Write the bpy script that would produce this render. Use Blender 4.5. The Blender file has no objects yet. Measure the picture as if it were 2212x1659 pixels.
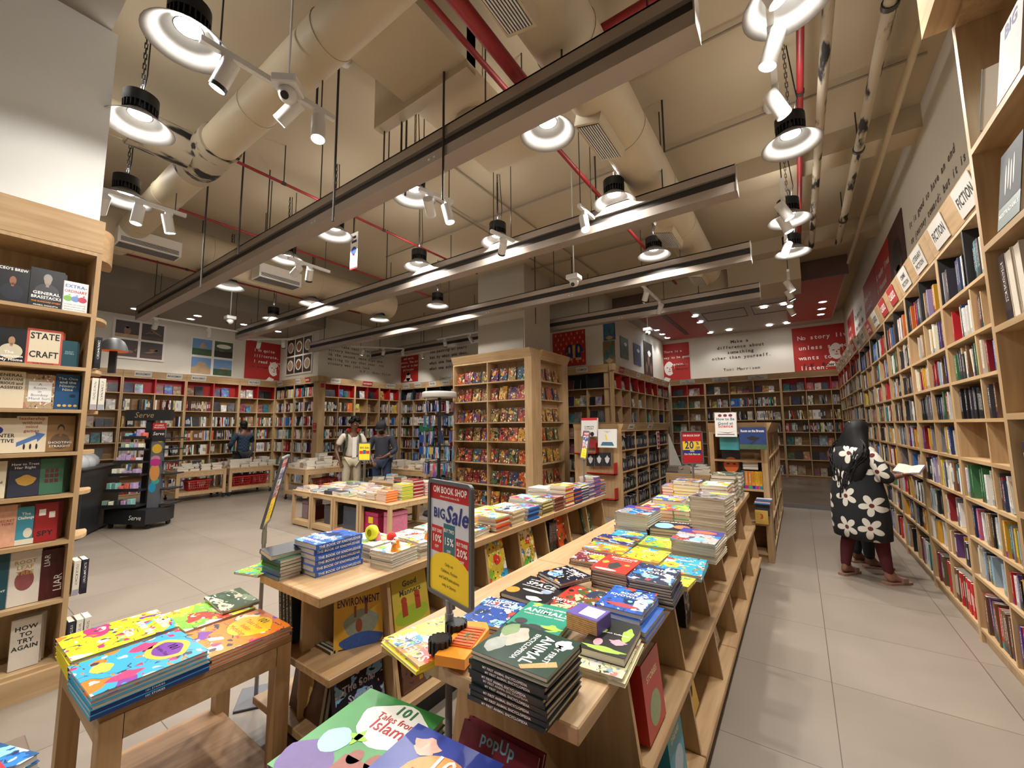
import bpy, math, random
from mathutils import Matrix, Vector
random.seed(11)
SC = bpy.context.scene
C = SC.collection
RND = random.Random(5)

# ---------------------------------------------------------------- camera
F_PX = 882.0; PITCH = math.radians(5.93); ROLL = math.radians(-0.52); YAW = math.radians(34.89); EYE = 1.55
_c, _s = math.cos, math.sin
FW = Vector((-_s(YAW)*_c(PITCH), _c(YAW)*_c(PITCH), _s(PITCH)))
_rt = Vector((_c(YAW), _s(YAW), 0)); _up = _rt.cross(FW)
RT = _rt*_c(ROLL)+_up*_s(ROLL); UP = -_rt*_s(ROLL)+_up*_c(ROLL)
cam_data = bpy.data.cameras.new('camera'); cam = bpy.data.objects.new('camera', cam_data); C.objects.link(cam)
cam_data.sensor_fit = 'HORIZONTAL'; cam_data.sensor_width = 36.0; cam_data.lens = 36.0*F_PX/2212.0
cam_data.clip_start = 0.02; cam_data.clip_end = 100
M = Matrix.Identity(4)
for i in range(3):
    M[i][0] = RT[i]; M[i][1] = UP[i]; M[i][2] = -FW[i]
M[2][3] = EYE
cam.matrix_world = M
SC.camera = cam

def P(u, v, x=None, y=None, z=None):
    """the point of the room seen at pixel (u, v) that lies on a wall x=, y= or a level z="""
    r = RT*(u-1106.0)+UP*(829.5-v)+FW*F_PX
    t = x/r.x if x is not None else y/r.y if y is not None else (z-EYE)/r.z
    return Vector((0, 0, EYE))+r*t

# ---------------------------------------------------------------- world, view, big lights
w = bpy.data.worlds.new('world'); SC.world = w; w.use_nodes = True
w.node_tree.nodes['Background'].inputs[0].default_value = (1.0, 0.93, 0.85, 1)
w.node_tree.nodes['Background'].inputs[1].default_value = 0.05
SC.view_settings.view_transform = 'Standard'; SC.view_settings.look = 'None'
SC.view_settings.exposure = 0.42; SC.view_settings.gamma = 1.0; SC.view_settings.use_curve_mapping = False
cy = SC.cycles
cy.max_bounces = 5; cy.diffuse_bounces = 3; cy.glossy_bounces = 2; cy.transmission_bounces = 3; cy.transparent_max_bounces = 4
cy.caustics_reflective = False; cy.caustics_refractive = False; cy.sample_clamp_indirect = 4.0; cy.sample_clamp_direct = 0
cy.use_denoising = True
cy.use_adaptive_sampling = True; cy.adaptive_threshold = 0.025
WARM = (1.0, 0.87, 0.70); COOL = (0.92, 0.96, 1.0); NEUT = (1.0, 0.95, 0.885)
K_BAY, K_UP, K_SPOT, K_DOWN = 27.0, 4.5, 24.0, 11.0

def lamp_light(kind, loc, energy, color, direction=(0, 0, -1), size=0.2, cone=70, parent=None):
    d = bpy.data.lights.new('light', kind); d.energy = energy; d.color = color
    if kind == 'AREA':
        d.shape = 'DISK'; d.size = size; d.spread = math.radians(160)
    elif kind == 'SPOT':
        d.spot_size = math.radians(cone); d.spot_blend = 0.6; d.shadow_soft_size = size
    else:
        d.shadow_soft_size = size
    o = bpy.data.objects.new('light', d); C.objects.link(o)
    q = Vector(direction).normalized().to_track_quat('-Z', 'Y')
    o.matrix_world = Matrix.Translation(Vector(loc)) @ q.to_matrix().to_4x4()
    if parent is not None:
        o.parent = parent; o.matrix_parent_inverse = parent.matrix_world.inverted()
    return o

# ---------------------------------------------------------------- materials
MATS = {}
def nodes_of(name):
    m = bpy.data.materials.new(name); m.use_nodes = True
    nt = m.node_tree; b = nt.nodes['Principled BSDF']
    return m, nt, b
def N(nt, t, **k):
    n = nt.nodes.new(t)
    for a, v in k.items():
        if a.startswith('i_'):
            n.inputs[a[2:].replace('_', ' ')].default_value = v
        else:
            setattr(n, a, v)
    return n
def hexc(h):
    h = h.lstrip('#'); c = [int(h[i:i+2], 16)/255 for i in (0, 2, 4)]
    return tuple((x/12.92 if x <= .04045 else ((x+.055)/1.055)**2.4) for x in c)
def plain(name, col, rough=0.6, metal=0.0, var=0.06, scale=18.0, emit=None, strength=0.0, spec=0.5, bump=0.0):
    """paint, plastic, cloth: one colour with a faint mottling"""
    if name in MATS: return MATS[name]
    if isinstance(col, str): col = hexc(col)
    m, nt, b = nodes_of(name)
    b.inputs['Roughness'].default_value = rough; b.inputs['Metallic'].default_value = metal
    b.inputs['Specular IOR Level'].default_value = spec
    tc = N(nt, 'ShaderNodeTexCoord'); no = N(nt, 'ShaderNodeTexNoise'); no.inputs['Scale'].default_value = scale
    no.inputs['Detail'].default_value = 3
    nt.links.new(tc.outputs['Object'], no.inputs['Vector'])
    mx = N(nt, 'ShaderNodeMix', data_type='RGBA')
    mx.inputs['A'].default_value = (*[c*(1-var) for c in col], 1); mx.inputs['B'].default_value = (*[min(1, c*(1+var)) for c in col], 1)
    nt.links.new(no.outputs['Fac'], mx.inputs['Factor']); nt.links.new(mx.outputs['Result'], b.inputs['Base Color'])
    if bump:
        bp = N(nt, 'ShaderNodeBump'); bp.inputs['Strength'].default_value = bump
        nt.links.new(no.outputs['Fac'], bp.inputs['Height']); nt.links.new(bp.outputs['Normal'], b.inputs['Normal'])
    if emit:
        b.inputs['Emission Color'].default_value = (*emit, 1); b.inputs['Emission Strength'].default_value = strength
    MATS[name] = m
    return m
def wood(name, c1, c2, axis=0, rough=0.45, scale=1.0, coord='Object'):
    if name in MATS: return MATS[name]
    c1 = hexc(c1); c2 = hexc(c2)
    m, nt, b = nodes_of(name); b.inputs['Roughness'].default_value = rough
    tc = N(nt, 'ShaderNodeTexCoord'); mp = N(nt, 'ShaderNodeMapping')
    s = [26*scale]*3; s[axis] = 1.6*scale
    mp.inputs['Scale'].default_value = s
    nt.links.new(tc.outputs[coord], mp.inputs['Vector'])
    n1 = N(nt, 'ShaderNodeTexNoise'); n1.inputs['Scale'].default_value = 1.2; n1.inputs['Detail'].default_value = 5; n1.inputs['Distortion'].default_value = 0.6
    nt.links.new(mp.outputs['Vector'], n1.inputs['Vector'])
    n2 = N(nt, 'ShaderNodeTexNoise'); n2.inputs['Scale'].default_value = 1.3; nt.links.new(tc.outputs[coord], n2.inputs['Vector'])
    ad = N(nt, 'ShaderNodeMath', operation='ADD'); mu = N(nt, 'ShaderNodeMath', operation='MULTIPLY'); mu.inputs[1].default_value = 0.5
    nt.links.new(n1.outputs['Fac'], ad.inputs[0]); nt.links.new(n2.outputs['Fac'], ad.inputs[1]); nt.links.new(ad.outputs[0], mu.inputs[0])
    cr = N(nt, 'ShaderNodeValToRGB'); cr.color_ramp.elements[0].position = .36; cr.color_ramp.elements[1].position = .64
    cr.color_ramp.elements[0].color = (*c2, 1); cr.color_ramp.elements[1].color = (*c1, 1)
    nt.links.new(mu.outputs[0], cr.inputs['Fac']); nt.links.new(cr.outputs['Color'], b.inputs['Base Color'])
    MATS[name] = m
    return m
def emissive(name, col, strength):
    if name in MATS: return MATS[name]
    m, nt, b = nodes_of(name)
    b.inputs['Base Color'].default_value = (*col, 1)
    b.inputs['Emission Color'].default_value = (*col, 1); b.inputs['Emission Strength'].default_value = strength
    MATS[name] = m
    return m
def art(name, palette, scale=4.0, rough=0.28, bgmix=0.55, distort=0.5):
    """printed picture: cells and flecks of the palette over the book's own ground colour (object colour)"""
    if name in MATS: return MATS[name]
    m, nt, b = nodes_of(name); b.inputs['Roughness'].default_value = rough
    L = nt.links.new
    tc = N(nt, 'ShaderNodeTexCoord'); oi = N(nt, 'ShaderNodeObjectInfo')
    sc = N(nt, 'ShaderNodeVectorMath', operation='SCALE'); sc.inputs['Scale'].default_value = 37.0
    cb = N(nt, 'ShaderNodeCombineXYZ'); L(oi.outputs['Random'], cb.inputs[0]); L(oi.outputs['Random'], cb.inputs[1]); L(cb.outputs[0], sc.inputs[0])
    fl = N(nt, 'ShaderNodeVectorMath', operation='MULTIPLY'); fl.inputs[1].default_value = (1, 1.25, 0.15); L(tc.outputs['Object'], fl.inputs[0])
    ad = N(nt, 'ShaderNodeVectorMath', operation='ADD'); L(fl.outputs[0], ad.inputs[0]); L(sc.outputs[0], ad.inputs[1])
    nz = N(nt, 'ShaderNodeTexNoise'); nz.inputs['Scale'].default_value = scale*1.2; nz.inputs['Detail'].default_value = 2; L(ad.outputs[0], nz.inputs['Vector'])
    n3 = N(nt, 'ShaderNodeVectorMath', operation='SCALE'); n3.inputs['Scale'].default_value = distort*0.45; L(nz.outputs['Color'], n3.inputs[0])
    a2 = N(nt, 'ShaderNodeVectorMath', operation='ADD'); L(ad.outputs[0], a2.inputs[0]); L(n3.outputs[0], a2.inputs[1])
    vo = N(nt, 'ShaderNodeTexVoronoi'); vo.inputs['Scale'].default_value = scale; L(a2.outputs[0], vo.inputs['Vector'])
    sp = N(nt, 'ShaderNodeSeparateColor'); L(vo.outputs['Color'], sp.inputs[0])
    cr = N(nt, 'ShaderNodeValToRGB'); cr.color_ramp.interpolation = 'CONSTANT'
    pal = [hexc(p) for p in palette]
    while len(cr.color_ramp.elements) < len(pal): cr.color_ramp.elements.new(0.5)
    for i, p in enumerate(pal):
        cr.color_ramp.elements[i].position = i/len(pal); cr.color_ramp.elements[i].color = (*p, 1)
    L(sp.outputs[0], cr.inputs['Fac'])
    gt = N(nt, 'ShaderNodeMath', operation='LESS_THAN'); gt.inputs[1].default_value = bgmix; L(sp.outputs[1], gt.inputs[0])
    m1 = N(nt, 'ShaderNodeMix', data_type='RGBA'); L(gt.outputs[0], m1.inputs['Factor']); L(cr.outputs['Color'], m1.inputs['A']); L(oi.outputs['Color'], m1.inputs['B'])
    # round heads and spots inside the cells, thin ink outlines round them, a few flecks
    din = N(nt, 'ShaderNodeMath', operation='LESS_THAN'); din.inputs[1].default_value = 0.30; L(vo.outputs['Distance'], din.inputs[0])
    pick_ = N(nt, 'ShaderNodeMath', operation='GREATER_THAN'); pick_.inputs[1].default_value = 0.45; L(sp.outputs[2], pick_.inputs[0])
    both = N(nt, 'ShaderNodeMath', operation='MULTIPLY'); L(din.outputs[0], both.inputs[0]); L(pick_.outputs[0], both.inputs[1])
    c3 = N(nt, 'ShaderNodeValToRGB'); c3.color_ramp.interpolation = 'CONSTANT'
    while len(c3.color_ramp.elements) < len(pal): c3.color_ramp.elements.new(0.5)
    for i, p in enumerate(pal):
        c3.color_ramp.elements[i].position = i/len(pal); c3.color_ramp.elements[i].color = (*pal[(i*2+1) % len(pal)], 1)
    L(sp.outputs[2], c3.inputs['Fac'])
    m3 = N(nt, 'ShaderNodeMix', data_type='RGBA'); L(both.outputs[0], m3.inputs['Factor']); L(m1.outputs['Result'], m3.inputs['A']); L(c3.outputs['Color'], m3.inputs['B'])
    ve = N(nt, 'ShaderNodeTexVoronoi', feature='DISTANCE_TO_EDGE'); ve.inputs['Scale'].default_value = scale; L(a2.outputs[0], ve.inputs['Vector'])
    ed = N(nt, 'ShaderNodeMath', operation='LESS_THAN'); ed.inputs[1].default_value = 0.016; L(ve.outputs['Distance'], ed.inputs[0])
    ngt = N(nt, 'ShaderNodeMath', operation='GREATER_THAN'); ngt.inputs[1].default_value = .5; L(nz.outputs['Fac'], ngt.inputs[0])
    edm = N(nt, 'ShaderNodeMath', operation='MULTIPLY'); L(ed.outputs[0], edm.inputs[0]); L(ngt.outputs[0], edm.inputs[1])
    m4 = N(nt, 'ShaderNodeMix', data_type='RGBA'); L(edm.outputs[0], m4.inputs['Factor']); L(m3.outputs['Result'], m4.inputs['A']); m4.inputs['B'].default_value = (.05, .04, .06, 1)
    v2 = N(nt, 'ShaderNodeTexVoronoi'); v2.inputs['Scale'].default_value = scale*4.6; L(a2.outputs[0], v2.inputs['Vector'])
    s2 = N(nt, 'ShaderNodeSeparateColor'); L(v2.outputs['Color'], s2.inputs[0])
    c2 = N(nt, 'ShaderNodeValToRGB'); c2.color_ramp.interpolation = 'CONSTANT'
    fle = [(0, (.85, .82, .74)), (.22, pal[0]), (.5, pal[len(pal)//2]), (.75, (.04, .04, .06))]
    while len(c2.color_ramp.elements) < 4: c2.color_ramp.elements.new(0.5)
    for i, (p, c) in enumerate(fle):
        c2.color_ramp.elements[i].position = p; c2.color_ramp.elements[i].color = (*c, 1)
    L(s2.outputs[0], c2.inputs['Fac'])
    g2 = N(nt, 'ShaderNodeMath', operation='GREATER_THAN'); g2.inputs[1].default_value = 0.88; L(s2.outputs[1], g2.inputs[0])
    m2 = N(nt, 'ShaderNodeMix', data_type='RGBA'); L(g2.outputs[0], m2.inputs['Factor']); L(m4.outputs['Result'], m2.inputs['A']); L(c2.outputs['Color'], m2.inputs['B'])
    L(m2.outputs['Result'], b.inputs['Base Color'])
    MATS[name] = m
    return m
def spine_material():
    m, nt, b = nodes_of('printed_spine'); b.inputs['Roughness'].default_value = 0.42
    L = nt.links.new
    tc = N(nt, 'ShaderNodeTexCoord'); oi = N(nt, 'ShaderNodeObjectInfo'); sx = N(nt, 'ShaderNodeSeparateXYZ'); L(tc.outputs['Object'], sx.inputs[0])
    cb = N(nt, 'ShaderNodeCombineXYZ'); r = N(nt, 'ShaderNodeMath', operation='MULTIPLY'); r.inputs[1].default_value = 91.0; L(oi.outputs['Random'], r.inputs[0])
    yy = N(nt, 'ShaderNodeMath', operation='MULTIPLY'); yy.inputs[1].default_value = 48.0; L(sx.outputs['Y'], yy.inputs[0])
    zz = N(nt, 'ShaderNodeMath', operation='MULTIPLY'); zz.inputs[1].default_value = 5.0; L(sx.outputs['Z'], zz.inputs[0])
    ya = N(nt, 'ShaderNodeMath', operation='ADD'); L(yy.outputs[0], ya.inputs[0]); L(r.outputs[0], ya.inputs[1])
    L(ya.outputs[0], cb.inputs[0]); L(zz.outputs[0], cb.inputs[1])
    no = N(nt, 'ShaderNodeTexNoise'); no.inputs['Scale'].default_value = 1.0; no.inputs['Detail'].default_value = 1; L(cb.outputs[0], no.inputs['Vector'])
    g = N(nt, 'ShaderNodeMath', operation='GREATER_THAN'); g.inputs[1].default_value = 0.54; L(no.outputs['Fac'], g.inputs[0])
    def band(src, lo, hi):
        c = N(nt, 'ShaderNodeMath', operation='COMPARE'); c.inputs[1].default_value = (lo+hi)/2; c.inputs[2].default_value = (hi-lo)/2
        L(src, c.inputs[0]); return c.outputs[0]
    def mul(a, c2):
        k = N(nt, 'ShaderNodeMath', operation='MULTIPLY'); L(a, k.inputs[0]); L(c2, k.inputs[1]); return k.outputs[0]
    msk = mul(mul(g.outputs[0], band(sx.outputs['Z'], .33, .68)), mul(band(sx.outputs['Y'], -.2, .4), band(sx.outputs['X'], -.6, -.44)))
    dk = N(nt, 'ShaderNodeMix', data_type='RGBA'); bw = N(nt, 'ShaderNodeRGBToBW'); L(oi.outputs['Color'], bw.inputs[0])
    lt = N(nt, 'ShaderNodeMath', operation='LESS_THAN'); lt.inputs[1].default_value = 0.33; L(bw.outputs[0], lt.inputs[0])
    dk.inputs['A'].default_value = (.03, .03, .04, 1); dk.inputs['B'].default_value = (.9, .88, .8, 1); L(lt.outputs[0], dk.inputs['Factor'])
    # a block of another shade at the foot of some spines
    ft = mul(band(sx.outputs['Y'], -.5, -.33), band(sx.outputs['X'], -.6, -.44))
    fm = N(nt, 'ShaderNodeMix', data_type='RGBA'); fm.blend_type = 'MIX'
    hs = N(nt, 'ShaderNodeHueSaturation'); L(oi.outputs['Color'], hs.inputs['Color']); hs.inputs['Value'].default_value = 0.55; L(oi.outputs['Random'], hs.inputs['Hue'])
    L(ft, fm.inputs['Factor']); L(oi.outputs['Color'], fm.inputs['A']); L(hs.outputs[0], fm.inputs['B'])
    mx = N(nt, 'ShaderNodeMix', data_type='RGBA'); L(msk, mx.inputs['Factor']); L(fm.outputs['Result'], mx.inputs['A']); L(dk.outputs['Result'], mx.inputs['B'])
    L(mx.outputs['Result'], b.inputs['Base Color'])
    return m
def tint_material(name, rough=0.4):
    """a cover in the object's own colour"""
    m, nt, b = nodes_of(name); b.inputs['Roughness'].default_value = rough
    oi = N(nt, 'ShaderNodeObjectInfo'); nt.links.new(oi.outputs['Color'], b.inputs['Base Color'])
    return m
def attr_material(name, rough=0.5, streak=False):
    m, nt, b = nodes_of(name); b.inputs['Roughness'].default_value = rough
    a = N(nt, 'ShaderNodeAttribute', attribute_name='Col')
    if not streak:
        nt.links.new(a.outputs['Color'], b.inputs['Base Color'])
    else:
        tc = N(nt, 'ShaderNodeTexCoord'); v = N(nt, 'ShaderNodeTexVoronoi'); v.inputs['Scale'].default_value = 17.0
        nt.links.new(tc.outputs['Object'], v.inputs['Vector'])
        hs = N(nt, 'ShaderNodeHueSaturation'); hs.inputs['Saturation'].default_value = .85; sp = N(nt, 'ShaderNodeSeparateColor'); nt.links.new(v.outputs['Color'], sp.inputs[0])
        hr = N(nt, 'ShaderNodeMapRange'); hr.inputs['To Min'].default_value = .40; hr.inputs['To Max'].default_value = .60; nt.links.new(sp.outputs[0], hr.inputs['Value']); nt.links.new(hr.outputs[0], hs.inputs['Hue']); mr = N(nt, 'ShaderNodeMapRange'); mr.inputs['To Min'].default_value = .4; mr.inputs['To Max'].default_value = 1.15
        nt.links.new(sp.outputs[1], mr.inputs['Value']); nt.links.new(mr.outputs[0], hs.inputs['Value']); nt.links.new(a.outputs['Color'], hs.inputs['Color'])
        nt.links.new(hs.outputs[0], b.inputs['Base Color'])
    return m

WOOD = wood('maple_wood', '#c2a47c', '#a3835b', 2)
WOODX = wood('maple_wood_long', '#c2a47c', '#a3835b', 0)
WOODY = wood('maple_wood_deep', '#bf9f76', '#9f7d54', 1)
WOODD = wood('darker_maple', '#a8835a', '#7f5c38', 0)
PLY = wood('worn_plywood', '#b08a63', '#7d5c40', 1, rough=.6)
PAGES = plain('book_pages', '#d9d0bf', .8, var=.16, scale=60)
RED = plain('red_paint', '#a81f1d', .5); REDP = plain('red_poster', '#b02622', .55, var=.02)
BLACKP = plain('black_laminate', '#1d1d1f', .5); DARK = plain('dark_metal', '#2b2b2d', .45, .4)
WHITE = plain('white_paint', '#e6e3dc', .6, var=.02); WHITEP = plain('white_plastic', '#dcdcda', .4, var=.02)
WALLM = plain('wall_paint', '#dcd8cd', .7, var=.02, scale=2); CEILM = plain('ceiling_paint', '#b9ab92', .85, var=.06, scale=1.2)
DUCTM = plain('duct_paint', '#c2b499', .55, var=.05, scale=3)
INK = plain('printed_ink', '#3a2f2c', .6, var=0); INKW = plain('white_ink', '#f2efe8', .6, var=0)
INKB = plain('black_ink', '#141416', .6, var=0); INKR = plain('dark_red_ink', '#3a0b0c', .6, var=0)
YEL = plain('yellow_print', '#f2cf2e', .5, var=.02); BLUEI = plain('blue_print', '#22357f', .5, var=.02)
SPINE = spine_material(); TINT = tint_material('plain_cover', .35)
GREYM = plain('grey_plastic', '#5a5c62', .4, var=.03)
CHROME = plain('brushed_steel', '#9a9a9c', .32, .85, var=.04)

# ---------------------------------------------------------------- mesh builder
class MB:
    def __init__(s): s.v = []; s.f = []; s.mi = []; s.cur = 0; s.sm = []; s.smooth = False
    def add(s, vs, fs):
        b = len(s.v); s.v += [tuple(v) for v in vs]
        for f in fs:
            s.f.append(tuple(b+i for i in f)); s.mi.append(s.cur); s.sm.append(s.smooth)
        return s
    def box(s, x0, x1, y0, y1, z0, z1, T=None):
        vs = [(x, y, z) for z in (z0, z1) for y in (y0, y1) for x in (x0, x1)]
        if T is not None: vs = [T @ Vector(v) for v in vs]
        return s.add(vs, [(0, 2, 3, 1), (4, 5, 7, 6), (0, 1, 5, 4), (2, 6, 7, 3), (0, 4, 6, 2), (1, 3, 7, 5)])
    def bevelbox(s, x0, x1, y0, y1, z0, z1, b, T=None):
        """box with chamfered edges"""
        vs = []; ix = {}
        for iz, z in ((0, z0), (1, z1)):
            for iy, y in ((0, y0), (1, y1)):
                for ixx, x in ((0, x0), (1, x1)):
                    dx = b if ixx == 0 else -b; dy = b if iy == 0 else -b; dz = b if iz == 0 else -b
                    for a, p in (('x', (x, y+dy, z+dz)), ('y', (x+dx, y, z+dz)), ('z', (x+dx, y+dy, z))):
                        ix[(ixx, iy, iz, a)] = len(vs); vs.append(p)
        fs = []
        for k in (0, 1):
            q = [ix[(k, 0, 0, 'x')], ix[(k, 0, 1, 'x')], ix[(k, 1, 1, 'x')], ix[(k, 1, 0, 'x')]]; fs.append(q if k == 0 else q[::-1])
            q = [ix[(0, k, 0, 'y')], ix[(1, k, 0, 'y')], ix[(1, k, 1, 'y')], ix[(0, k, 1, 'y')]]; fs.append(q if k == 0 else q[::-1])
            q = [ix[(0, 0, k, 'z')], ix[(0, 1, k, 'z')], ix[(1, 1, k, 'z')], ix[(1, 0, k, 'z')]]; fs.append(q if k == 0 else q[::-1])
        for i in (0, 1):
            for j in (0, 1):
                fs.append([ix[(0, i, j, 'y')], ix[(1, i, j, 'y')], ix[(1, i, j, 'z')], ix[(0, i, j, 'z')]])
                fs.append([ix[(i, 0, j, 'x')], ix[(i, 1, j, 'x')], ix[(i, 1, j, 'z')], ix[(i, 0, j, 'z')]])
                fs.append([ix[(i, j, 0, 'x')], ix[(i, j, 1, 'x')], ix[(i, j, 1, 'y')], ix[(i, j, 0, 'y')]])
                for k in (0, 1): fs.append([ix[(i, j, k, 'x')], ix[(i, j, k, 'y')], ix[(i, j, k, 'z')]])
        if T is not None: vs = [T @ Vector(v) for v in vs]
        return s.add(vs, fs)
    def cyl(s, p0, p1, r0, r1=None, n=12, caps=True):
        r1 = r0 if r1 is None else r1
        p0 = Vector(p0); p1 = Vector(p1); d = (p1-p0).normalized()
        a = d.orthogonal().normalized(); b = d.cross(a)
        vs = []
        for p, r in ((p0, r0), (p1, r1)):
            for i in range(n):
                t = 2*math.pi*i/n; vs.append(p+(a*math.cos(t)+b*math.sin(t))*r)
        fs = [(i, (i+1) % n, n+(i+1) % n, n+i) for i in range(n)]
        sm = s.smooth; s.smooth = n > 6; s.add(vs, fs); s.smooth = False
        if caps:
            s.add(vs, [tuple(range(n))[::-1], tuple(range(n, 2*n))])
        s.smooth = sm
        return s
    def tube(s, pts, r, n=6):
        for a, b in zip(pts[:-1], pts[1:]): s.cyl(a, b, r, r, n)
        return s
    def lathe(s, prof, n=24, T=None, arc=2*math.pi):
        """profile of (radius, z) spun about the local z axis"""
        vs = []; full = abs(arc-2*math.pi) < 1e-6; m = n if full else n+1
        for r, z in prof:
            for i in range(m):
                t = arc*i/n; v = Vector((r*math.cos(t), r*math.sin(t), z)); vs.append(T @ v if T is not None else v)
        fs = []
        for k in range(len(prof)-1):
            for i in range(n):
                j = (i+1) % m; fs.append((k*m+i, k*m+j, (k+1)*m+j, (k+1)*m+i))
        sm = s.smooth; s.smooth = True; s.add(vs, fs); s.smooth = sm
        return s
    def prism(s, poly, h0, h1, T=None):
        """2-D outline in x, y extruded from z=h0 to h1"""
        n = len(poly); vs = [Vector((x, y, h0)) for x, y in poly]+[Vector((x, y, h1)) for x, y in poly]
        if T is not None: vs = [T @ v for v in vs]
        fs = [tuple(range(n))[::-1], tuple(range(n, 2*n))]+[(i, (i+1) % n, n+(i+1) % n, n+i) for i in range(n)]
        return s.add(vs, fs)
    def loft(s, rings, caps=True):
        n = len(rings[0]); vs = [v for r in rings for v in r]
        fs = [(k*n+i, k*n+(i+1) % n, (k+1)*n+(i+1) % n, (k+1)*n+i) for k in range(len(rings)-1) for i in range(n)]
        if caps: fs += [tuple(range(n))[::-1], tuple(range((len(rings)-1)*n, len(rings)*n))]
        sm = s.smooth; s.smooth = True; s.add(vs, fs); s.smooth = sm
        return s
    def ball(s, c, rx, ry, rz, nu=12, nv=8, T=None):
        c = Vector(c); vs = []
        for j in range(nv+1):
            ph = math.pi*j/nv
            for i in range(nu):
                t = 2*math.pi*i/nu
                v = Vector((rx*math.sin(ph)*math.cos(t), ry*math.sin(ph)*math.sin(t), rz*math.cos(ph)))
                vs.append((T @ v if T is not None else v)+c)
        fs = [(j*nu+i, (j+1)*nu+i, (j+1)*nu+(i+1) % nu, j*nu+(i+1) % nu) for j in range(nv) for i in range(nu)]
        sm = s.smooth; s.smooth = True; s.add(vs, fs); s.smooth = sm
        return s
    def mesh(s, name, mats):
        me = bpy.data.meshes.new(name); me.from_pydata(s.v, [], s.f)
        for m in (mats if isinstance(mats, (list, tuple)) else [mats]): me.materials.append(m)
        me.polygons.foreach_set('material_index', s.mi); me.polygons.foreach_set('use_smooth', s.sm)
        me.update(); return me
def lab16(*options):
    """the fullest wording that stays within sixteen words"""
    for o in options:
        if len(o.split()) <= 16: return o
    return ' '.join(options[-1].split()[:16])
def obj(name, mb, mats, parent=None, label=None):
    o = bpy.data.objects.new(name, mb.mesh(name, mats) if isinstance(mb, MB) else mb); C.objects.link(o)
    if parent is not None: o.parent = parent
    if label: o['label'] = label
    return o
def tag(o, label, cat, group=None, kind=None):
    o['label'] = label; o['category'] = cat
    if group: o['group'] = group
    if kind: o['kind'] = kind
    return o
def thing(name, label, cat, loc=(0, 0, 0), rz=0.0, group=None):
    o = bpy.data.objects.new(name, None); C.objects.link(o); o.location = loc; o.rotation_euler = (0, 0, rz)
    o.empty_display_size = .1
    o.matrix_world = Matrix.Translation(Vector(loc)) @ Matrix.Rotation(rz, 4, 'Z')
    return tag(o, label, cat, group)
def struct(name, mb, mats, parent=None):
    o = obj(name, mb, mats, parent); o['kind'] = 'structure'; return o
def frame(loc, rz=0.0): return Matrix.Translation(Vector(loc)) @ Matrix.Rotation(rz, 4, 'Z')
def axes(o, x, y, z):
    m = Matrix.Identity(4)
    for i in range(3): m[i][0] = x[i]; m[i][1] = y[i]; m[i][2] = z[i]; m[i][3] = o[i]
    return m
R90 = math.pi/2

# ---------------------------------------------------------------- lettering
GLYPH = {}
def _glyphs():
    cu = bpy.data.curves.new('g', 'FONT'); cu.resolution_u = 2; o = bpy.data.objects.new('g', cu); C.objects.link(o)
    chars = 'ABCDEFGHIJKLMNOPQRSTUVWXYZabcdefghijklmnopqrstuvwxyz0123456789.,;:!?\'-&%()|#'
    def grab(t):
        cu.body = t; bpy.context.view_layer.update()
        dg = bpy.context.evaluated_depsgraph_get()
        me = bpy.data.meshes.new_from_object(o.evaluated_get(dg))
        vs = [tuple(v.co) for v in me.vertices]; fs = [tuple(p.vertices) for p in me.polygons]
        bpy.data.meshes.remove(me); return vs, fs
    for bold in (0, 1):
        cu.offset = 0.022 if bold else 0.0
        bar = max(v[0] for v in grab('|')[0])
        for ch in chars:
            vs, fs = grab(ch); adv = max(v[0] for v in grab(ch+'|')[0])-bar
            GLYPH[(ch, bold)] = (vs, fs, adv+(.03 if bold else 0))
    bpy.data.objects.remove(o); bpy.data.curves.remove(cu)
_glyphs()
def text_width(s, size, bold=0, mono=0):
    return sum((mono if mono else (GLYPH[(c, bold)][2] if c != ' ' else .28)) for c in s)*size
def text_mb(lines, size, align='C', lead=1.3, bold=0, mono=0, sx=1.0, T=None, mb=None, depth=0.0, fit=None):
    """flat letters in local x, y; first line's baseline at y=0; T places them"""
    mb = mb or MB()
    if isinstance(lines, str): lines = [lines]
    for k, ln in enumerate(lines):
        wd = text_width(ln, size, bold, mono)*sx; f = sx
        if fit and wd > fit: f = sx*fit/wd; wd = fit
        x = {'C': -wd/2, 'L': 0, 'R': -wd}[align]
        for ch in ln:
            if ch == ' ':
                x += (mono or .28)*size*f; continue
            vs, fs, adv = GLYPH[(ch, bold)]
            off = (mono-adv)/2*size*f if mono else 0
            pv = [Vector((x+off+v[0]*size*f, v[1]*size-k*size*lead, depth)) for v in vs]
            mb.add([T @ p if T is not None else p for p in pv], fs)
            x += (mono or adv)*size*f
    return mb
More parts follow.
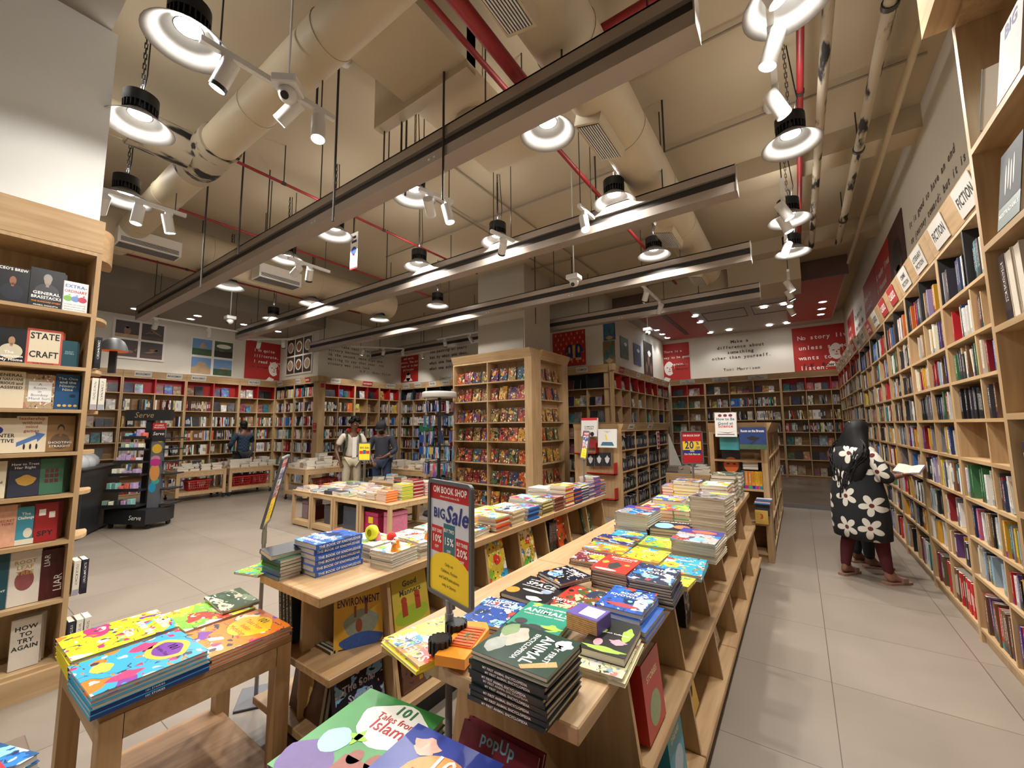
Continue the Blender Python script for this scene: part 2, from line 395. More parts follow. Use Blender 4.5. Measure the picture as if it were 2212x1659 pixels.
# ================================================================ the room
H_CEIL = 4.7
def floor_material():
    m, nt, b = nodes_of('floor_tiles'); L = nt.links.new
    tc = N(nt, 'ShaderNodeTexCoord'); mp = N(nt, 'ShaderNodeMapping'); mp.inputs['Location'].default_value = (-.06, -.05, 0)
    L(tc.outputs['Object'], mp.inputs['Vector'])
    br = N(nt, 'ShaderNodeTexBrick'); br.offset = 0.0; br.inputs['Scale'].default_value = 1.0
    br.inputs['Brick Width'].default_value = .8; br.inputs['Row Height'].default_value = .8; br.inputs['Mortar Size'].default_value = .0022
    br.inputs['Color1'].default_value = (*hexc('#857a6e'), 1); br.inputs['Color2'].default_value = (*hexc('#8b8074'), 1); br.inputs['Mortar'].default_value = (*hexc('#4d443c'), 1)
    L(mp.outputs[0], br.inputs['Vector'])
    no = N(nt, 'ShaderNodeTexNoise'); no.inputs['Scale'].default_value = 1.7; no.inputs['Detail'].default_value = 6; L(tc.outputs['Object'], no.inputs['Vector'])
    mr = N(nt, 'ShaderNodeMapRange'); mr.inputs['To Min'].default_value = .82; mr.inputs['To Max'].default_value = 1.15; L(no.outputs['Fac'], mr.inputs['Value'])
    vm = N(nt, 'ShaderNodeVectorMath', operation='SCALE'); L(br.outputs['Color'], vm.inputs[0]); L(mr.outputs[0], vm.inputs['Scale'])
    L(vm.outputs[0], b.inputs['Base Color'])
    m2 = N(nt, 'ShaderNodeMapRange'); m2.inputs['To Min'].default_value = .30; m2.inputs['To Max'].default_value = .46; L(no.outputs['Fac'], m2.inputs['Value']); L(m2.outputs[0], b.inputs['Roughness'])
    return m
FLOORM = floor_material()
struct('floor', MB().box(-13.2, 1.35, -3.6, 14.4, -.1, 0), FLOORM)
struct('wall_right', MB().box(1.2, 1.32, -3.6, 14.32, 0, H_CEIL), WALLM)
struct('wall_left', MB().box(-13.17, -13.05, -3.6, 6.15, 0, H_CEIL), WALLM)
struct('wall_left_jog', MB().box(-13.05, -10.99, 6.15, 6.27, 0, H_CEIL), WALLM)
struct('wall_left_inner', MB().box(-10.99, -10.87, 6.15, 9.07, 0, H_CEIL), WALLM)
struct('wall_middle', MB().box(-10.87, -3.74, 9.07, 9.19, 0, H_CEIL), WALLM)
struct('wall_alcove', MB().box(-3.74, -3.62, 9.07, 14.2, 0, H_CEIL), WALLM)
struct('wall_back', MB().box(-3.62, 1.2, 14.2, 14.32, 0, H_CEIL), WALLM)
struct('wall_front', MB().box(-13.05, 1.2, -3.6, -3.48, 0, H_CEIL), WALLM)
struct('ceiling', MB().box(-13.17, 1.32, -3.6, 14.32, H_CEIL, H_CEIL+.12), CEILM)
SOFM = plain('soffit_paint', '#8d857c', .8, var=.04); REDC = plain('red_ceiling', '#9a4a46', .6, var=.03)
struct('ceiling_soffit_left', MB().box(-13.05, -10.55, -3.48, 6.15, 4.3, H_CEIL), SOFM)
struct('ceiling_soffit_near', MB().box(-10.55, -1.2, -3.48, .54, 4.38, H_CEIL), SOFM)
alc = MB(); alc.box(-3.62, .93, 9.65, 14.2, 4.37, H_CEIL)
struct('ceiling_alcove', alc, plain('alcove_ceiling', '#a09893', .6, var=.04))
struct('trim_alcove_panel_right', MB().box(-.05, .9, 9.7, 13.6, 4.355, 4.37), REDC)
struct('trim_alcove_panel_left', MB().box(-3.3, -2.05, 9.9, 14.0, 4.355, 4.37), REDC)
struct('trim_alcove_fascia', MB().box(-3.62, .95, 9.6, 9.65, 4.33, H_CEIL), plain('fascia', '#6d5a56', .7))
bm = MB()
for k, (a, b_) in enumerate([(-1.85, -.9), (-.75, .35)]):
    for z in (0, 1): bm.box(a, b_, 11.15+z*.9, 11.17+z*.9, 4.36, 4.372)
    for xx in (a, b_): bm.box(xx-.008, xx+.008, 11.15, 12.07, 4.36, 4.372)
struct('trim_alcove_hatch', bm, BLACKP)
tag(obj('slot_diffuser', MB().box(-2.72, -2.6, 10.0, 13.4, 4.345, 4.356), BLACKP), 'long black slot air diffuser in red alcove ceiling', 'air diffuser')
# concrete beams under the slab
bm = MB()
for y in (5.4, 8.0): bm.box(-10.55, 1.2, y, y+.32, 4.46, H_CEIL)
struct('ceiling_beam', bm, CEILM)
# raised floor of the alcove
PLANK = wood('plank_floor', '#6f6152', '#4c4036', 0, rough=.3)
struct('floor_alcove', MB().box(-2.44, 1.2, 9.44, 14.2, 0, .06), PLANK)
struct('trim_step_edge', MB().box(-2.44, 1.2, 9.40, 9.44, 0, .07), CHROME)
# the column
struct('column', MB().box(-5.32, -4.17, 6.42, 7.4, 0, H_CEIL), plain('column_paint', '#b3ab9d', .7, var=.03))
struct('trim_column_panel', MB().box(-5.30, -4.2, 6.41, 6.42, 2.95, 3.62), plain('column_panel', '#9a948a', .6, var=.02))
# the white pillar over the near left case
struct('wall_pillar', MB().box(-4.28, -3.83, -.9, .575, 2.97, 4.38), plain('pillar_paint', '#dfe0dc', .6, var=.02))

# ================================================================ ceiling things
ROD = plain('thread_rod', '#3b3733', .5, .3); BEAMM = plain('brown_aluminium', '#a59a90', .36, .35, var=.05, scale=6)
GROOVE = plain('dark_groove', '#2c2724', .6)
GLOW = emissive('led_glow', (1, .97, .9), 16.0); GLOWC = emissive('led_glow_cool', (.86, .95, 1), 16.0)
def hanging_beam(y, x0, x1, label, xs, z=3.6):
    t = thing('hanging_beam', label, 'beam', (0, y, z), 0, 'brown aluminium beams under the ceiling')
    b = MB()
    b.box(x0, x1, 0, .15, 0, .012); b.box(x0, x1, 0, .012, .012, .085); b.box(x0, x1, .138, .15, .012, .085)
    b.box(x0, x1, .02, .13, .073, .085); b.box(x0, x1, 0, .15, .165, .177); b.box(x0, x1, 0, .012, .177, .25); b.box(x0, x1, .138, .15, .177, .25); b.box(x0, x1, 0, .15, .238, .25)
    obj('channel', b, BEAMM, t)
    obj('recess', MB().box(x0+.003, x1-.003, .03, .12, .085, .165), GROOVE, t)
    e = MB(); e.box(x1-.004, x1+.004, -.003, .153, -.003, .253); e.box(x0-.004, x0+.004, -.003, .153, -.003, .253)
    obj('end_plate', e, WHITEP if y > 5 else BEAMM, t)
    d = MB()
    for k in range(int((x1-x0)/1.7)):
        q = x0+1.0+k*1.7
        d.box(q, q+.02, -.002, 0, .03, .045); d.box(q+.06, q+.075, -.002, 0, .03, .045)
    obj('label_sticker', d, WHITEP, t)
    for q in xs: obj('hanging_rod', MB().cyl((q, .075, .25), (q, .075, H_CEIL-z), .007, n=6).cyl((q, .075, .25), (q, .075, .275), .022, n=8), ROD, t)
hanging_beam(2.10, -10.05, -.30, 'nearest and longest-looking brown beam across the ceiling', [-9.3, -7.2, -5.1, -2.9, -1.1, -.55])
hanging_beam(3.93, -10.48, -.31, 'second brown hanging beam behind the nearest one', [-9.6, -7.4, -5.2, -3.0, -.95])
hanging_beam(5.77, -10.7, -.35, 'third brown hanging beam, its right end above the right aisle', [-10.1, -7.9, -5.6, -3.2, -1.2])
hanging_beam(7.6, -10.55, -.37, 'farthest brown hanging beam passing behind the grey column', [-10.2, -8.3, -6.3, -3.4, -1.3])

def high_bay(u, v, where, on=1, z=3.8, xy=None, power=1.0):
    p = P(u, v, z=z) if xy is None else Vector((xy[0], xy[1], z))
    t = thing('high_bay_lamp', where, 'lamp', p, 0, 'high bay lamps under the ceiling')
    s = MB(); s.lathe([(.075, .10), (.085, .098), (.15, .045), (.21, .0), (.213, .0), (.152, .052), (.088, .108), (.075, .108)], 28)
    obj('reflector', s, REFL, t)
    h = MB(); h.cyl((0, 0, .16), (0, 0, .245), .105, n=24); h.cyl((0, 0, .10), (0, 0, .16), .075, n=20)
    for k in range(24):
        a = 2*math.pi*k/24; T = Matrix.Rotation(a, 4, 'Z'); h.box(.074, .103, -.004, .004, .105, .165, T)
    obj('housing', h, DARK, t)
    obj('led_lens', MB().lathe([(0, .085), (.05, .088), (.07, .1), (0, .101)], 20), GLOW if on else WHITEP, t)
    ch = MB(); zt = H_CEIL-z; n = 14
    ch.cyl((0, 0, .245), (0, 0, .30), .02, n=8)
    for k in range(n):
        a = .30+(zt-.30)*k/n; b2 = .30+(zt-.30)*(k+1.15)/n
        dx, dy = ((.008, 0) if k % 2 else (0, .008)); ch.cyl((dx, dy, a), (dx, dy, min(b2, zt)), .004, n=4); ch.cyl((-dx, -dy, a), (-dx, -dy, min(b2, zt)), .004, n=4)
    obj('chain', ch, DARK, t)
    obj('power_cable', MB().tube([(.03, 0, .24), (.06, .01, .4), (.02, .02, zt)], .005, 5), BLACKP, t)
    if on:
        lamp_light('AREA', (p.x, p.y, z+.078), K_BAY*power, NEUT, size=.13, parent=t)
        lamp_light('POINT', (p.x, p.y, z+.33), K_UP*power, NEUT, size=.06, parent=t)      # added point light above the housing, standing in for upward glow on the ceiling
    return t
REFL = plain('lamp_reflector', '#8f8d8a', .3, var=.02, spec=.6)
for u, v, where in [
    (405, 95, 'largest lit high bay lamp above the left track rail'),
    (300, 275, 'high bay lamp beside the peeling pipe joint'),
    (270, 435, 'high bay lamp behind three white spots at far left'),
    (1710, 315, 'lit high bay lamp between the red pipe and scorched pipe'),
    (1705, 478, 'middle high bay lamp of the right aisle row'),
    (1712, 548, 'farthest high bay lamp of the right aisle row'),
    (1327, 440, 'lit high bay lamp under the round duct, above second beam'),
    (1413, 553, 'high bay lamp beside the third duct grille'),
    (905, 578, 'high bay lamp with green tinted housing above second beam'),
    (1075, 525, 'high bay lamp partly behind a small track, above second beam'),
    (1183, 290, 'high bay lamp half hidden behind the nearest beam, near grille'),
    (895, 428, 'high bay lamp beside two white spots below the nearest beam'),
    (722, 510, 'high bay lamp just left of the hanging rosette banner'),
    (620, 563, 'high bay lamp left of the twin spots, below the nearest beam'),
    (495, 622, 'small far high bay lamp near the lower round duct'),
    (590, 690, 'far high bay lamp above the second beam end'),
    (820, 692, 'high bay lamp hanging above the third beam near cream diffuser'),
    (672, 657, 'far high bay lamp over the food picture wall'),
    (1700, 10, 'high bay lamp cut by the top of the picture'),
    (945, 662, 'high bay lamp left of the grey column')]:
    high_bay(u, v, where)
for k, (x, y) in enumerate([(-7.6, -1.4), (-4.6, -1.6), (-1.6, -1.2), (-1.6, 1.0)][:3]):
    high_bay(0, 0, ['high bay lamp behind the viewer over the left', 'high bay lamp behind the viewer over the middle', 'high bay lamp behind the viewer over the right'][k], xy=(x, y))

def track(pa, pb, spots, label, z=3.75, rods=True, boost=1.0):
    """rail from pa to pb; each spot: (position 0..1 along the rail, aim point, body colour, lit)"""
    a = Vector((*pa, z)); b2 = Vector((*pb, z)); d = (b2-a).normalized(); L = (b2-a).length
    rz = math.atan2(d.y, d.x)
    t = thing('track_light', label, 'track light', a, rz, 'track lights under the ceiling')
    obj('rail', MB().box(0, L, -.017, .017, 0, .035), WHITEP, t)
    if rods:
        for q in (.12*L, .88*L): obj('hanging_rod', MB().cyl((q, 0, .035), (q, 0, H_CEIL-z), .005, n=5), ROD, t)
    Rz = Matrix.Rotation(-rz, 4, 'Z')
    for f, aim, col, on in spots:
        q = f*L; base = Vector((q, 0, 0))
        loc = Vector((q, 0, -.12)); wpos = a+d*q+Vector((0, 0, -.12))
        dr = (Rz @ (Vector(aim)-wpos)).normalized()
        s = obj('spotlight', MB().box(q-.03, q+.03, -.02, .02, -.035, 0).cyl((q, 0, -.03), (q, 0, -.085), .012, n=8).cyl(loc-dr*.085, loc+dr*.07, .046, n=16), WHITEP, t)
        obj('front_ring', MB().cyl(loc+dr*.07, loc+dr*.095, .0465, n=16), BLACKP if col == 'k' else WHITEP, s)
        obj('lens', MB().cyl(loc+dr*.0951, loc+dr*.098, .040, n=16), GLOWC if on == 2 else GLOW if on else WHITEP, s)
        if on: lamp_light('SPOT', wpos+(Vector(aim)-wpos).normalized()*.12, K_SPOT*boost, COOL if on == 2 else NEUT, Vector(aim)-wpos, .045, 62, t)
    return t
def px(u, v, z=3.75):
    p = P(u, v, z=z); return (p.x, p.y)
track(px(432, 88), px(722, 262), [(.16, (-3.6, .3, 1.5), 'k', 1), (.62, (-4.6, .2, 1.6), 'w', 1), (.86, (-2.2, 1.2, .7), 'w', 1)], 'track rail with spots beside the largest high bay lamp')
track(px(172, 398), px(402, 470), [(.2, (-9.5, .8, .2), 'w', 1), (.52, (-5.2, .7, .4), 'w', 1), (.82, (-5.6, 2.2, 0), 'w', 1)], 'track rail with three white spots at far left')
tx = .02
track((tx, 1.3), (tx, 3.3), [(.22, (-.9, 1.4, .9), 'w', 1), (.42, (.9, 2.6, 1.6), 'w', 1), (.62, (-.9, 2.6, .9), 'w', 1), (.86, (1, 3.6, 1.5), 'w', 1)], 'near track rail over the right aisle at top right')
track((tx, 4.3), (tx, 6.1), [(.2, (1, 4.9, 1.6), 'w', 1), (.38, (1, 5.4, 1.0), 'w', 1), (.8, (-.9, 4.6, .9), 'w', 1)], 'second track rail over the right aisle')
track((tx, 7.0), (tx, 9.2), [(.15, (1, 7.6, 1.5), 'w', 1), (.4, (1, 8.4, 1.3), 'k', 1), (.6, (-.2, 7.4, 1), 'w', 1), (.9, (1, 9.8, 1.5), 'w', 1)], 'farthest track rail over the right aisle')
track(px(905, 412), px(978, 440), [(.3, (-5, 6.0, 1.7), 'w', 1), (.85, (-2.1, 3.2, .8), 'w', 1)], 'short track rail with two spots below the nearest beam')
track(px(1250, 447), px(1282, 475), [(.35, (-1, 3, .85), 'w', 1)], 'short slanted track rail near the lit lamp under the duct')
track(px(622, 560), px(712, 590), [(.2, (-12.6, 3.2, 1.8), 'w', 1), (.5, (-8, 3.9, .6), 'k', 1)], 'track rail with twin lit spots in front of white duct', boost=2)
track(px(1060, 502), px(1110, 524), [(.5, (-5.1, 6.0, 1.6), 'k', 1)], 'short track rail hanging against a lamp above second beam')
track((-1.9, 6.2), (-1.9, 7.9), [(.2, (-3.3, 8.2, 1.2), 'k', 1), (.7, (-3.4, 9.6, 1.7), 'w', 1)], 'track rail right of the grey column below second beam', boost=1.6)
track((-9.9, 6.5), (-8.6, 8.2), [(.15, (-10.7, 6.8, 2), 'w', 1), (.4, (-10.7, 7.8, 2.3), 'k', 1), (.65, (-10.0, 8.9, 2.5), 'k', 1), (.9, (-9.2, 8.9, 1.8), 'k', 1)], 'track rail with black ringed spots before the long quote wall', boost=2.2)
track((-10.4, 2.3), (-10.4, 4.1), [(.1, (-12.8, 2.6, 1.8), 'w', 1), (.6, (-12.8, 4.1, 1.8), 'w', 1)], 'track rail before the dark left soffit', boost=3.2)
track((-11.2, 4.4), (-10.2, 5.1), [(.3, (-12.8, 5.1, 1.7), 'w', 1), (.8, (-11.8, 5.9, 1.8), 'k', 1)], 'track rail by the corner of food pictures', boost=3)
track((-7.4, 7.3), (-6.0, 7.3), [(.2, (-8.2, 8.9, 2.2), 'k', 1), (.8, (-6.6, 8.9, 2.2), 'w', 1)], 'track rail before the wall left of the grey column', boost=2)

def downlights(pts, z, label, cool, energy):
    for k, (u, v) in enumerate(pts):
        p = P(u, v, z=z-.006); t = thing('downlight', label[k] if isinstance(label, list) else label, 'downlight', (p.x, p.y, z-.012), 0, 'round downlights in the dropped ceilings')
        obj('bezel', MB().lathe([(.075, 0), (.1, 0), (.1, .012), (.075, .012)], 20), WHITEP, t)
        obj('lens', MB().cyl((0, 0, .004), (0, 0, .011), .075, n=20), GLOWC if cool and k in cool else GLOW, t)
        lamp_light('SPOT', (p.x, p.y, z-.03), energy, COOL if cool and k in cool else NEUT, (0, 0, -1), .06, 120, t)
DL = [(1691, 629), (1650, 664), (1694, 657), (1777, 652), (1775, 667), (1773, 679), (1662, 703), (1700, 698), (1575, 713), (1534, 719), (1501, 683), (1512, 696), (1419, 713), (1431, 722), (1442, 730)]
DLL = ['big downlight nearest the alcove front edge', 'downlight left of centre beside the ceiling hatch', 'downlight right of the ceiling hatch',
       'nearest downlight of the right red panel trio', 'middle downlight of the right red panel trio', 'farthest downlight of the right red panel trio',
       'downlight above the middle quote, left of pair on right', 'downlight above the middle quote, right of pair on right', 'right downlight above the words Make a',
       'left downlight above the words Make a', 'bluish downlight nearer of the blue pair', 'bluish downlight farther of the blue pair',
       'nearest downlight beside the black slot diffuser', 'middle downlight beside the black slot diffuser', 'farthest downlight beside the black slot diffuser']
downlights(DL, 4.355, DLL, {10, 11, 12, 13}, K_DOWN*2)
downlights([(292, 667), (412, 689), (427, 682), (527, 701), (601, 716)], 4.3, ['downlight at the left end of the nearest beam', 'left downlight of a pair in left soffit', 'right downlight of a pair in left soffit',
    'downlight in left soffit above the building photos', 'small downlight at far end of left soffit'], None, K_DOWN*2)

# ducts and pipes
def duct(name, p0, p1, r, label, mat, n=28, seams=0, cat='duct'):
    b = MB(); b.cyl(p0, p1, r, n=n)
    t = tag(obj(name, b, mat), label, cat)
    if seams:
        a = Vector(p0); d = Vector(p1)-a; s = MB()
        for k in range(1, seams):
            q = a+d*k/seams; s.cyl(q-d.normalized()*.008, q+d.normalized()*.008, r+.006, n=n)
        obj('seam_band', s, mat, t)
    return t
big = duct('round_duct', (-1.14, .2, 4.2), (-1.14, 7.6, 4.2), .225, 'big cream round duct with four grilles running to the back', DUCTM, 32, 7)
def duct_grille(y, parent):
    T = Matrix.Translation((-1.22, y, 3.93)) @ Matrix.Rotation(math.radians(14), 4, 'Y')
    g = obj('grille_box', MB().box(-.11, .11, -.27, .27, 0, .2, T), DUCTM, parent)
    s = MB()
    for k in range(9): s.box(-.085+k*.0205, -.075+k*.0205, -.24, .24, -.006, .004, T)
    obj('grille_bars', s, WHITEP, g); obj('grille_opening', MB().box(-.093, .093, -.245, .245, -.002, -.0005, T), BLACKP, g)
for y in (1.62, 3.08, 5.32, 7.2): duct_grille(y, big)
OLD = None
def peeling():
    m, nt, b = nodes_of('peeling_paint'); b.inputs['Roughness'].default_value = .8; L = nt.links.new
    tc = N(nt, 'ShaderNodeTexCoord'); mp = N(nt, 'ShaderNodeMapping'); mp.inputs['Scale'].default_value = (5, 1.1, 5); L(tc.outputs['Object'], mp.inputs['Vector'])
    no = N(nt, 'ShaderNodeTexNoise'); no.inputs['Scale'].default_value = 2.2; no.inputs['Detail'].default_value = 7; L(mp.outputs[0], no.inputs['Vector'])
    cr = N(nt, 'ShaderNodeValToRGB'); cr.color_ramp.elements[0].position = .40; cr.color_ramp.elements[1].position = .47
    cr.color_ramp.elements[0].color = (.012, .010, .008, 1); cr.color_ramp.elements[1].color = (.42, .36, .27, 1); L(no.outputs['Fac'], cr.inputs['Fac']); L(cr.outputs['Color'], b.inputs['Base Color'])
    return m
OLD = peeling()
xd = duct('round_duct', (-7.6, 1.33, 4.12), (-1.3, 1.33, 4.12), .15, 'cream round duct slanting from top left with peeling joint', DUCTM, 24, 6)
obj('branch', MB().cyl((-4.47, -1.2, 4.12), (-4.47, 1.2, 4.12), .14, n=24), DUCTM, xd)
obj('peeling_joint', MB().cyl((-4.75, 1.33, 4.12), (-4.1, 1.33, 4.12), .172, n=24).cyl((-4.47, .78, 4.12), (-4.47, 1.2, 4.12), .165, n=24), OLD, xd)
ld = duct('round_duct', (-7.15, .58, 4.18), (-7.15, 5.6, 4.18), .28, 'large low round duct along the left behind the spots', DUCTM, 28, 6)
def diffuser(x0, x1, y0, y1, z0, z1, label):
    t = tag(obj('air_diffuser', MB().box(x0, x1, y0, y1, z0, z1), WHITE), label, 'air diffuser')
    s = MB()
    for k in range(4): s.box(x1, x1+.004, y0+.03, y1-.03, z0+.02+k*.015, z0+.026+k*.015)
    obj('louvre', s, DARK, t)
    obj('outlet', MB().box(x0+.02, x1-.02, y0+.02, y1-.02, z0-.006, z0+.001), GREYM, t)
diffuser(-6.98, -6.74, 1.18, 1.82, 3.88, 4.08, 'cream box diffuser under the large low duct, near left')
diffuser(-6.88, -6.62, 2.75, 3.40, 3.88, 4.1, 'cream box diffuser with lit side behind the nearest beam')
tag(obj('square_duct', MB().box(-2.55, -1.85, 1.5, 3.3, 4.28, H_CEIL).box(-2.95, -1.85, 2.1, 2.2, 4.22, H_CEIL).box(-2.6, -1.8, 1.5, 1.56, 4.25, H_CEIL).cyl((-2.2, 2.7, 4.2), (-2.2, 2.7, 4.3), .25, n=24), DUCTM), 'cream square duct with flanges beside the red pipes', 'duct')
tag(obj('square_duct', MB().box(-.9, .2, 8.3, 9.3, 4.0, H_CEIL).box(-2.4, -.9, 8.5, 9.2, 4.1, H_CEIL), DUCTM), 'cream square duct before the alcove ceiling', 'duct')
PR = plain('red_pipe_paint', '#97262a', .5, var=.05)
def pipe(pts, r, label, mat=PR, brackets=0, name='fire_pipe', cat='pipe'):
    t = tag(obj(name, MB().tube([Vector(p) for p in pts], r, 12), mat), label, cat)
    if brackets:
        a = Vector(pts[0]); d = Vector(pts[1])-a; s = MB()
        for k in range(brackets):
            q = a+d*(k+.5)/brackets; s.cyl((q.x, q.y, q.z), (q.x, q.y, H_CEIL), .006, n=6); s.cyl(q-d.normalized()*.02, q+d.normalized()*.02, r*1.25, n=12)
        obj('pipe_hanger', s, ROD, t)
    return t
pipe([(-1.25, 2.3, 4.0), (-5.9, 2.3, 4.0)], .032, 'long red pipe crossing left just above the nearest beam', brackets=4)
pipe([(-1.47, -.5, 4.05), (-1.47, 2.3, 4.02)], .05, 'thick red pipe coming from the top edge to a tee')
pipe([(-1.72, -.5, 4.2), (-1.72, 7.9, 4.2)], .022, 'thin red pipe parallel to the thick one, running to back', brackets=4)
pipe([(-1.0, 2.49, 4.3), (1.1, 2.49, 4.3)], .035, 'short dark red pipe behind the round duct at top')
pipe([(.2, 0, 4.4), (.2, 8.2, 4.4)], .026, 'red pipe over the right aisle', brackets=3)
pipe([(-4.5, 1.4, 4.25), (-4.5, 5.4, 4.25)], .016, 'thin red sprinkler pipe from the peeling joint', brackets=3)
pipe([(-6.2, 1.5, 4.3), (-6.2, 6.0, 4.3)], .016, 'thin red sprinkler pipe above the low duct', brackets=2)
pipe([(-8.2, 1.2, 4.2), (-8.2, 5.6, 4.2)], .016, 'thin red sprinkler pipe near the left soffit', brackets=2)
pipe([(.345, .5, 4.3), (.345, 7.7, 4.3)], .036, 'scorched black and cream pipe over the right aisle', OLD, name='old_pipe')
pipe([(.68, .8, 4.3), (.68, 7.8, 4.3)], .04, 'rust stained pipe close to the right wall', OLD, 4, name='old_pipe')
pipe([(.92, 1.2, 4.4), (.92, 9.2, 4.4)], .028, 'clean cream pipe nearest the right wall', DUCTM, name='wall_pipe')
# conduits along the slab
for pts, lab in [([(-3.2, 2.9, 4.66), (-3.2, 8, 4.66)], 'grey conduit on the slab left of the thin red pipe'), ([(-5.2, 3.4, 4.66), (1.1, 3.4, 4.66)], 'conduit crossing the slab behind second beam'),
                 ([(-6, 4.6, 4.66), (1.1, 4.6, 4.66)], 'conduit crossing the slab before the concrete beam'), ([(-3.9, 3.3, 4.66), (-3.9, 7.8, 4.66)], 'conduit on the slab above the lamp row'),
                 ([(-8.5, 6.7, 4.66), (-1.3, 6.7, 4.66)], 'far conduit crossing the slab between concrete beams')]:
    pipe(pts, .011, lab, plain('conduit', '#8f8371', .6), name='conduit', cat='conduit')
DROPS = [(690, 90, 255), (735, 70, 470), (1155, 555, 700), (765, 470, 575), (880, 180, 420), (870, 165, 340), (960, 60, 430), (1285, 345, 470), (1235, 560, 640), (1430, 225, 330), (205, 170, 400), (455, 320, 610), (530, 290, 540)]
for k, (u, v0, v1) in enumerate(DROPS):
    p = P(u, v0, z=4.66); q = P(u, v1, y=p.y)
    pipe([(p.x, p.y, H_CEIL), (p.x, p.y, max(3.0, q.z))], .009, ['thin drop cable hanging %s' % s for s in (
        'right of the small camera', 'left of the long red pipe end', 'before the grey column', 'by the rosette banner', 'from a chain above nearest beam', 'beside the chain above nearest beam',
        'through the middle above the nearest beam', 'near the second duct grille', 'right of the grey column', 'right of the big duct', 'beside the white pillar', 'above the lower left duct', 'left of the long red pipe')][k], ROD, name='drop_cable', cat='cable')

# surveillance cameras
def cctv(p, label, aim=0.0):
    t = thing('surveillance_camera', label, 'camera', p, aim, 'small white surveillance cameras')
    obj('junction_box', MB().bevelbox(-.075, .075, -.075, .075, 0, .06, .008), WHITEP, t)
    d = obj('dome', MB().ball((0, 0, -.03), .055, .055, .055, 16, 10), WHITEP, t)
    obj('lens', MB().cyl((0, -.03, -.055), (0, -.043, -.07), .024, n=12), BLACKP, d)
    obj('hanging_rod', MB().cyl((0, 0, .06), (0, 0, H_CEIL-p[2]), .008, n=6), WHITEP, t)
cctv(P(622, 195, z=3.7), 'white dome camera on the track by the largest lamp', math.radians(40))
cctv(P(1240, 605, z=3.3), 'white camera hanging right of the grey column')
cctv(P(497, 690, z=3.5), 'white camera hanging before the left soffit')
cctv(P(1399, 715, z=3.4), 'white camera hanging at the alcove entrance')
# smoke detectors on the slab
for u, v, lab in [(745, 130, 'round smoke detector on slab left of the square duct'), (1664, 232, 'round smoke detector on slab beside the right lamp row')]:
    p = P(u, v, z=4.66); tag(obj('smoke_detector', MB().lathe([(0, 4.62), (.04, 4.62), (.06, 4.66), (.06, 4.7)], 16, Matrix.Translation((p.x, p.y, 0))), WHITEP), lab, 'smoke detector')
# hanging banner with a rosette
b0 = P(766, 503, y=2.9); b1 = P(766, 580, y=2.9)
t = thing('hanging_banner', 'white hanging banner with blue rosette between the beams', 'banner', (b0.x, 2.9, b1.z), 0)
hh = b0.z-b1.z
obj('sheet', MB().box(-.075, .075, -.002, .002, 0, hh), WHITE, t); obj('red_hem', MB().box(-.075, .075, -.004, -.002, 0, .02), RED, t)
ro = MB()
for k in range(16):
    a = k*math.pi/8; ro.cyl((.042*math.cos(a), -.004, hh*.5+.042*math.sin(a)), (.042*math.cos(a), -.0035, hh*.5+.042*math.sin(a)), .012, n=8)
ro.cyl((0, -.005, hh*.5), (0, -.003, hh*.5), .042, n=24)
obj('rosette', ro, BLUEI, t)
rb = MB(); rb.prism([(-.02, hh*.33), (.0, hh*.36), (.02, hh*.33), (.022, hh*.42), (-.022, hh*.42)], .003, .004, Matrix.Rotation(R90, 4, 'X')); obj('ribbon', rb, RED, t)
tb = MB(); tb.box(-.05, .055, -.004, -.003, hh*.72, hh*.79); tb.box(-.06, .04, -.004, -.003, hh*.84, hh*.91); obj('title_bar', tb, BLACKP, t)
obj('hanging_cord', MB().cyl((0, 0, hh), (0, 0, H_CEIL-b1.z), .004, n=5), ROD, t)
# ================================================================ books
ORD = ['first', 'second', 'third', 'fourth', 'fifth', 'sixth', 'seventh', 'eighth', 'ninth', 'tenth', 'eleventh', 'twelfth', 'thirteenth', 'fourteenth', 'fifteenth', 'sixteenth',
       'seventeenth', 'eighteenth', 'nineteenth', 'twentieth']
def ordinal(i): return ORD[i] if i < 20 else 'twenty '+ORD[i-20] if i < 39 else 'later'
PALN = [('black', '#17171b'), ('cream', '#d9cfb8'), ('white', '#e4e2dd'), ('dark red', '#7d1a1e'), ('red', '#b8262a'), ('navy', '#1e2a52'), ('blue', '#2f62a8'), ('teal', '#1d7478'),
        ('green', '#3c6b45'), ('mustard', '#c9962c'), ('orange', '#cf6a2a'), ('brown', '#6b4a33'), ('purple', '#5a3a73'), ('pink', '#c4607e'), ('grey', '#77757a'), ('tan', '#a98a62'), ('pale blue', '#9db7cd'), ('yellow', '#e3c63a'), ('charcoal', '#34333a'), ('lilac', '#a493b8')]
PAL = [(n, hexc(h)) for n, h in PALN]
PW = [11, 15, 14, 6, 4, 6, 4, 4, 3, 3, 2, 7, 2, 2, 8, 8, 5, 2, 9, 2]
def unit_cover():
    m = MB(); m.box(-.5, .5, -.5, .5, 0, .05); m.box(-.5, .5, -.5, .5, .95, 1.0); m.box(-.5, -.475, -.5, .5, .05, .95); return m
def unit_pages():
    return MB().box(-.475, .485, -.488, .488, .05, .95)
PAGE_MESH = unit_pages().mesh('pages', PAGES)
COVER_MESH = {}
def cover_mesh(m_top, m_spine=None):
    """closed book in a unit box: spine at -x, head at +y, front cover at +z"""
    key = (m_top.name, (m_spine or m_top).name)
    if key not in COVER_MESH:
        mb = MB(); mb.box(-.5, .5, -.5, .5, .95, 1.0); mb.box(-.5, .5, -.5, .5, 0, .05); mb.cur = 1; mb.box(-.501, -.475, -.5, .5, .05, .95)
        COVER_MESH[key] = mb.mesh('cover', [m_top, m_spine or m_top])
    return COVER_MESH[key]
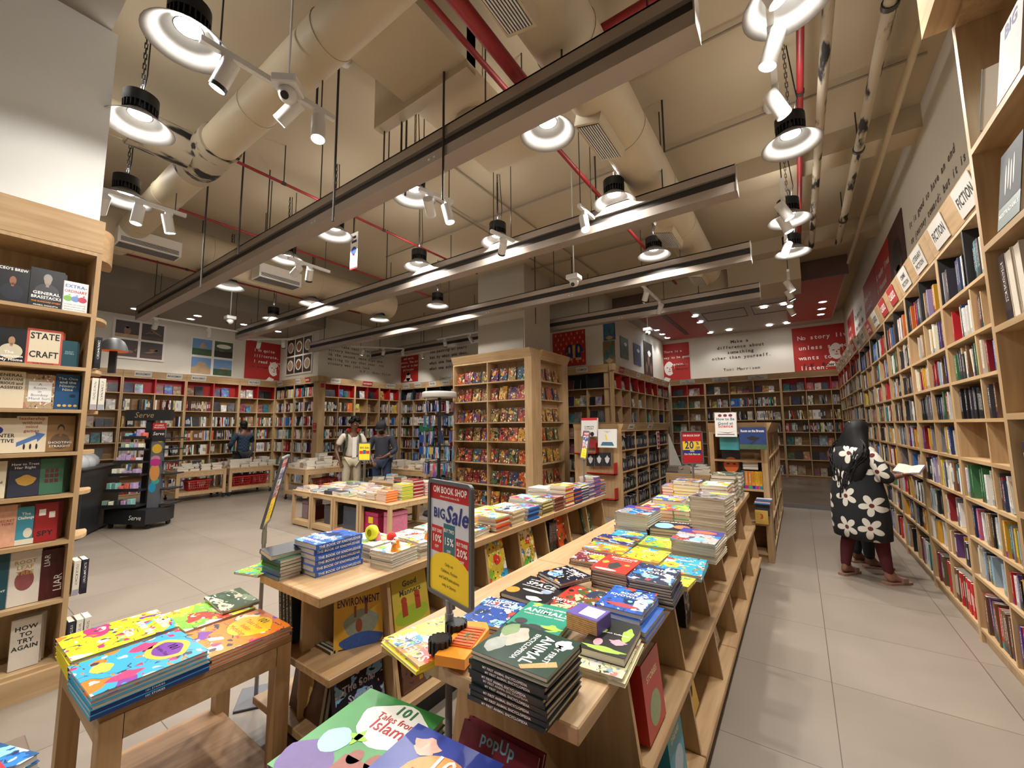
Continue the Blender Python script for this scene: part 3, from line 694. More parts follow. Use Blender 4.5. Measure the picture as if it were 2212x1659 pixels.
def book(name, label, T, w, h, t, m_top, m_spine=None, col=(.5, .5, .5), cat='book', group=None, pages=True):
    """T: frame whose origin is the middle of the back cover, x away from the spine, y to the head, z out of the front cover"""
    o = bpy.data.objects.new(name, cover_mesh(m_top, m_spine)); C.objects.link(o)
    o.matrix_world = T @ Matrix.Diagonal((w, h, t, 1)); o.color = (*col, 1)
    tag(o, label, cat, group)
    if pages:
        p = bpy.data.objects.new('pages', PAGE_MESH); C.objects.link(p); p.parent = o
    o['dims'] = (w, h, t)
    return o
def title(o, lines, x, y, size, mat=INKW, bold=1, align='C', lead=1.15, face='top', rot=0.0, fit=None, sx=1.0, name='title'):
    """letters on a book: x, y in fractions of the cover from its centre, size in metres"""
    w, h, t = o['dims']
    if face == 'top': T = Matrix.Translation((x*w, y*h, t+.0006)) @ Matrix.Rotation(rot, 4, 'Z')
    else: T = axes((-w/2-.0009, y*h, t/2-size*.36), (0, -1, 0) if face == 'spine' else (0, 1, 0), (0, 0, 1) if face == 'spine' else (0, 0, -1), (-1, 0, 0))
    if face == 'spine_up': T = axes((-w/2-.0009, y*h, t/2+size*.36), (0, 1, 0), (0, 0, -1), (-1, 0, 0))
    D = Matrix.Diagonal((1/w, 1/h, 1/t, 1))
    return obj(name, text_mb(lines, size, align, lead, bold, T=D @ T, fit=fit, sx=sx), mat, o)
def decal(o, shapes, mat, name='picture', lift=.0004):
    """flat printed shapes on a cover; each is a list of (x, y) in cover fractions"""
    w, h, t = o['dims']; mb = MB(); z = 1+lift/t
    for poly in shapes: mb.add([(x, y, z) for x, y in poly], [tuple(range(len(poly)))])
    return obj(name, mb, mat, o)
def ell(cx, cy_, rx, ry, n=20, wob=0.0, ph=0):
    return [(cx+rx*(1+wob*math.sin(5*2*math.pi*i/n+ph))*math.cos(2*math.pi*i/n), cy_+ry*(1+wob*math.cos(4*2*math.pi*i/n+ph))*math.sin(2*math.pi*i/n)) for i in range(n)]
def rect(x0, x1, y0, y1): return [(x0, y0), (x1, y0), (x1, y1), (x0, y1)]
def on_shelf_spine(F, x, y, z, w, h, lean=0.0):
    """frame in F (x along shelf, y into the depth) for a book standing spine out; x is its left side"""
    T = F @ Matrix.Translation((x, y, z)) @ Matrix.Rotation(lean, 4, 'Y')
    return T @ axes((0, w/2, h/2), (0, 1, 0), (0, 0, 1), (1, 0, 0))
def on_shelf_face(F, x, y, z, h, tilt=.18, turn=0.0):
    """standing cover out, x is its middle, y the foot of the back cover, leaning back by tilt"""
    T = F @ Matrix.Translation((x, y, z)) @ Matrix.Rotation(turn, 4, 'Z') @ Matrix.Rotation(-tilt, 4, 'X')
    return T @ axes((0, 0, h/2), (1, 0, 0), (0, 0, 1), (0, -1, 0))
def lying(x, y, z, rot): return Matrix.Translation((x, y, z)) @ Matrix.Rotation(rot, 4, 'Z')

ART = {
 'kids': art('print_kids', ['#f2c522', '#d8352c', '#3d7fc4', '#5aa646', '#f08a2a', '#f5e9d0'], 4.0),
 'comic': art('print_comic', ['#b04a20', '#7a5228', '#c9983a', '#4b5f34', '#7c2626', '#d8c79a', '#2f3a55', '#20201f'], 3.1, bgmix=.5),
 'space': art('print_space', ['#101018', '#f28a22', '#3a6fc0', '#d8d8e0', '#181a28', '#7fb2dd'], 3.6, bgmix=.6),
 'tales': art('print_tales', ['#f0b429', '#e2336b', '#2fa3c7', '#7a3f9e', '#ef7b2d', '#5fb54a', '#f7e3c2', '#23306a'], 3.6, bgmix=.45),
 'fauna': art('print_fauna', ['#27472f', '#b3a58a', '#183423', '#6d7f5f', '#d9cdb2', '#3d5a42'], 3.3, bgmix=.62),
 'pale': art('print_pale', ['#e4ddcf', '#c9b9a1', '#8aa3b5', '#d7cfc3', '#b87a6a'], 4.0, bgmix=.7),
 'dark': art('print_dark', ['#1a1b22', '#3a3f55', '#6b4f3a', '#20262d', '#8c8577'], 3.2, bgmix=.66),
 'bright': art('print_bright', ['#f6e13a', '#8cc63f', '#ffffff', '#f28c28', '#e33b32', '#2c9ad1'], 3.6, bgmix=.6),
 'ocean': art('print_ocean', ['#1f4f9b', '#2f7fc8', '#f0f3f5', '#12305f', '#c94a3a', '#8ccbe0'], 4.2, bgmix=.5)}
BRIGHTS = ['#f2c522', '#d8352c', '#3d7fc4', '#5aa646', '#f08a2a', '#7a3f9e', '#e0567f', '#2fa3a0']

# the many far books: one mesh
class Mass:
    def __init__(s): s.v = []; s.f = []; s.c = []; s.m = []
    def quad(s, p, c, m=0):
        b = len(s.v); s.v += p; s.f.append((b, b+1, b+2, b+3)); s.c.append(c); s.m.append(m)
    def spine(s, F, x, y, z, w, h, t, c, lean=0.0):
        T = F @ Matrix.Translation((x, y, z)) @ Matrix.Rotation(lean, 4, 'Y')
        q = lambda a, b, e: tuple(T @ Vector((a, b, e)))
        lum = .3*c[0]+.6*c[1]+.1*c[2]; ink = (.75, .72, .62) if lum < .3 else (.05, .05, .07)
        k0, k1 = RND.uniform(.2, .35), RND.uniform(.6, .85); mid = tuple(a*.45+b*.55 for a, b in zip(c, ink)) if RND.random() < .6 else c
        for a, b, cc in ((0, k0, c), (k0, k1, mid), (k1, 1, c)): s.quad([q(0, 0, a*h), q(t, 0, a*h), q(t, 0, b*h), q(0, 0, b*h)], cc)
        s.quad([q(0, 0, h), q(t, 0, h), q(t, w, h), q(0, w, h)], (.62, .57, .48)); s.quad([q(0, w, 0), q(0, 0, 0), q(0, 0, h), q(0, w, h)], c); s.quad([q(t, 0, 0), q(t, w, 0), q(t, w, h), q(t, 0, h)], c)
    def face(s, F, x, y, z, w, h, t, c, tilt=.16, turn=0.0):
        T = F @ Matrix.Translation((x, y, z)) @ Matrix.Rotation(turn, 4, 'Z') @ Matrix.Rotation(-tilt, 4, 'X')
        q = lambda a, b, e: tuple(T @ Vector((a, b, e)))
        s.quad([q(-w/2, -t, 0), q(w/2, -t, 0), q(w/2, -t, h), q(-w/2, -t, h)], c, 1)
        s.quad([q(-w/2, -t, h), q(w/2, -t, h), q(w/2, 0, h), q(-w/2, 0, h)], (.6, .55, .46)); s.quad([q(w/2, -t, 0), q(w/2, 0, 0), q(w/2, 0, h), q(w/2, -t, h)], (.6, .55, .46)); s.quad([q(-w/2, 0, 0), q(-w/2, -t, 0), q(-w/2, -t, h), q(-w/2, 0, h)], c)
    def slab(s, T, w, h, t, c, pagec=(.66, .6, .5)):
        """lying: cover on top, spine toward -y of T, pages round the rest"""
        q = lambda a, b, e: tuple(T @ Vector((a, b, e)))
        a, b = w/2, h/2
        s.quad([q(-a, -b, t), q(a, -b, t), q(a, b, t), q(-a, b, t)], c, 1); s.quad([q(-a, -b, 0), q(a, -b, 0), q(a, -b, t), q(-a, -b, t)], c)
        s.quad([q(a, -b, 0), q(a, b, 0), q(a, b, t), q(a, -b, t)], pagec); s.quad([q(-a, b, 0), q(-a, -b, 0), q(-a, -b, t), q(-a, b, t)], pagec); s.quad([q(a, b, 0), q(-a, b, 0), q(-a, b, t), q(a, b, t)], pagec)
    def build(s, name):
        me = bpy.data.meshes.new(name); me.from_pydata(s.v, [], s.f)
        me.materials.append(attr_material('small_book_print')); me.materials.append(attr_material('small_book_picture', .4, True))
        me.polygons.foreach_set('material_index', s.m)
        at = me.color_attributes.new('Col', 'FLOAT_COLOR', 'CORNER'); flat = []
        for f, c in zip(s.f, s.c): flat += [*c, 1.0]*4
        at.data.foreach_set('color', flat); me.update()
        o = bpy.data.objects.new(name, me); C.objects.link(o); return o
MASS = Mass()
def pick():
    n, c = RND.choices(PAL, PW)[0]; k = RND.uniform(.7, 1.1); return n, tuple(min(.85, v*k) for v in c)
ART['gita'] = art('print_gita', ['#e2336b', '#2fa3c7', '#7a3f9e', '#ef7b2d', '#5fb54a', '#f7e3c2'], 3.2, bgmix=.74)
LEDGER = {'n': 0}
def fill_row(F, x0, x1, z, room, depth, mode='spines', single=None, tones=None, dens=.9, limit=10**6):
    """one shelf compartment; single=(text) makes every book an object of its own"""
    x = x0+.012; k = 0; end = x1-.012
    if mode == 'empty': return
    seg = None
    while x < end-.02:
        if mode == 'mixed' and RND.random() < .10 or mode == 'faces':
            w = RND.uniform(.13, .19); h = min(room-.03, w*RND.uniform(1.3, 1.5)); t = RND.uniform(.015, .035)
            if x+w > end: break
            n, c = pick() if not tones else (lambda q: (q[0], tuple(v*RND.uniform(.8, 1.1) for v in q[1])))(RND.choice(tones))
            if single and LEDGER['n'] < limit:
                LEDGER['n'] += 1
                book('cover_out_book', lab16('%s book facing out, %s from left, %s' % (n, ordinal(k), single)), on_shelf_face(F, x+w/2, .10, z, h, .14), w, h, t, ART[RND.choice(['pale', 'dark', 'comic'])], TINT, c, group='books on the right wall shelves')
            else: MASS.face(F, x+w/2, .11, z, w, h, t, c, RND.uniform(.1, .22))
            x += w+RND.uniform(.004, .03); k += 1; continue
        # a run of upright spines, sometimes a series of one colour
        if seg is None or seg[0] <= 0:
            if RND.random() > dens: x += RND.uniform(.03, .14); seg = None; 
            series = RND.random() < .08
            seg = [RND.randint(3, 7) if series else 1, pick() if not tones else (lambda q: (q[0], tuple(v*RND.uniform(.75, 1.15) for v in q[1])))(RND.choice(tones)), RND.uniform(.76, .95), RND.uniform(.014, .034)]
        seg[0] -= 1
        n, c = seg[1]; h = (room-.02)*seg[2]*RND.uniform(.97, 1.03); h = min(h, .25); t = seg[3]*(1.12 if single else 1.0); w = min(depth-.03, RND.uniform(.125, .165))
        if x+t > end: break
        lean = 0.0
        if RND.random() < .05 and x+t+.06 < end: lean = -RND.uniform(.08, .2)
        y = .012+RND.uniform(0, .022)
        if single and LEDGER['n'] < limit:
            LEDGER['n'] += 1
            book('paperback', lab16('%s paperback, %s from left, %s' % (n, ordinal(k), single)), on_shelf_spine(F, x+(h*math.sin(-lean) if lean else 0), y, z, w, h, lean), w, h, t, TINT, SPINE, c, group='books on the right wall shelves')
        else: MASS.spine(F, x+(h*math.sin(-lean) if lean else 0), y, z, w, h, t, c, lean)
        x += t+.0012+(h*math.sin(-lean) if lean else 0); k += 1

# ================================================================ bookcases
def bookcase(label, loc, rz, W, D, shelves, top, cols=2, header=(.15, .03), lining=None, signs=None, name='bookcase', base=0.0, posts=(.025, .025), group=None, back=WOODD, shelfm=None, sign_h=None):
    """local x along the front, y into the depth, z up; shelves: heights of the boards"""
    t = thing(name, label, 'bookcase', loc, rz, group)
    pl, pr = posts
    fr = MB(); fr.box(0, pl, 0, D, base, top); fr.box(W-pr, W, 0, D, base, top); fr.box(pl, W-pr, 0, D, top-.025, top); fr.box(pl, W-pr, .02, D, base, shelves[0]-.022)
    obj('frame', fr, WOOD, t)
    obj('back_panel', MB().box(pl, W-pr, D-.012, D, shelves[0], top-.025), back, t)
    for z in shelves: obj('shelf', MB().box(pl, W-pr, 0, D-.012, z-.022, z), shelfm or WOODX, t)
    zs = list(shelves)+[top-.003]
    for k in range(1, cols):
        x = pl+(W-pl-pr)*k/cols; d = MB()
        for a, b in zip(zs[:-1], zs[1:]): d.box(x-.010, x+.010, .004, D-.012, a, b-.022)
        obj('divider', d, WOOD, t)
    if lining:
        z = shelves[-1]; l = MB(); l.box(pl, W-pr, D-.016, D-.0125, z, top-.025); l.box(pl, pl+.003, .004, D-.013, z, top-.025); l.box(W-pr-.003, W-pr, .004, D-.013, z, top-.025)
        for k in range(1, cols):
            x = pl+(W-pl-pr)*k/cols; l.box(x-.0125, x+.0125, .002, D-.013, z, top-.026)
        l.box(pl, W-pr, .004, D-.013, z, z+.003); obj('top_lining', l, lining, t)
    if header:
        hh, out = header
        hd = MB(); hd.add([(0, -.002, top), (W, -.002, top), (W, -out, top+hh), (0, -out, top+hh), (0, D, top), (W, D, top), (W, D, top+hh), (0, D, top+hh)],
                          [(0, 1, 2, 3), (5, 4, 7, 6), (3, 2, 6, 7), (1, 0, 4, 5), (4, 0, 3, 7), (1, 5, 6, 2)])
        obj('header', hd, WOODX, t)
        for (xc, sw, txt, m, ink) in (signs or []):
            a = math.atan2(out, hh); T = Matrix.Translation((xc, -.004-out/2, top+hh/2)) @ Matrix.Rotation(R90+a, 4, 'X'); sh = (sign_h or hh*.86)/2
            s = obj('section_sign', MB().box(-sw/2, sw/2, -sh, sh, 0, .004, T), m, t)
            if txt:
                ls = txt.split('/'); size = sh*(1.0 if len(ls) == 1 else .62)
                obj('lettering', text_mb(ls, size, 'C', 1.15, 1, T=T @ Matrix.Translation((0, (-.36 if len(ls) == 1 else .12)*size, .0048)), fit=sw*.86), ink, s)
    return t
def col_spans(W, cols, posts=(.025, .025)):
    a, b = posts; g = (W-a-b)/cols
    return [(a+g*k+.010, a+g*(k+1)-.010) for k in range(cols)]
def tone(*names): return [(n, c) for n, c in PAL if n in names]

# --- right wall
RZ = [.10, .47, .737, 1.014, 1.296, 1.573, 1.85, 2.13, 2.44]
RB = [3.22, 4.44, 5.63, 6.85, 8.14, 9.44, 11.0, 12.5, 13.98]
ROWN = ['lowest', 'eighth', 'seventh', 'sixth', 'fifth', 'fourth', 'third', 'second', 'top']
bays = ['nearest', 'second nearest', 'third', 'fourth', 'fifth', 'sixth', 'seventh', 'farthest']
GREYS = plain('grey_sign', '#c9c5bd', .5, var=.02); REDS = plain('red_sign', '#a3282a', .5, var=.02)
RSIGN = [['FICTION', 'FICTION'], ['LITERARY/FICTION', 'CRIME/FICTION'], ['CLASSICS', 'CLASSICS'], ['CLASSICS', 'INDIAN/WRITING'], ['POETRY', 'DRAMA'], ['FICTION', 'FICTION'], ['TEENS', 'TEENS'], ['TEENS', 'TEENS']]
for i in range(8):
    y0, y1 = RB[i], RB[i+1]; W = y1-y0-.004; loc = (.965, y1-.002, 0)
    lift = .06 if y0 > 9.4 else 0.0
    sg = [(W*.72, .32, RSIGN[i][0], GREYS if i not in (2, 5) else REDS, INKB if i not in (2, 5) else INKW), (W*.24, .32, RSIGN[i][1], GREYS if i not in (2, 3) else REDS, INKB if i not in (2, 3) else INKW)]
    bookcase('%s maple bookcase bay along the right wall' % bays[i], (loc[0], loc[1], lift), -R90, W, .22, RZ, 2.833, 2, (.215, .05), BLACKP if i < 5 else RED, sg, group='right wall bookcases', sign_h=.19)
    F = frame((loc[0], loc[1], lift), -R90)
    for r in range(8, -1, -1):
        z = RZ[r]; room = (RZ[r+1] if r < 8 else 2.81)-z-.022
        for ci, (a, b) in enumerate(col_spans(W, 2)):
            if i == 0 and ci == 1: b = .95           # the rest stands behind the tall near case
            md = 'spines' if RND.random() < .62 else 'mixed'
            if i == 0 and r == 4 and ci == 1: md = 'empty'
            if i == 0 and r == 4 and ci == 0: md = 'empty'
            tn = tone('black', 'charcoal') if (i, r, ci) == (0, 5, 0) else tone('dark red', 'red', 'brown', 'purple') if r == 0 and i < 2 else None
            sg1 = None
            if i < 2: sg1 = '%s shelf, %s half of %s right-wall bay' % (ROWN[r], ['far', 'near'][ci], bays[i].replace(' ', '-'))
            fill_row(F, a, b, z+.001, room, .22, md, sg1, tn, .93, 300)

# --- the other walls: seven boards each
WZ = [.07, .5, .9, 1.265, 1.62, 2.02, 2.42]
def wall_run(label, loc, rz, widths, D, lining, modes, signs=None, lift=0.0, lin=None, cols=2, post=None, names=None):
    off = 0; c, s = math.cos(rz), math.sin(rz)
    for i, W in enumerate(widths):
        l2 = (loc[0]+c*off, loc[1]+s*off, lift); g = W-.004
        bookcase(label % names[i], l2, rz, g, D, WZ, 2.8, cols if isinstance(cols, int) else cols[i], (.15, .045), (lin or [lining]*9)[i], (signs or [[]]*9)[i], group='wall bookcases')
        F = frame(l2, rz); nc = cols if isinstance(cols, int) else cols[i]
        for r, z in enumerate(WZ):
            room = (WZ[r+1] if r < 6 else 2.78)-z-.022
            for ci, (a, b) in enumerate(col_spans(g, nc)):
                md = modes(i, r, ci)
                fill_row(F, a, b, z+.001, min(room, .34), D, md, None, None, .88)
        off += W
def md_left(i, r, ci):
    if r == 6: return 'faces'
    if i == 1 and r > 1: return 'faces'
    if r == 5 and i >= 3 and (i, ci) != (3, 0): return 'faces'
    return 'spines' if RND.random() < .8 else 'mixed'
SW = [(.3, .3, 'MANAGEMENT', GREYS, INKB)]
wall_run('%s red topped bookcase of the far left wall', (-12.8, .15), R90, [1.2, 1.2, 1.21, 1.23, .96], .24, RED, md_left,
         [[], SW, [(.35, .32, 'MANAGEMENT', GREYS, INKB), (.95, .32, 'MANAGEMENT', GREYS, INKB)], [(.25, .32, 'MANAGEMENT', GREYS, INKB)], [(.35, .3, 'SELF HELP', GREYS, INKB)]],
         names=['leftmost, mostly hidden', 'picture book', 'third from left', 'fourth from left', 'rightmost'])
wall_run('%s bookcase under the food pictures', (-12.8, 5.95), 0, [1.08, 1.06], .19, BLACKP, lambda i, r, c: 'spines' if RND.random() < .75 else 'mixed', [[(.3, .3, 'BIOGRAPHY', GREYS, INKB)], [(.25, .24, 'HISTORY', GREYS, INKB), (.75, .24, 'MUSIC', REDS, INKW)]], names=['left', 'right'])
wall_run('%s bookcase under the long handwritten quote', (-10.65, 6.14), R90, [1.05, .86, .78], .21, RED, lambda i, r, c: 'faces' if r == 6 or (i == 1 and r in (5, 4)) else 'spines' if RND.random() < .8 else 'mixed',
         [[(.4, .3, 'COOKERY', GREYS, INKB)], [(.4, .34, 'PHOTOGRAPHY', REDS, INKW)], [(.4, .34, 'RELIGION', GREYS, INKB)]], names=['left', 'middle', 'right'])
wall_run('%s bookcase of the middle back wall', (-10.63, 8.85), 0, [1.2]*6, .21, BLACKP, lambda i, r, c: 'empty' if (i == 5 and r == 6 and c == 1) else 'faces' if r == 6 or (i == 5 and r > 1) else 'spines' if RND.random() < .75 else 'mixed',
         [[(.3, .3, 'TRAVEL', GREYS, INKB), (.85, .3, 'SCIENCE', GREYS, INKB)]]*5+[[(.5, .3, 'COMICS', GREYS, INKB)]], names=['leftmost', 'second from left', 'third from left', 'fourth from left', 'fifth from left', 'rightmost'])
wall_run('%s red topped bookcase along the left of the alcove', (-3.43, 8.9), R90, [1.24, 1.24, 1.24, 1.3], .19, RED, lambda i, r, c: 'faces' if r >= 5 and i < 3 else 'mixed' if RND.random() < .3 else 'empty' if RND.random() < .3 else 'faces',
         [[(.6, .3, 'ACTIVITY', REDS, INKW)], [(.6, .3, 'ART', GREYS, INKB)], [(.6, .3, 'CRAFT', GREYS, INKB)], [(.6, .3, 'CRAFT', GREYS, INKB)]], names=['nearest', 'second', 'third', 'farthest'])
wall_run('%s bookcase of the alcove back wall', (-3.4, 14.0), 0, [1.05, 2.0, 2.28], .19, RED, lambda i, r, c: 'faces' if (i == 0 or r in (6, 2, 1) or (i == 2 and r < 3)) else 'spines' if RND.random() < .75 else 'mixed',
         [[(.55, .45, 'KIDS/EARLY LEARNING', GREYS, INKB)], [(.45, .45, 'KIDS/PICTURE BOOKS', GREYS, INKB), (1.45, .5, 'KIDS/ENCYCLOPEDIA', GREYS, INKB)], []], lift=.06, lin=[RED, WOODD, RED], cols=[2, 3, 4], names=['left', 'middle', 'right'])
struct('trim_corner_post', MB().box(-10.65, -10.45, 5.95, 6.14, 0, 2.8).box(-10.7, -10.4, 5.90, 6.14, 2.8, 2.95), WOOD)
struct('trim_corner_post_alcove', MB().box(-3.43, -3.38, 8.85, 8.9, 0, 2.8).box(-3.45, -3.33, 8.80, 8.9, 2.8, 2.95), WOOD)
tag(obj('fire_alarm', MB().bevelbox(-10.45, -10.41, 6.0, 6.09, 2.64, 2.75, .008), RED), 'small red fire alarm on the corner post', 'fire alarm')
for y, z, lab in [(5.92, 1.38, 'upper')]:
    n = thing('wall_notice', 'red notice stuck on the wooden corner post', 'sign', (-10.55, 5.94, 1.45))
    obj('sheet', MB().box(-.07, .07, -.004, 0, 0, .24), REDP, n); obj('lettering', text_mb(['CCTV', 'IN', 'OPERATION'], .026, 'C', 2.2, 1, T=Matrix.Translation((0, -.005, .18)) @ Matrix.Rotation(R90, 4, 'X')), INKW, n)

# --- the comics bookcase round the column
CZ = [.09, .479, .876, 1.278, 1.633, 2.043, 2.395]
bookcase('tall maple bookcase of comics before the grey column', (-5.72, 6.1, 0), 0, 1.89, .30, CZ, 2.80, 2, (.15, .07), None, None, posts=(.03, .15), back=WOOD)
bookcase('narrow comics bookcase on the right side of the column', (-3.83, 6.40, 0), R90, 1.1, .15, CZ, 2.80, 1, (.15, .07), None, None, posts=(.03, .22), back=WOOD)
F = frame((-5.72, 6.1, 0), 0)
CMN = ['lowest', 'sixth', 'fifth', 'fourth', 'third', 'second', 'top']
g = (1.89-.18)/2
def comic_row(F, x0, x1, z, rown, side, n, grp):
    step = (x1-x0)/n; ser = RND.random() < .35
    for k in range(n):
        w = min(step*.93, RND.uniform(.16, .2)); h = RND.uniform(.235, .265); c = hexc(RND.choice(['#a8481f', '#c0923a', '#2c3650', '#7c2626', '#4b5c34', '#563c70', '#245f7a', '#9c3a3a', '#6b4a2a', '#8a7a4a']))
        book('comic_book', lab16('comic facing out, %s from left on %s shelf, %s comics case' % (ordinal(k), rown, side)), on_shelf_face(F, x0+step*(k+.5), .075, z+.002, h, RND.uniform(.16, .24), RND.uniform(-.08, .08)), w, h, RND.uniform(.008, .03), ART['comic'], TINT, c, 'comic', grp, pages=False)
for r, z in enumerate(CZ):
    for ci in range(2): comic_row(F, .04+g*ci, .02+g*(ci+1), z, CMN[r], ['left half of the tall', 'right half of the tall'][ci], 4, 'comics round the grey column')
F2 = frame((-3.83, 6.40, 0), R90)
for r, z in enumerate(CZ): comic_row(F2, .05, .86, z, CMN[r], 'narrow', 3, 'comics round the grey column')

# --- low bookcase of black notebooks
BZ = [.10, .42, .765, 1.13]
bookcase('waist high maple bookcase full of black notebooks', (-2.5, 6.83, 0), R90, 3.1, .36, BZ, 1.47, 4, (.11, .05), None, [(.45, .3, 'DIARIES', GREYS, INKB), (1.6, .3, 'DIARIES', GREYS, INKB)], back=WOODD)
F = frame((-2.5, 6.83, 0), R90)
for r, z in enumerate(BZ):
    for a, b in col_spans(3.1, 4): fill_row(F, a, b, z+.001, .27, .3, 'spines', None, tone('black', 'charcoal'), .98)
# ================================================================ near left case: x = -3.8, covers facing the aisle
LZ = [.151, .517, .868, 1.153, 1.415, 1.683, 1.957, 2.317]
lc = bookcase('tall maple bookcase of facing covers at the left edge', (-3.8, -.9, 0), R90, 1.5, .34, LZ, 2.74, 1, (.22, .012), None, None, posts=(.025, .025), back=WOOD)
es = MB()
for z in LZ[1:]+[2.74]:
    hgt = .22 if z > 2.7 else .022
    es.prism([(0, 0)]+[(.10*math.cos(a), .26*math.sin(a)) for a in [R90*k/12 for k in range(13)]], z-.022, z-.022+hgt, axes((1.5, .34, 0), (1, 0, 0), (0, -1, 0), (0, 0, 1)))
    obj('curved_end_shelf', es, WOODX, lc); es = MB()
obj('plinth', MB().box(0, 1.5, -.03, .0, 0, .13), WOODX, lc)
FL = frame((-3.8, -.9, 0), R90)
def lx(u, v): return P(u, v, x=-3.76).y+.9
LR = ['lowest', 'seventh', 'sixth', 'fifth', 'fourth', 'third', 'second', 'top']
def left_book(r, u0, u1, vtop, col, what, lines, ink=INKW, size=.022, ty=.2, artm='dark', copies=1, extra=None, cov=None):
    vm = {7: 650, 6: 785, 5: 880, 4: 968, 3: 1060, 2: 1165, 1: 1290, 0: 1445}[r]
    a, b = lx(u0, vm), lx(u1, vm); w = b-a; z = LZ[r]; h = P((u0+u1)/2, vtop, x=-3.76).z-z
    T0 = on_shelf_face(FL, (a+b)/2, .085, z+.001, h, .10, 0)
    o = book('displayed_book', what, T0, w, h, .026, cov or ART[artm], TINT, hexc(col), group='covers on the left edge bookcase')
    if lines: title(o, lines, 0, ty, size, ink, 1, fit=w*.88, lead=1.05)
    for k in range(copies):
        T1 = on_shelf_face(FL, (a+b)/2+.014*(k+1), .116+.027*k, z+.001, h*.99, .10, 0)
        book('displayed_book', lab16('%s copy standing behind the %s' % (ordinal(k), what), '%s copy behind the %s' % (ordinal(k), what)), T1, w, h*.99, .024, TINT, TINT, hexc(col), group='covers on the left edge bookcase')
    if extra: extra(o)
    return o
def bust(skin, cloth, cx=.0, cy_=-.05, hair='#1c1512'):
    def f(o):
        decal(o, [ell(cx, cy_-.30, .36, .22)], plain('print_'+cloth[1:], cloth, .4, var=0), 'printed_coat')
        decal(o, [ell(cx, cy_+.065, .13, .115)], plain('print_'+hair[1:], hair, .4, var=0), 'printed_hair', .0006)
        decal(o, [ell(cx, cy_, .105, .12), rect(cx-.045, cx+.045, cy_-.16, cy_-.06)], plain('print_'+skin[1:], skin, .4, var=0), 'printed_face', .0009)
    return f
PLB = plain('cover_black', '#16181d', .4, var=.03); PLT = plain('cover_teal', '#1f4a55', .4); PLC = plain('cover_cream', '#d8cbb0', .5, var=.04); PLW = plain('cover_white', '#e9e8e6', .45, var=.02)
PLRD = plain('cover_red', '#9c1f22', .4); PLBL = plain('cover_blue', '#234f7d', .4); PLBR = plain('cover_brown', '#8a6840', .45); PLGR = plain('cover_green', '#3c6b52', .45); PLLT = plain('cover_lightteal', '#3f8ea0', .4)
left_book(7, -12, 64, 565, '#16181d', 'black cover of a man in a suit on top shelf at far left', ["CEO'S BREW"], INKW, .024, .40, cov=PLB, extra=bust('#8d5f42', '#20242f', 0, .12))
o = left_book(7, 65, 143, 572, '#14161b', 'black cover with a soldier and orange line on top shelf', ['GENERAL', 'BRASSTACKS'], INKW, .026, -.16, cov=PLB, extra=bust('#9b8f84', '#3b3d42', 0, .2, '#8b8d90'))
title(o, ['THE SUNDARJI STORY'], 0, -.36, .012, plain('ink_orange', '#e08a2a', .5), 1, fit=.9*o['dims'][0]); title(o, ['PROBAL DASGUPTA'], 0, -.45, .011, INKW, 1)
def apples(o):
    for cx, c in ((-.3, '#7db05a'), (0, '#6d8fc4'), (.28, '#c23c58')):
        decal(o, [ell(cx, -.06, .18, .095), ell(cx+.05, .06, .05, .02)], plain('print_'+c[1:], c, .4, var=0), 'printed_apple', .0004+.0002*(cx+.4))
o = left_book(7, 141, 197, 602, '#ecebf0', 'small white cover with three apples on top shelf', ['EXTRA-'], plain('ink_blue', '#4a6fae', .5), .03, .30, cov=PLW, copies=0, extra=apples)
title(o, ['ORDINARY'], 0, .14, .026, plain('ink_crimson', '#b3304c', .5), 1, fit=.9*o['dims'][0]); title(o, ['STORIES OF SCIENCE', 'FROM EVERYDAY LIFE', 'APARNA AGARWAL'], 0, -.27, .011, INK, 0, fit=.85*o['dims'][0], lead=1.5)
left_book(6, -18, 57, 700, '#232529', 'dark cover of a person in white robe on second shelf', ['The', 'Constitution', 'Is My Home'], INKW, .022, -.24, cov=PLB, extra=bust('#a88468', '#c9c0a8', .05, .12))
def statec(o): decal(o, [rect(-.43, .43, -.44, .44)], PLC, 'printed_panel')
o = left_book(6, 57, 138, 706, '#c75a4d', 'red bordered cream cover with huge STATE CRAFT lettering', None, cov=plain('cover_coral', '#c4574a', .4), extra=statec)
title(o, ['STATE'], 0, .22, .056, INKB, 1, fit=.82*o['dims'][0]).location.z = .0005/.026; title(o, ['CRAFT'], 0, -.30, .056, INKB, 1, fit=.82*o['dims'][0]).location.z = .0005/.026
title(o, ['JACK WATLING'], 0, -.485, .012, INKR, 1)
left_book(6, 137, 172, 732, '#27414c', 'dark teal sea cover on second shelf near the post', ['SILENT', 'SISTERS'], plain('ink_steel', '#8fb0b8', .5), .012, .05, cov=PLT, copies=1)
left_book(5, -22, 54, 798, '#c9b894', 'tan cover with an envelope on third shelf at left', ['GENERAL', 'M M NARAVANE', 'CURIOUS and', 'CLASSIFIED'], INK, .024, .36, cov=PLC)
def white_panel(o): decal(o, [rect(-.38, .4, -.30, .28)], PLW, 'printed_panel')
o = left_book(5, 54, 121, 806, '#b39c7c', 'street scene cover with white panel on third shelf', None, artm='pale', extra=white_panel)
title(o, ['A', 'Room', 'in', 'Bombay', 'Manil Suri'], 0, .17, .022, plain('ink_slate', '#4a6470', .5), 0, lead=1.02)
def ducks(o):
    for cx in (-.3, -.08, .14, .36): decal(o, [ell(cx, -.40, .08, .035)], plain('print_dc', '#d9b45a', .4, var=0), 'printed_duck', .0004)
    decal(o, [ell(.22, -.12, .13, .05)], plain('print_dn', '#16283f', .4, var=0), 'printed_duck')
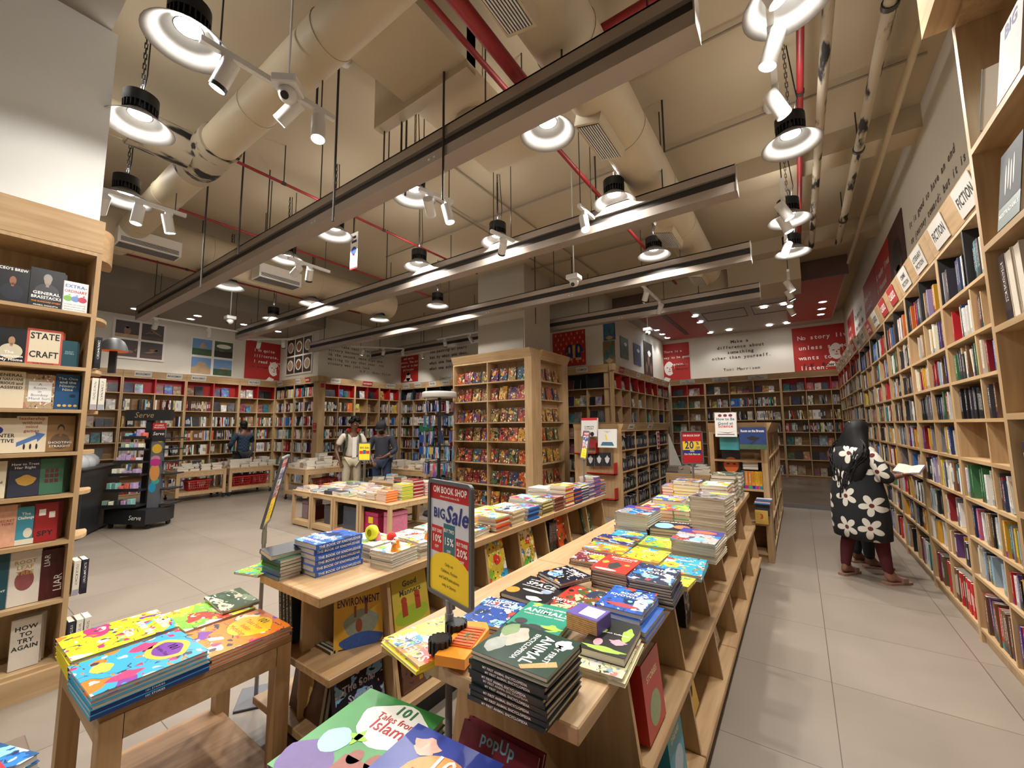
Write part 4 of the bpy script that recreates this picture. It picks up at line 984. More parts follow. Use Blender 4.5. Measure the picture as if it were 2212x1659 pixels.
left_book(5, 122, 176, 806, '#234f7d', 'blue cover with little ducks on third shelf', ['The One', 'and the', 'Ninety-', 'Nine'], plain('ink_sand', '#cfd8c8', .5), .023, .34, cov=PLBL, extra=ducks, copies=2)
def oval(o): decal(o, [ell(-.1, .15, .2, .12)], BLUEI, 'printed_oval')
left_book(4, -42, 38, 903, '#d9cfbb', 'cream cover with blue oval on fourth shelf at far left', ['COUNTER', 'INTUITIVE'], INKB, .03, -.05, cov=PLC, extra=oval)
def arrow(o):
    decal(o, [[(-.45, -.22), (.15, -.02), (.12, .06), (.46, .0), (.22, -.22), (.19, -.13), (-.45, -.34)]], plain('print_ar', '#4f72a8', .4, var=0), 'printed_arrow')
    decal(o, [ell(-.2+.2*k, -.34, .035, .08) for k in range(3)], INKB, 'printed_figures', .0006)
left_book(4, 35, 104, 899, '#dcd2c4', 'cream cover with a rising blue arrow on fourth shelf', ['leadership', 'without', 'mind', 'games'], plain('ink_rust', '#a4553f', .5), .024, .40, cov=PLC, extra=arrow)
o = left_book(4, 104, 165, 898, '#8a6840', 'brown cover of a soldier in beret on fourth shelf', None, cov=PLBR, extra=bust('#8f6648', '#5e4a33', 0, .08, '#2a2118'), copies=2)
title(o, ['SHOOTING', 'STRAIGHT'], 0, -.28, .02, INKW, 0, fit=.9*o['dims'][0])
left_book(3, -30, 15, 1000, '#cfc6b6', 'pale cover at far left of fifth shelf', ['round'], INK, .02, -.1, cov=PLC)
def haz(o): decal(o, [ell(.05, -.06, .32, .14, 20, .1)], plain('print_gold', '#b48a3c', .4, var=.2, scale=4), 'printed_cloud')
left_book(3, 20, 90, 997, '#2b2f3c', 'dark night cover with golden cloud on fifth shelf', ['How to Treat', 'Her Right'], INKW, .02, .36, cov=plain('cover_night', '#2d3140', .4), extra=haz)
def maroon(o): decal(o, [rect(-.28+.2*i, -.12+.2*i, -.18+.14*j, -.07+.14*j) for i in range(3) for j in range(3)], plain('print_mar', '#5d2f2f', .4, var=0), 'printed_squares')
left_book(3, 89, 141, 993, '#3c6b52', 'green cover with maroon squares on fifth shelf', None, cov=PLGR, extra=maroon, copies=4)
left_book(2, -18, 37, 1099, '#d99a7a', 'peach sunset cover on sixth shelf at left', ['A SECRET', 'HISTORY'], plain('ink_brick', '#9c4a2a', .5), .018, .1, cov=plain('cover_peach', '#d7a184', .4, var=.25, scale=5))
def whale(o): decal(o, [ell(.15, -.2, .24, .13), rect(-.5, .5, -.5, -.36)], plain('print_wh', '#d9d3bf', .4, var=0), 'printed_shape')
left_book(2, 37, 78, 1101, '#3f8ea0', 'teal cover with cream shapes on sixth shelf', ['The', 'Challenge'], INKW, .022, .28, cov=PLLT, extra=whale, copies=0)
def masks(o): decal(o, [rect(-.3, -.02, .18, .34), rect(.12, .38, .1, .26)], INKW, 'printed_mask')
o = left_book(2, 75, 128, 1092, '#9c1f22', 'red spy cover with white marks on sixth shelf', ['SPY'], INKB, .04, -.34, cov=PLRD, extra=masks, copies=2)
left_book(1, -20, 21, 1205, '#20343a', 'dark cover at far left of seventh shelf', ['NIGHT'], INKW, .015, -.2, cov=PLT)
def bloom(o): decal(o, [ell(0, -.05, .30, .19)], plain('print_bl', '#8a4a4a', .5, var=.5, scale=3), 'printed_bloom')
left_book(1, 19, 90, 1200, '#d9cdbf', 'cream cover with a dark bloom on seventh shelf', ['ROOT', 'LEAF', 'TREE'], plain('ink_ochre', '#b08d3a', .5), .03, .26, cov=plain('cover_shell', '#d8cfc3', .45), extra=bloom, copies=0)
o = left_book(1, 89, 146, 1195, '#4d1a1c', 'dark red cover with sideways LIAR lettering on seventh shelf', None, cov=plain('cover_wine', '#4a1a1b', .4, var=.5, scale=7), copies=2)
title(o, ['LIAR'], .34, -.2, .05, INKW, 0, rot=R90); title(o, ['LIAR'], -.16, .28, .035, INKW, 0, rot=R90)
left_book(0, 22, 88, 1350, '#d6cec2', 'beige cover with bold black words on lowest shelf', ['HOW', 'TO', 'TRY', 'AGAIN'], INKB, .034, .26, cov=plain('cover_beige', '#d3cabd', .45), copies=2)
for k, (z, n) in enumerate([(1.683, 2), (.517, 2), (.151, 3), (1.957, 1)]):
    for j in range(n):
        c = ['#e3dfd2', '#ddd8ca', '#2b2c3a'][(k+j) % 3] if k < 3 else '#22252c'; F = frame((-3.98+.0*j, .612+.033*j, z+.001), R90*2)
        book('side_book', ['white spine beside the third shelf post', 'white spine with lettering below the sixth shelf', 'spine on the floor level end shelf', 'dark spine on the end shelf by the black lamp'][k]+(', the outer one' if j else ''), on_shelf_spine(frame((-3.80, .61+.036*j, z+.001), R90), 0, 0, 0, .13, .21), .13, .21, .03, TINT, SPINE, hexc(c), group='spines on the curved end shelves')

# ================================================================ near right case: x = .6
NZ = [.62, .93, 1.245, 1.58, 1.89, 2.19, 2.57]
nc = bookcase('tall deep maple bookcase at the right edge', (.6, 2.2, 0), -R90, 1.4, .36, NZ, 3.10, 1, None, None, None, posts=(.028, .028), back=WOOD)
obj('canopy', MB().box(-.0, 1.4, -.085, .36, 3.1, 3.32), WOODX, nc)
FN = frame((.6, 2.2, 0), -R90)
def near_face(x, z, w, h, t, what, m, col, lines=None, ink=INKW, size=.03, ty=0.2, tilt=.12, y=.10, turn=0.0, spine=None):
    o = book('novel', what, on_shelf_face(FN, x, y, z+.001, h, tilt, turn), w, h, t, m, spine or TINT, hexc(col), group='books in the right edge bookcase')
    if lines: title(o, lines, 0, ty, size, ink, 1, fit=w*.9)
    return o
near_face(.10, 2.57, .15, .22, .05, 'pale blue mottled cover on the top visible shelf', plain('cover_sky', '#a9b4bb', .5, var=.35, scale=9), '#a9b4bb', turn=-.55, y=.075)
near_face(.23, 2.57, .16, .31, .04, 'tall mottled grey cover on top visible shelf', plain('cover_fog', '#a39c96', .5, var=.3, scale=8), '#a39c96', turn=-.3, y=.09)
near_face(.36, 2.57, .17, .25, .03, 'white and pink cover with blue letters at right edge', plain('cover_pinkw', '#b9aeab', .6, var=.1, scale=5), '#b9aeab', ['BIG'], BLUEI, .06, .28, y=.03)
o = near_face(.24, 2.19, .17, .26, .03, 'black and green cover with pale hands', plain('cover_pine', '#1c3a2c', .4), '#1c3a2c', ['NOSTRADAMUS'], INKW, .02, -.36, y=.03)
decal(o, [rect(-.5, .5, -.22, .5)], INKB, 'printed_night'); decal(o, [ell(-.2+.12*k, .1+.05*(k % 2), .03, .2) for k in range(4)], plain('print_bone', '#b9b6ac', .5), 'printed_hands', .0007)
for k, (x, c, w) in enumerate([(.07, '#3c2f2a', 'brown worn cover leaning on the near case post'), (.125, '#d5cbb8', 'cream pages of a leaning paperback beside the worn cover'), (.19, '#cbbfae', 'thick paperback with pages turned out beside the pair')]):
    Tn = on_shelf_spine(FN, x, .02, 1.891, .13, .24, -.06)
    book('novel', w, Tn @ Matrix.Rotation(math.pi if k else 0, 4, 'Y') @ Matrix.Translation((0, 0, -.05 if k else 0)), .13, .24, .05, TINT, SPINE, hexc(c), group='books in the right edge bookcase')
fill_row(FN, .3, 1.3, 1.891, .28, .3, 'spines'); fill_row(FN, .03, 1.3, 1.246, .3, .3, 'spines', None, None, .6)

# ================================================================ tables and counters
def castor(mb, x, y): mb.box(x-.012, x+.012, y-.012, y+.012, .06, .1).cyl((x-.012, y, .03), (x+.012, y, .03), .03, n=12)
def table(name, label, x0, x1, y0, y1, H, leg=.06, low=None, wheels=False, apron=.09, group=None, top=.03, m=None, rz=0.0, cat='table'):
    cx, cyy = (x0+x1)/2, (y0+y1)/2; t = thing(name, label, cat, (cx, cyy, 0), rz, group); w, d = (x1-x0)/2, (y1-y0)/2; b = .1 if wheels else 0
    obj('table_top', MB().bevelbox(-w, w, -d, d, H-top, H, .004), m or WOODX, t)
    ap = MB(); i = .012
    for s in (-1, 1):
        ap.box(-w+leg, w-leg, s*(d-i)-.010, s*(d-i)+.010, H-top-apron, H-top); ap.box(s*(w-i)-.010, s*(w-i)+.010, -d+leg, d-leg, H-top-apron, H-top)
    obj('apron', ap, WOODX, t)
    for sx in (-1, 1):
        for sy in (-1, 1):
            l = MB(); xx, yy = sx*(w-leg/2-.002), sy*(d-leg/2-.002); l.box(xx-leg/2, xx+leg/2, yy-leg/2, yy+leg/2, b, H-top)
            lg = obj('leg', l, WOOD, t)
            if wheels: cm = MB(); castor(cm, xx, yy); obj('castor', cm, DARK, lg)
    if low: obj('lower_shelf', MB().box(-w+.02, w-.02, -d+.02, d-.02, low-.025, low).box(-w+leg, w-leg, -d, -d+.02, low-.07, low).box(w-.02, w, -d+leg, d-leg, low-.07, low), WOODX, t)
    return t
table('display_table', 'worn maple table of story books at lower left', -2.70, -2.02, .42, 1.07, .585, .065, apron=.085, m=PLY)
tag(obj('floor_board', MB().bevelbox(-2.72, -1.5, .1, 1.04, .0, .045, .006), PLY), 'low worn plywood board under the lower left table', 'board')
table('display_table', 'table of story books cut by the bottom of the picture', -1.24, -.42, .42, .93, .60, .06, m=PLY)
table('display_table', 'dark table corner at the lower left edge', -2.15, -1.72, -.25, .27, .56, .06, m=plain('grey_wood', '#6b5a4c', .6, var=.15, scale=20))
A1 = table('book_table', 'long low table with red baskets before the far left wall, left one', -11.65, -10.9, 3.15, 4.08, .64, .06, .2, True, group='tables before the far left wall')
A2 = table('book_table', 'long low table with red baskets before the far left wall, right one', -11.65, -10.9, 4.14, 5.1, .64, .06, .2, True, group='tables before the far left wall')
TB = table('book_table', 'wheeled table of pale paperbacks before the corner post', -9.4, -8.53, 4.64, 5.65, .69, .07, .2, True)
TD = table('book_table', 'table of pale paperbacks behind the man in grey shirt', -7.4, -6.1, 5.75, 6.6, .69, .07, .2)
table('book_table', 'small table of magazines inside the alcove entrance', -2.1, -1.3, 8.0, 8.6, .66, .06, .3)
NT = [(-6.88, -6.32), (-6.30, -5.72), (-5.70, -5.09), (-5.07, -4.42)]
for k in range(4):
    table('nesting_table', '%s small cube table under the low book display' % ['leftmost', 'second from left', 'second from right', 'rightmost'][k], *NT[k], 3.54, 4.6, .55, .045, .09, apron=.05, group='row of small cube tables', top=.02)
table('nesting_table', 'low table behind the row of small cube tables', -6.75, -5.75, 4.9, 5.3, .55, .05, .1, apron=.05)

def counter(label, x0, x1, y0, y1, H, flare, name, ends=.3, mid=.43, pitch=.5, brk=(), base=.12, cstart=None, mstart=None):
    """A-framed island: a top slab over two tiers of open bins on either side"""
    t = thing(name, label, 'display counter', (0, 0, 0))
    ys = [y0]+list(brk)+[y1]; tp = MB(); 
    for a, b in zip(ys[:-1], ys[1:]): tp.bevelbox(x0, x1, a+.002, b-.002, H-.045, H, .004)
    obj('counter_top', tp, WOODY, t)
    cx = (x0+x1)/2; e0, e1 = y0+ends, y1-.05
    obj('centre_panel', MB().box(cx-.01, cx+.01, cstart or e0, e1, base, H-.05), WOOD, t)
    obj('end_panel', MB().prism([(x0+.06, H-.05), (x1-.06, H-.05), (x1+flare-.03, base), (x0-flare+.03, base)], 0, .02, axes((0, e0+.02, 0), (1, 0, 0), (0, 0, 1), (0, -1, 0))), WOOD, t)
    xs = lambda z: (x0+.02-flare*(H-z)/H, x1-.02+flare*(H-z)/H)
    for zz, lab in ((mid, 'bin_shelf'), (base, 'base_shelf')):
        a, b = xs(zz); a -= .02; b += .02
        for p, q in zip(ys[:-1], ys[1:]):
            obj(lab, MB().bevelbox(a, b, (mstart if mstart and lab == 'bin_shelf' and p == y0 else p+.003+(.03 if p == y0 else 0)), q-.003, zz-.035, zz, .003), WOODY, t)
    n = max(2, round((e1-e0)/pitch))
    for k in range(n+1):
        y = e0+(e1-e0)*k/n
        d = MB(); d.prism([(xs(H-.05)[0]+.02, H-.05), (xs(H-.05)[1]-.02, H-.05), (xs(base)[1], base), (xs(base)[0], base)], 0, .02, axes((0, y+.01, 0), (1, 0, 0), (0, 0, 1), (0, -1, 0)))
        obj('divider', d, WOOD, t)
    obj('plinth', MB().box(xs(0)[0]+.06, xs(0)[1]-.06, y0+.12, y1-.06, 0, base-.035), BLACKP, t)
    return t
counter('long maple island of encyclopedias and story books in the middle', -1.27, -.50, .99, 5.3, .80, .09, 'island_counter', .43, .45, .62, (2.05, 3.1, 4.2), mstart=1.42)
counter('maple counter of novelty books along the middle left', -2.35, -1.79, 1.06, 4.35, .80, .10, 'side_counter', .40, .46, .42, (2.1, 3.2), .16, 1.14)

# end unit of children's science
eu = bookcase('waist high maple end unit with a science book on show', (-.92, 5.56, 0), 0, .60, .30, [.10, .42, .80, 1.13], 1.46, 1, (.11, .07), None, None, posts=(.05, .06), back=WOODD)
bookcase('waist high maple bookcase running back behind the end unit', (-.32, 5.88, 0), R90, 3.0, .3, [.10, .42, .80, 1.13], 1.46, 5, (.11, .05), None, None)
Fe = frame((-.32, 5.88, 0), R90)
for z in (.10, .42, .80, 1.13):
    for a, b in col_spans(3.0, 5): fill_row(Fe, a, b, z+.001, .3, .25, 'faces' if RND.random() < .6 else 'spines')
# end block of the notebook bookcase with red ledges
eb = bookcase('maple end unit with red ledges left of the notebooks', (-3.38, 6.83, 0), 0, .84, .3, [.06], 1.47, 1, (.11, .05), None, None, back=WOOD)
obj('end_panel', MB().box(0, .84, -.012, 0, 0, 1.47), WOOD, eb)
for k, (z, x0, x1) in enumerate([(1.05, .06, .48), (.72, .30, .80), (.30, .45, .80)]):
    r = thing('red_ledge', '%s red metal ledge on the end unit beside the notebooks' % ['upper', 'middle', 'lower'][k], 'shelf', (-3.38, 6.83, z), 0, 'red ledges on the end unit')
    obj('tray', MB().box(x0, x1, -.16, -.013, 0, .012).box(x0, x1, -.16, -.15, 0, .03).box(x1-.012, x1, -.16, -.013, 0, .2), RED, r)
# ================================================================ books lying on the tables
def stack(kind, what, x, y, z, w, h, t, n, rot, m, col, titles=(), jit=.006, flip=(), spine=None, spinem=None, where='on the island', cat='book', below=None, tones=None, sp_col=None, grp=None, cover=TINT):
    top = None; col = hexc(col)
    for k in range(n):
        last = k == n-1; r = math.radians(rot)+(RND.uniform(-1, 1)*.025 if n > 1 else 0)
        if k in flip: r += math.pi
        lab = lab16(what+(' lying %s' % where if n == 1 else ', topmost of its stack %s' % where), what+', topmost of its pile', what) if last else lab16('%s from the bottom in the pile of the %s' % (ordinal(k), what), '%s from bottom, pile of the %s' % (ordinal(k), what))
        c = col if not tones else hexc(tones[k % len(tones)])
        o = book(kind, lab, lying(x+RND.uniform(-jit, jit)*(n > 1), y+RND.uniform(-jit, jit)*(n > 1), z, r), w, h, t-.0006, m if last else cover, spinem or (TINT if not spine else TINT), c, cat, grp)
        if spine and (k in flip or not flip) and not (last and flip):
            title(o, spine[0], 0, 0, min(spine[1], t*.75), spine[2], 1, face='spine', name='spine_title', fit=h*.9)
        z += t
        if last: top = o
    for a in titles: title(top, *a[:4], **(a[4] if len(a) > 4 else {}))
    return top
K = math.pi
def flatc(name, col, var=.12, scale=6): return plain('cover_'+name, col, .3, var=var, scale=scale)
YI = plain('ink_yellow', '#f5d532', .5); OI = plain('ink_flame', '#e8592b', .5); GI = plain('ink_lime', '#9ccb3a', .5); BI = plain('ink_royal', '#20489c', .5); PI_ = plain('ink_violet', '#4c2a86', .5); RI = plain('ink_scarlet', '#c5262b', .5); GR = plain('ink_green', '#2c7a3f', .5)
IS = 'on the island'
def creatures(o):
    decal(o, [ell(-.15, -.25, .28, .17, 24, .12)], plain('print_hide', '#b9b2a2', .4, var=.3, scale=9), 'printed_rhinoceros')
    decal(o, [ell(.18, -.34, .22, .11, 24, .1)], plain('print_ele', '#a3a8a0', .4, var=.3, scale=9), 'printed_elephant', .0005)
    decal(o, [ell(-.3, .36, .14, .10, 14, .2)], plain('print_shark', '#d6dadf', .4, var=.2, scale=9), 'printed_shark', .0006)
    decal(o, [[(.22, .5), (.5, .18), (.44, .12), (.12, .44)]], plain('print_giraffe', '#cda067', .4, var=.6, scale=60), 'printed_giraffe', .0005)
    decal(o, [ell(-.28, -.38, .2, .1, 20, .1)], plain('print_frog', '#7f9a6a', .4, var=.3, scale=9), 'printed_lizard', .0007)
aw, ah = .20, .245
an = stack('encyclopedia', 'dark green animal encyclopedia with big white letters', -.68, 1.03, .80, aw, ah, .0128, 10, -90, flatc('pine2', '#1f3f31', .25, 4), '#1c2b27', jit=.005, flip=(0, 1, 2, 3, 4, 5, 6, 7), spine=('MY FIRST ANIMAL ENCYCLOPEDIA', .009, INKW), where=IS, cover=flatc('pinespine', '#17201f'))
creatures(an)
title(an, ['MY FIRST'], -.02, .30, .024, INKW, 1, fit=.11); title(an, ['ANIMAL'], 0, .08, .050, INKW, 1, fit=.155); title(an, ['ENCYCLOPEDIA'], 0, -.04, .022, INKW, 1, fit=.15)
def planets(o):
    decal(o, [ell(-.38, -.25, .14, .13)], plain('print_sun', '#f08a1e', .4, var=.3, scale=20), 'printed_sun'); decal(o, [ell(.25, -.02, .11, .09)], plain('print_pl', '#8c9bb5', .4), 'printed_planet')
    decal(o, [ell(.2, -.38, .17, .08, 20, .1), ell(0, -.12, .24, .04)], INKW, 'printed_shuttle', .0005); decal(o, [ell(-.1, .42, .09, .07), ell(.3, .4, .04, .03)], OI, 'printed_mars')
o = stack('encyclopedia', 'black space encyclopedia with orange title', -1.0, 1.61, .80, .22, .245, .017, 2, 0, flatc('void', '#101116'), '#15161b', [(['MY ENCYCLOPEDIA OF'], -.02, .32, .014, INKW), (['SPACE'], 0, .12, .05, OI, dict(fit=.19)), (['WHAT? WHY? HOW? WHEN?'], 0, .03, .012, INKW)], where=IS); planets(o)
o = stack('encyclopedia', 'small dark space book laid askew', -.95, 1.78, .835, .175, .18, .012, 2, -24, ART['space'], '#16182c', [(['SPACE'], .12, .26, .036, INKW, dict(fit=.11)), (['ENCYCLOPEDIA'], .12, .15, .012, INKW)], where='upon the black space encyclopedia')
o = stack('encyclopedia', 'blue history encyclopedia with white title', -1.03, 1.34, .80, .17, .225, .014, 2, 8, ART['ocean'], '#2a4fa0', [(['MY FIRST'], .05, .38, .024, INKW), (['HISTORY'], .02, .22, .046, INKW, dict(fit=.15)), (['ENCYCLOPEDIA'], .02, .12, .018, INKW)], where=IS)
def wildlife(o): decal(o, [ell(-.3, .42, .1, .06, 16, .2), ell(.3, -.34, .18, .1, 18, .3)], GI, 'printed_beasts'); decal(o, [ell(0, -.42, .3, .08, 20, .3), ell(-.3, -.3, .12, .1)], INKB, 'printed_zebra', .0005)
o = stack('encyclopedia', 'teal animals encyclopedia with yellow title', -.83, 1.39, .80, .205, .21, .019, 2, 6, flatc('jade', '#2f9177'), '#2f9177', [(['MY ENCYCLOPEDIA OF'], .06, .30, .016, INKW), (['ANIMALS'], 0, .10, .042, YI, dict(fit=.18)), (['WHAT? WHY? HOW? WHEN?'], 0, .0, .012, INKW)], where=IS); wildlife(o)
o = stack('encyclopedia', 'bright yellow science encyclopedia jutting over the counter edge', -1.09, 1.065, .80, .24, .245, .011, 2, 168, ART['bright'], '#f2de3c', [(['SCIENCE'], 0, .30, .05, BI, dict(fit=.2)), (['ENCYCLOPEDIA'], 0, .17, .024, BI)], where=IS)
tr = thing('truck_shaped_book', 'orange truck shaped book with black wheels on the yellow encyclopedia', 'book', (-.955, 1.085, .823), math.radians(18))
tb = MB(); tb.prism([(-.05, -.12), (.05, -.12), (.055, .08), (.03, .12), (-.05, .11)], 0, .03); obj('truck_body', tb, plain('cover_truck', '#ef9a2b', .35, var=.05), tr)
pn = MB(); pn.box(-.03, .045, -.06, .07, .03, .034); obj('truck_bed', pn, plain('cover_bed', '#e2681e', .35), tr)
for k in range(8): pass
st = MB()
for k in range(7): st.box(-.028, .043, -.055+.018*k, -.05+.018*k, .034, .036)
obj('bed_ribs', st, plain('cover_rib', '#b84a14', .35), tr)
obj('lettering', text_mb(['DUMP', 'TRUCK'], .016, 'C', 1.1, 1, T=Matrix.Translation((.008, .0, .0365)) @ Matrix.Rotation(R90, 4, 'Z')), GR, tr)
for sx in ((-.062, -.06), (-.058, .055)): 
    wl = MB(); wl.cyl((sx[0], sx[1], .012), (sx[0], sx[1], .05), .034, n=18)
    for q in range(14):
        a = 2*K*q/14; wl.box(.030, .038, -.004, .004, .012, .05, Matrix.Translation((sx[0], sx[1], 0)) @ Matrix.Rotation(a, 4, 'Z'))
    obj('wheel', wl, BLACKP, tr)
o = stack('encyclopedia', 'red dinosaur encyclopedia lying upside down', -.80, 1.62, .80, .17, .24, .018, 2, 180, ART['comic'], '#c93a2c', [(['DINOSAURS'], 0, .16, .034, YI, dict(fit=.16)), (['MY ENCYCLOPEDIA OF'], 0, .30, .013, INKW)], where=IS)
bx = thing('boxed_set', 'small purple boxed set of little books on the island', 'box set', (-.655, 1.40, .838), math.radians(-5))
obj('slipcase', MB().bevelbox(-.062, .062, -.05, .05, 0, .058, .002), plain('slip', '#6a5aa8', .3, var=.25, scale=40), bx); g = MB()
for k in range(8): g.box(-.0635, -.062, -.046, .046, .004+.0065*k, .0092+.0065*k); g.box(-.06, .06, -.0512, -.05, .004+.0065*k, .0092+.0065*k)
obj('book_edges', g, plain('edges', '#c9a06a', .6, var=.5, scale=90), bx); obj('printed_panel', MB().box(-.02, .05, -.035, .035, .058, .0586), INKW, bx)
sb = stack('story_book', 'blue cover book under the knowledge book', -.585, 1.60, .80, .20, .235, .018, 2, 0, flatc('royal', '#2a5fb4'), '#2a5fb4', where=IS)
o = stack('encyclopedia', 'book of knowledge with blue cover', -.60, 1.635, .836, .178, .225, .018, 2, 0, ART['ocean'], '#2f62c0', [(['THE'], .1, .26, .014, YI), (['BOOK OF'], .08, .17, .024, YI), (['KNOWLEDGE'], .06, .05, .026, INKW, dict(fit=.13))], where='upon the blue cover book')
decal(o, [ell(0, -.3, .34, .07, 20, .1)], RI, 'printed_dragon')
o = stack('story_book', 'picture stories with carriage below the storybook collection', -.555, 1.33, .80, .16, .25, .012, 2, 4, ART['pale'], '#e3dfae', where=IS)
o = stack('story_book', 'thick black and yellow storybook collection', -.56, 1.375, .824, .145, .235, .026, 1, 5, flatc('night2', '#16170f'), '#c6c82c', [(['Storybook Collection'], 0, .05, .012, YI)], where='upon the carriage stories')
decal(o, [ell(-.3, .1, .14, .09, 16, .15), ell(.32, .1, .12, .2, 16, .15), ell(0, -.4, .45, .06, 20, .2)], GI, 'printed_yellow_figures'); decal(o, [ell(.2, -.15, .18, .07, 16, .3), ell(-.2, -.25, .1, .1)], plain('print_pink', '#e59aa6', .4), 'printed_pigs', .0006)
title(o, 'Storybook Collection', 0, 0, .014, INKB, 1, face='spine', name='spine_title')
o = stack('encyclopedia', 'red science encyclopedia', -.765, 1.975, .80, .175, .235, .0105, 8, 0, flatc('science', '#d03a2c', .2), '#6b3f3e', [(['SCIENCE'], .05, .33, .032, INKW, dict(fit=.13)), (['ENCYCLOPEDIA'], .05, .24, .012, INKW)], where=IS)
decal(o, [ell(.0, -.12, .17, .2, 20, .15)], INKB, 'printed_microscope'); decal(o, [ell(-.32, .02, .1, .09, 12, .2), ell(.3, .0, .08, .05)], plain('print_or', '#f0a03c', .4), 'printed_icons'); decal(o, [ell(-.1, -.42, .3, .05)], INKW, 'printed_bench')
o = stack('encyclopedia', 'dark blue wild animals book with lime letters', -.56, 1.885, .80, .18, .215, .0105, 10, 3, ART['ocean'], '#2b3350', [(['LION', 'WORLD'], 0, .16, .036, GI, dict(fit=.12))], where=IS)
for nm, what, x, y, w, h, n, t, c, a, ln, ik in [
    ('whyA', 'orange question book with yellow balloon', -.99, 2.40, .25, .165, 2, .013, '#ec8a2f', 'bright', ['WHY?'], RI), ('whyB', 'navy question book with yellow balloon', -1.01, 2.585, .25, .165, 2, .014, '#2b2a6e', 'space', ['HOW?'], YI),
    ('whyC', 'sky blue question book with yellow balloon', -.98, 2.77, .20, .165, 2, .014, '#2fa4cf', 'ocean', ['SEA'], YI), ('whyD', 'lime question book with yellow balloon', -.76, 2.68, .20, .23, 2, .013, '#8fbe3a', 'bright', ['WHO?'], BI),
    ('whyE', 'maroon and white question book', -.99, 2.175, .19, .185, 3, .010, '#7a2a34', 'pale', ['WHAT?'], YI), ('whyF', 'yellow question book on a navy pile', -.745, 2.385, .205, .235, 2, .014, '#f4c92f', 'bright', ['HOW?'], OI),
    ('fish', 'turquoise fish activity book near the counter edge', -.54, 2.32, .195, .28, 2, .014, '#2fa6c4', 'bright', ['Splash'], INKW), ('zoo', 'yellow zoo cut-out book near the counter edge', -.55, 2.10, .19, .13, 2, .012, '#e6c83a', 'kids', None, INKW)]:
    o = stack('question_book', what, x, y, .80, w, h, t, n, RND.uniform(-4, 4), ART[a], c, [(ln, .0, .22, .03, ik)] if ln else (), where=IS)
    if nm.startswith('why'): decal(o, [ell(.18, .05, .28, .2, 22, .06)], plain('print_balloon', '#f2d730', .4), 'printed_balloon'); title(o, ['TELL', 'ME'], .18, .06, .022, INKB, 1)
def when(x, y, z, n, what, t=.0145):
    o = stack('magazine', what, x, y, z, .235, .30, t, n, -2, ART['ocean'], '#e9e6ef', where=IS, tones=['#a9a7a6', '#b7b4b0', '#9a9896'], cover=PAGES)
    decal(o, [rect(-.5, .5, .14, .5)], plain('print_indigo', '#33308a', .4, var=.3, scale=12), 'printed_sky'); decal(o, [ell(.06, .30, .3, .12, 24, .04)], OI, 'printed_flash', .0007); title(o, ['WHEN'], .06, .27, .05, INKB, 1)
    return o
when(-.525, 2.655, .80, 8, 'WHEN magazine with orange flash beside the aisle', .013)
when(-1.0, 3.02, .80, 9, 'WHEN magazine with orange flash on the left side', .0155)
o = stack('magazine', 'dark cover magazine of the tallest stack', -.53, 3.18, .80, .225, .29, .0165, 16, -4, ART['dark'], '#2a2c3c', where=IS, tones=['#a5a29f', '#b5b1ab', '#b9b5ae', '#8f8c8a'], cover=PAGES); decal(o, [ell(.1, .3, .28, .1)], YI, 'printed_flash')
o = stack('magazine', 'black geography magazine with a blue lake', -.77, 3.02, .80, .26, .27, .02, 3, 6, flatc('black2', '#1b1a1c'), '#222226', [(['GEOGRAPHY'], .05, .30, .036, OI, dict(fit=.22))], where=IS)
decal(o, [ell(-.18, -.1, .24, .3)], plain('print_lake', '#8fc0d8', .4, var=.3, scale=8), 'printed_lake'); decal(o, [ell(.25, -.12, .2, .2)], plain('print_peel', '#c87a52', .4), 'printed_dunes')
o = stack('workbook', 'thick blue pre-school activity pack', -.98, 3.82, .80, .25, .26, .055, 2, 0, ART['bright'], '#2f62b4', [(['Pre-School'], 0, .28, .04, RI)], where=IS, cover=flatc('packblue', '#2a5cae'))
for q in (o,): title(q, ['Activities'], 0, .1, .03, BI, 1)
pp = thing('shelf_sign', 'blue lettered edge of the pre-school pack', 'label', (-.98, 3.689, .82)) if False else None
o = stack('workbook', 'red story workbook behind the WHEN magazines', -.97, 3.50, .80, .25, .24, .03, 3, 0, ART['tales'], '#c8413f', where=IS)
o = stack('workbook', 'green second grade workbook', -.74, 3.50, .80, .22, .27, .032, 3, 3, ART['bright'], '#3f9a50', [(['Second Grade'], 0, -.4, .03, INKW)], where=IS)
o = stack('workbook', 'green striped pile of story books at the far end', -.62, 3.98, .80, .21, .30, .03, 8, 0, ART['bright'], '#3a8a4a', where=IS, tones=['#b33a44', '#c9c3b4', '#a8323c', '#d5cdbf'])
o = stack('workbook', 'dark green pile of books near the end unit', -.62, 4.45, .80, .21, .28, .035, 8, 0, ART['fauna'], '#2b4a34', where=IS, tones=['#2f5138', '#38402f', '#4a5c3a'])
o = stack('workbook', 'blue topped pile of flat books near the end unit', -.92, 4.35, .80, .24, .3, .03, 7, 0, ART['ocean'], '#4d6fb0', where=IS, tones=['#8c6a3a', '#c9b48a', '#c8a23a'])
o = stack('workbook', 'pink pile of flat books left of the discount sign', -1.12, 4.6, .80, .2, .26, .03, 4, 0, ART['tales'], '#c95a6a', where=IS)
o = stack('workbook', 'yellow flat book before the discount sign', -.95, 4.08, .80, .24, .2, .02, 2, 0, ART['bright'], '#e8d23a', where=IS)
o = stack('workbook', 'grey flat book at the very end of the island', -.62, 4.85, .80, .22, .3, .035, 7, 0, ART['dark'], '#5a6a60', where=IS)
o = stack('workbook', 'white flat book near the red workbook', -.7, 3.76, .80, .22, .17, .03, 5, 0, ART['ocean'], '#5f8fd0', where=IS, tones=['#e0dcd0', '#c8c2b4'])

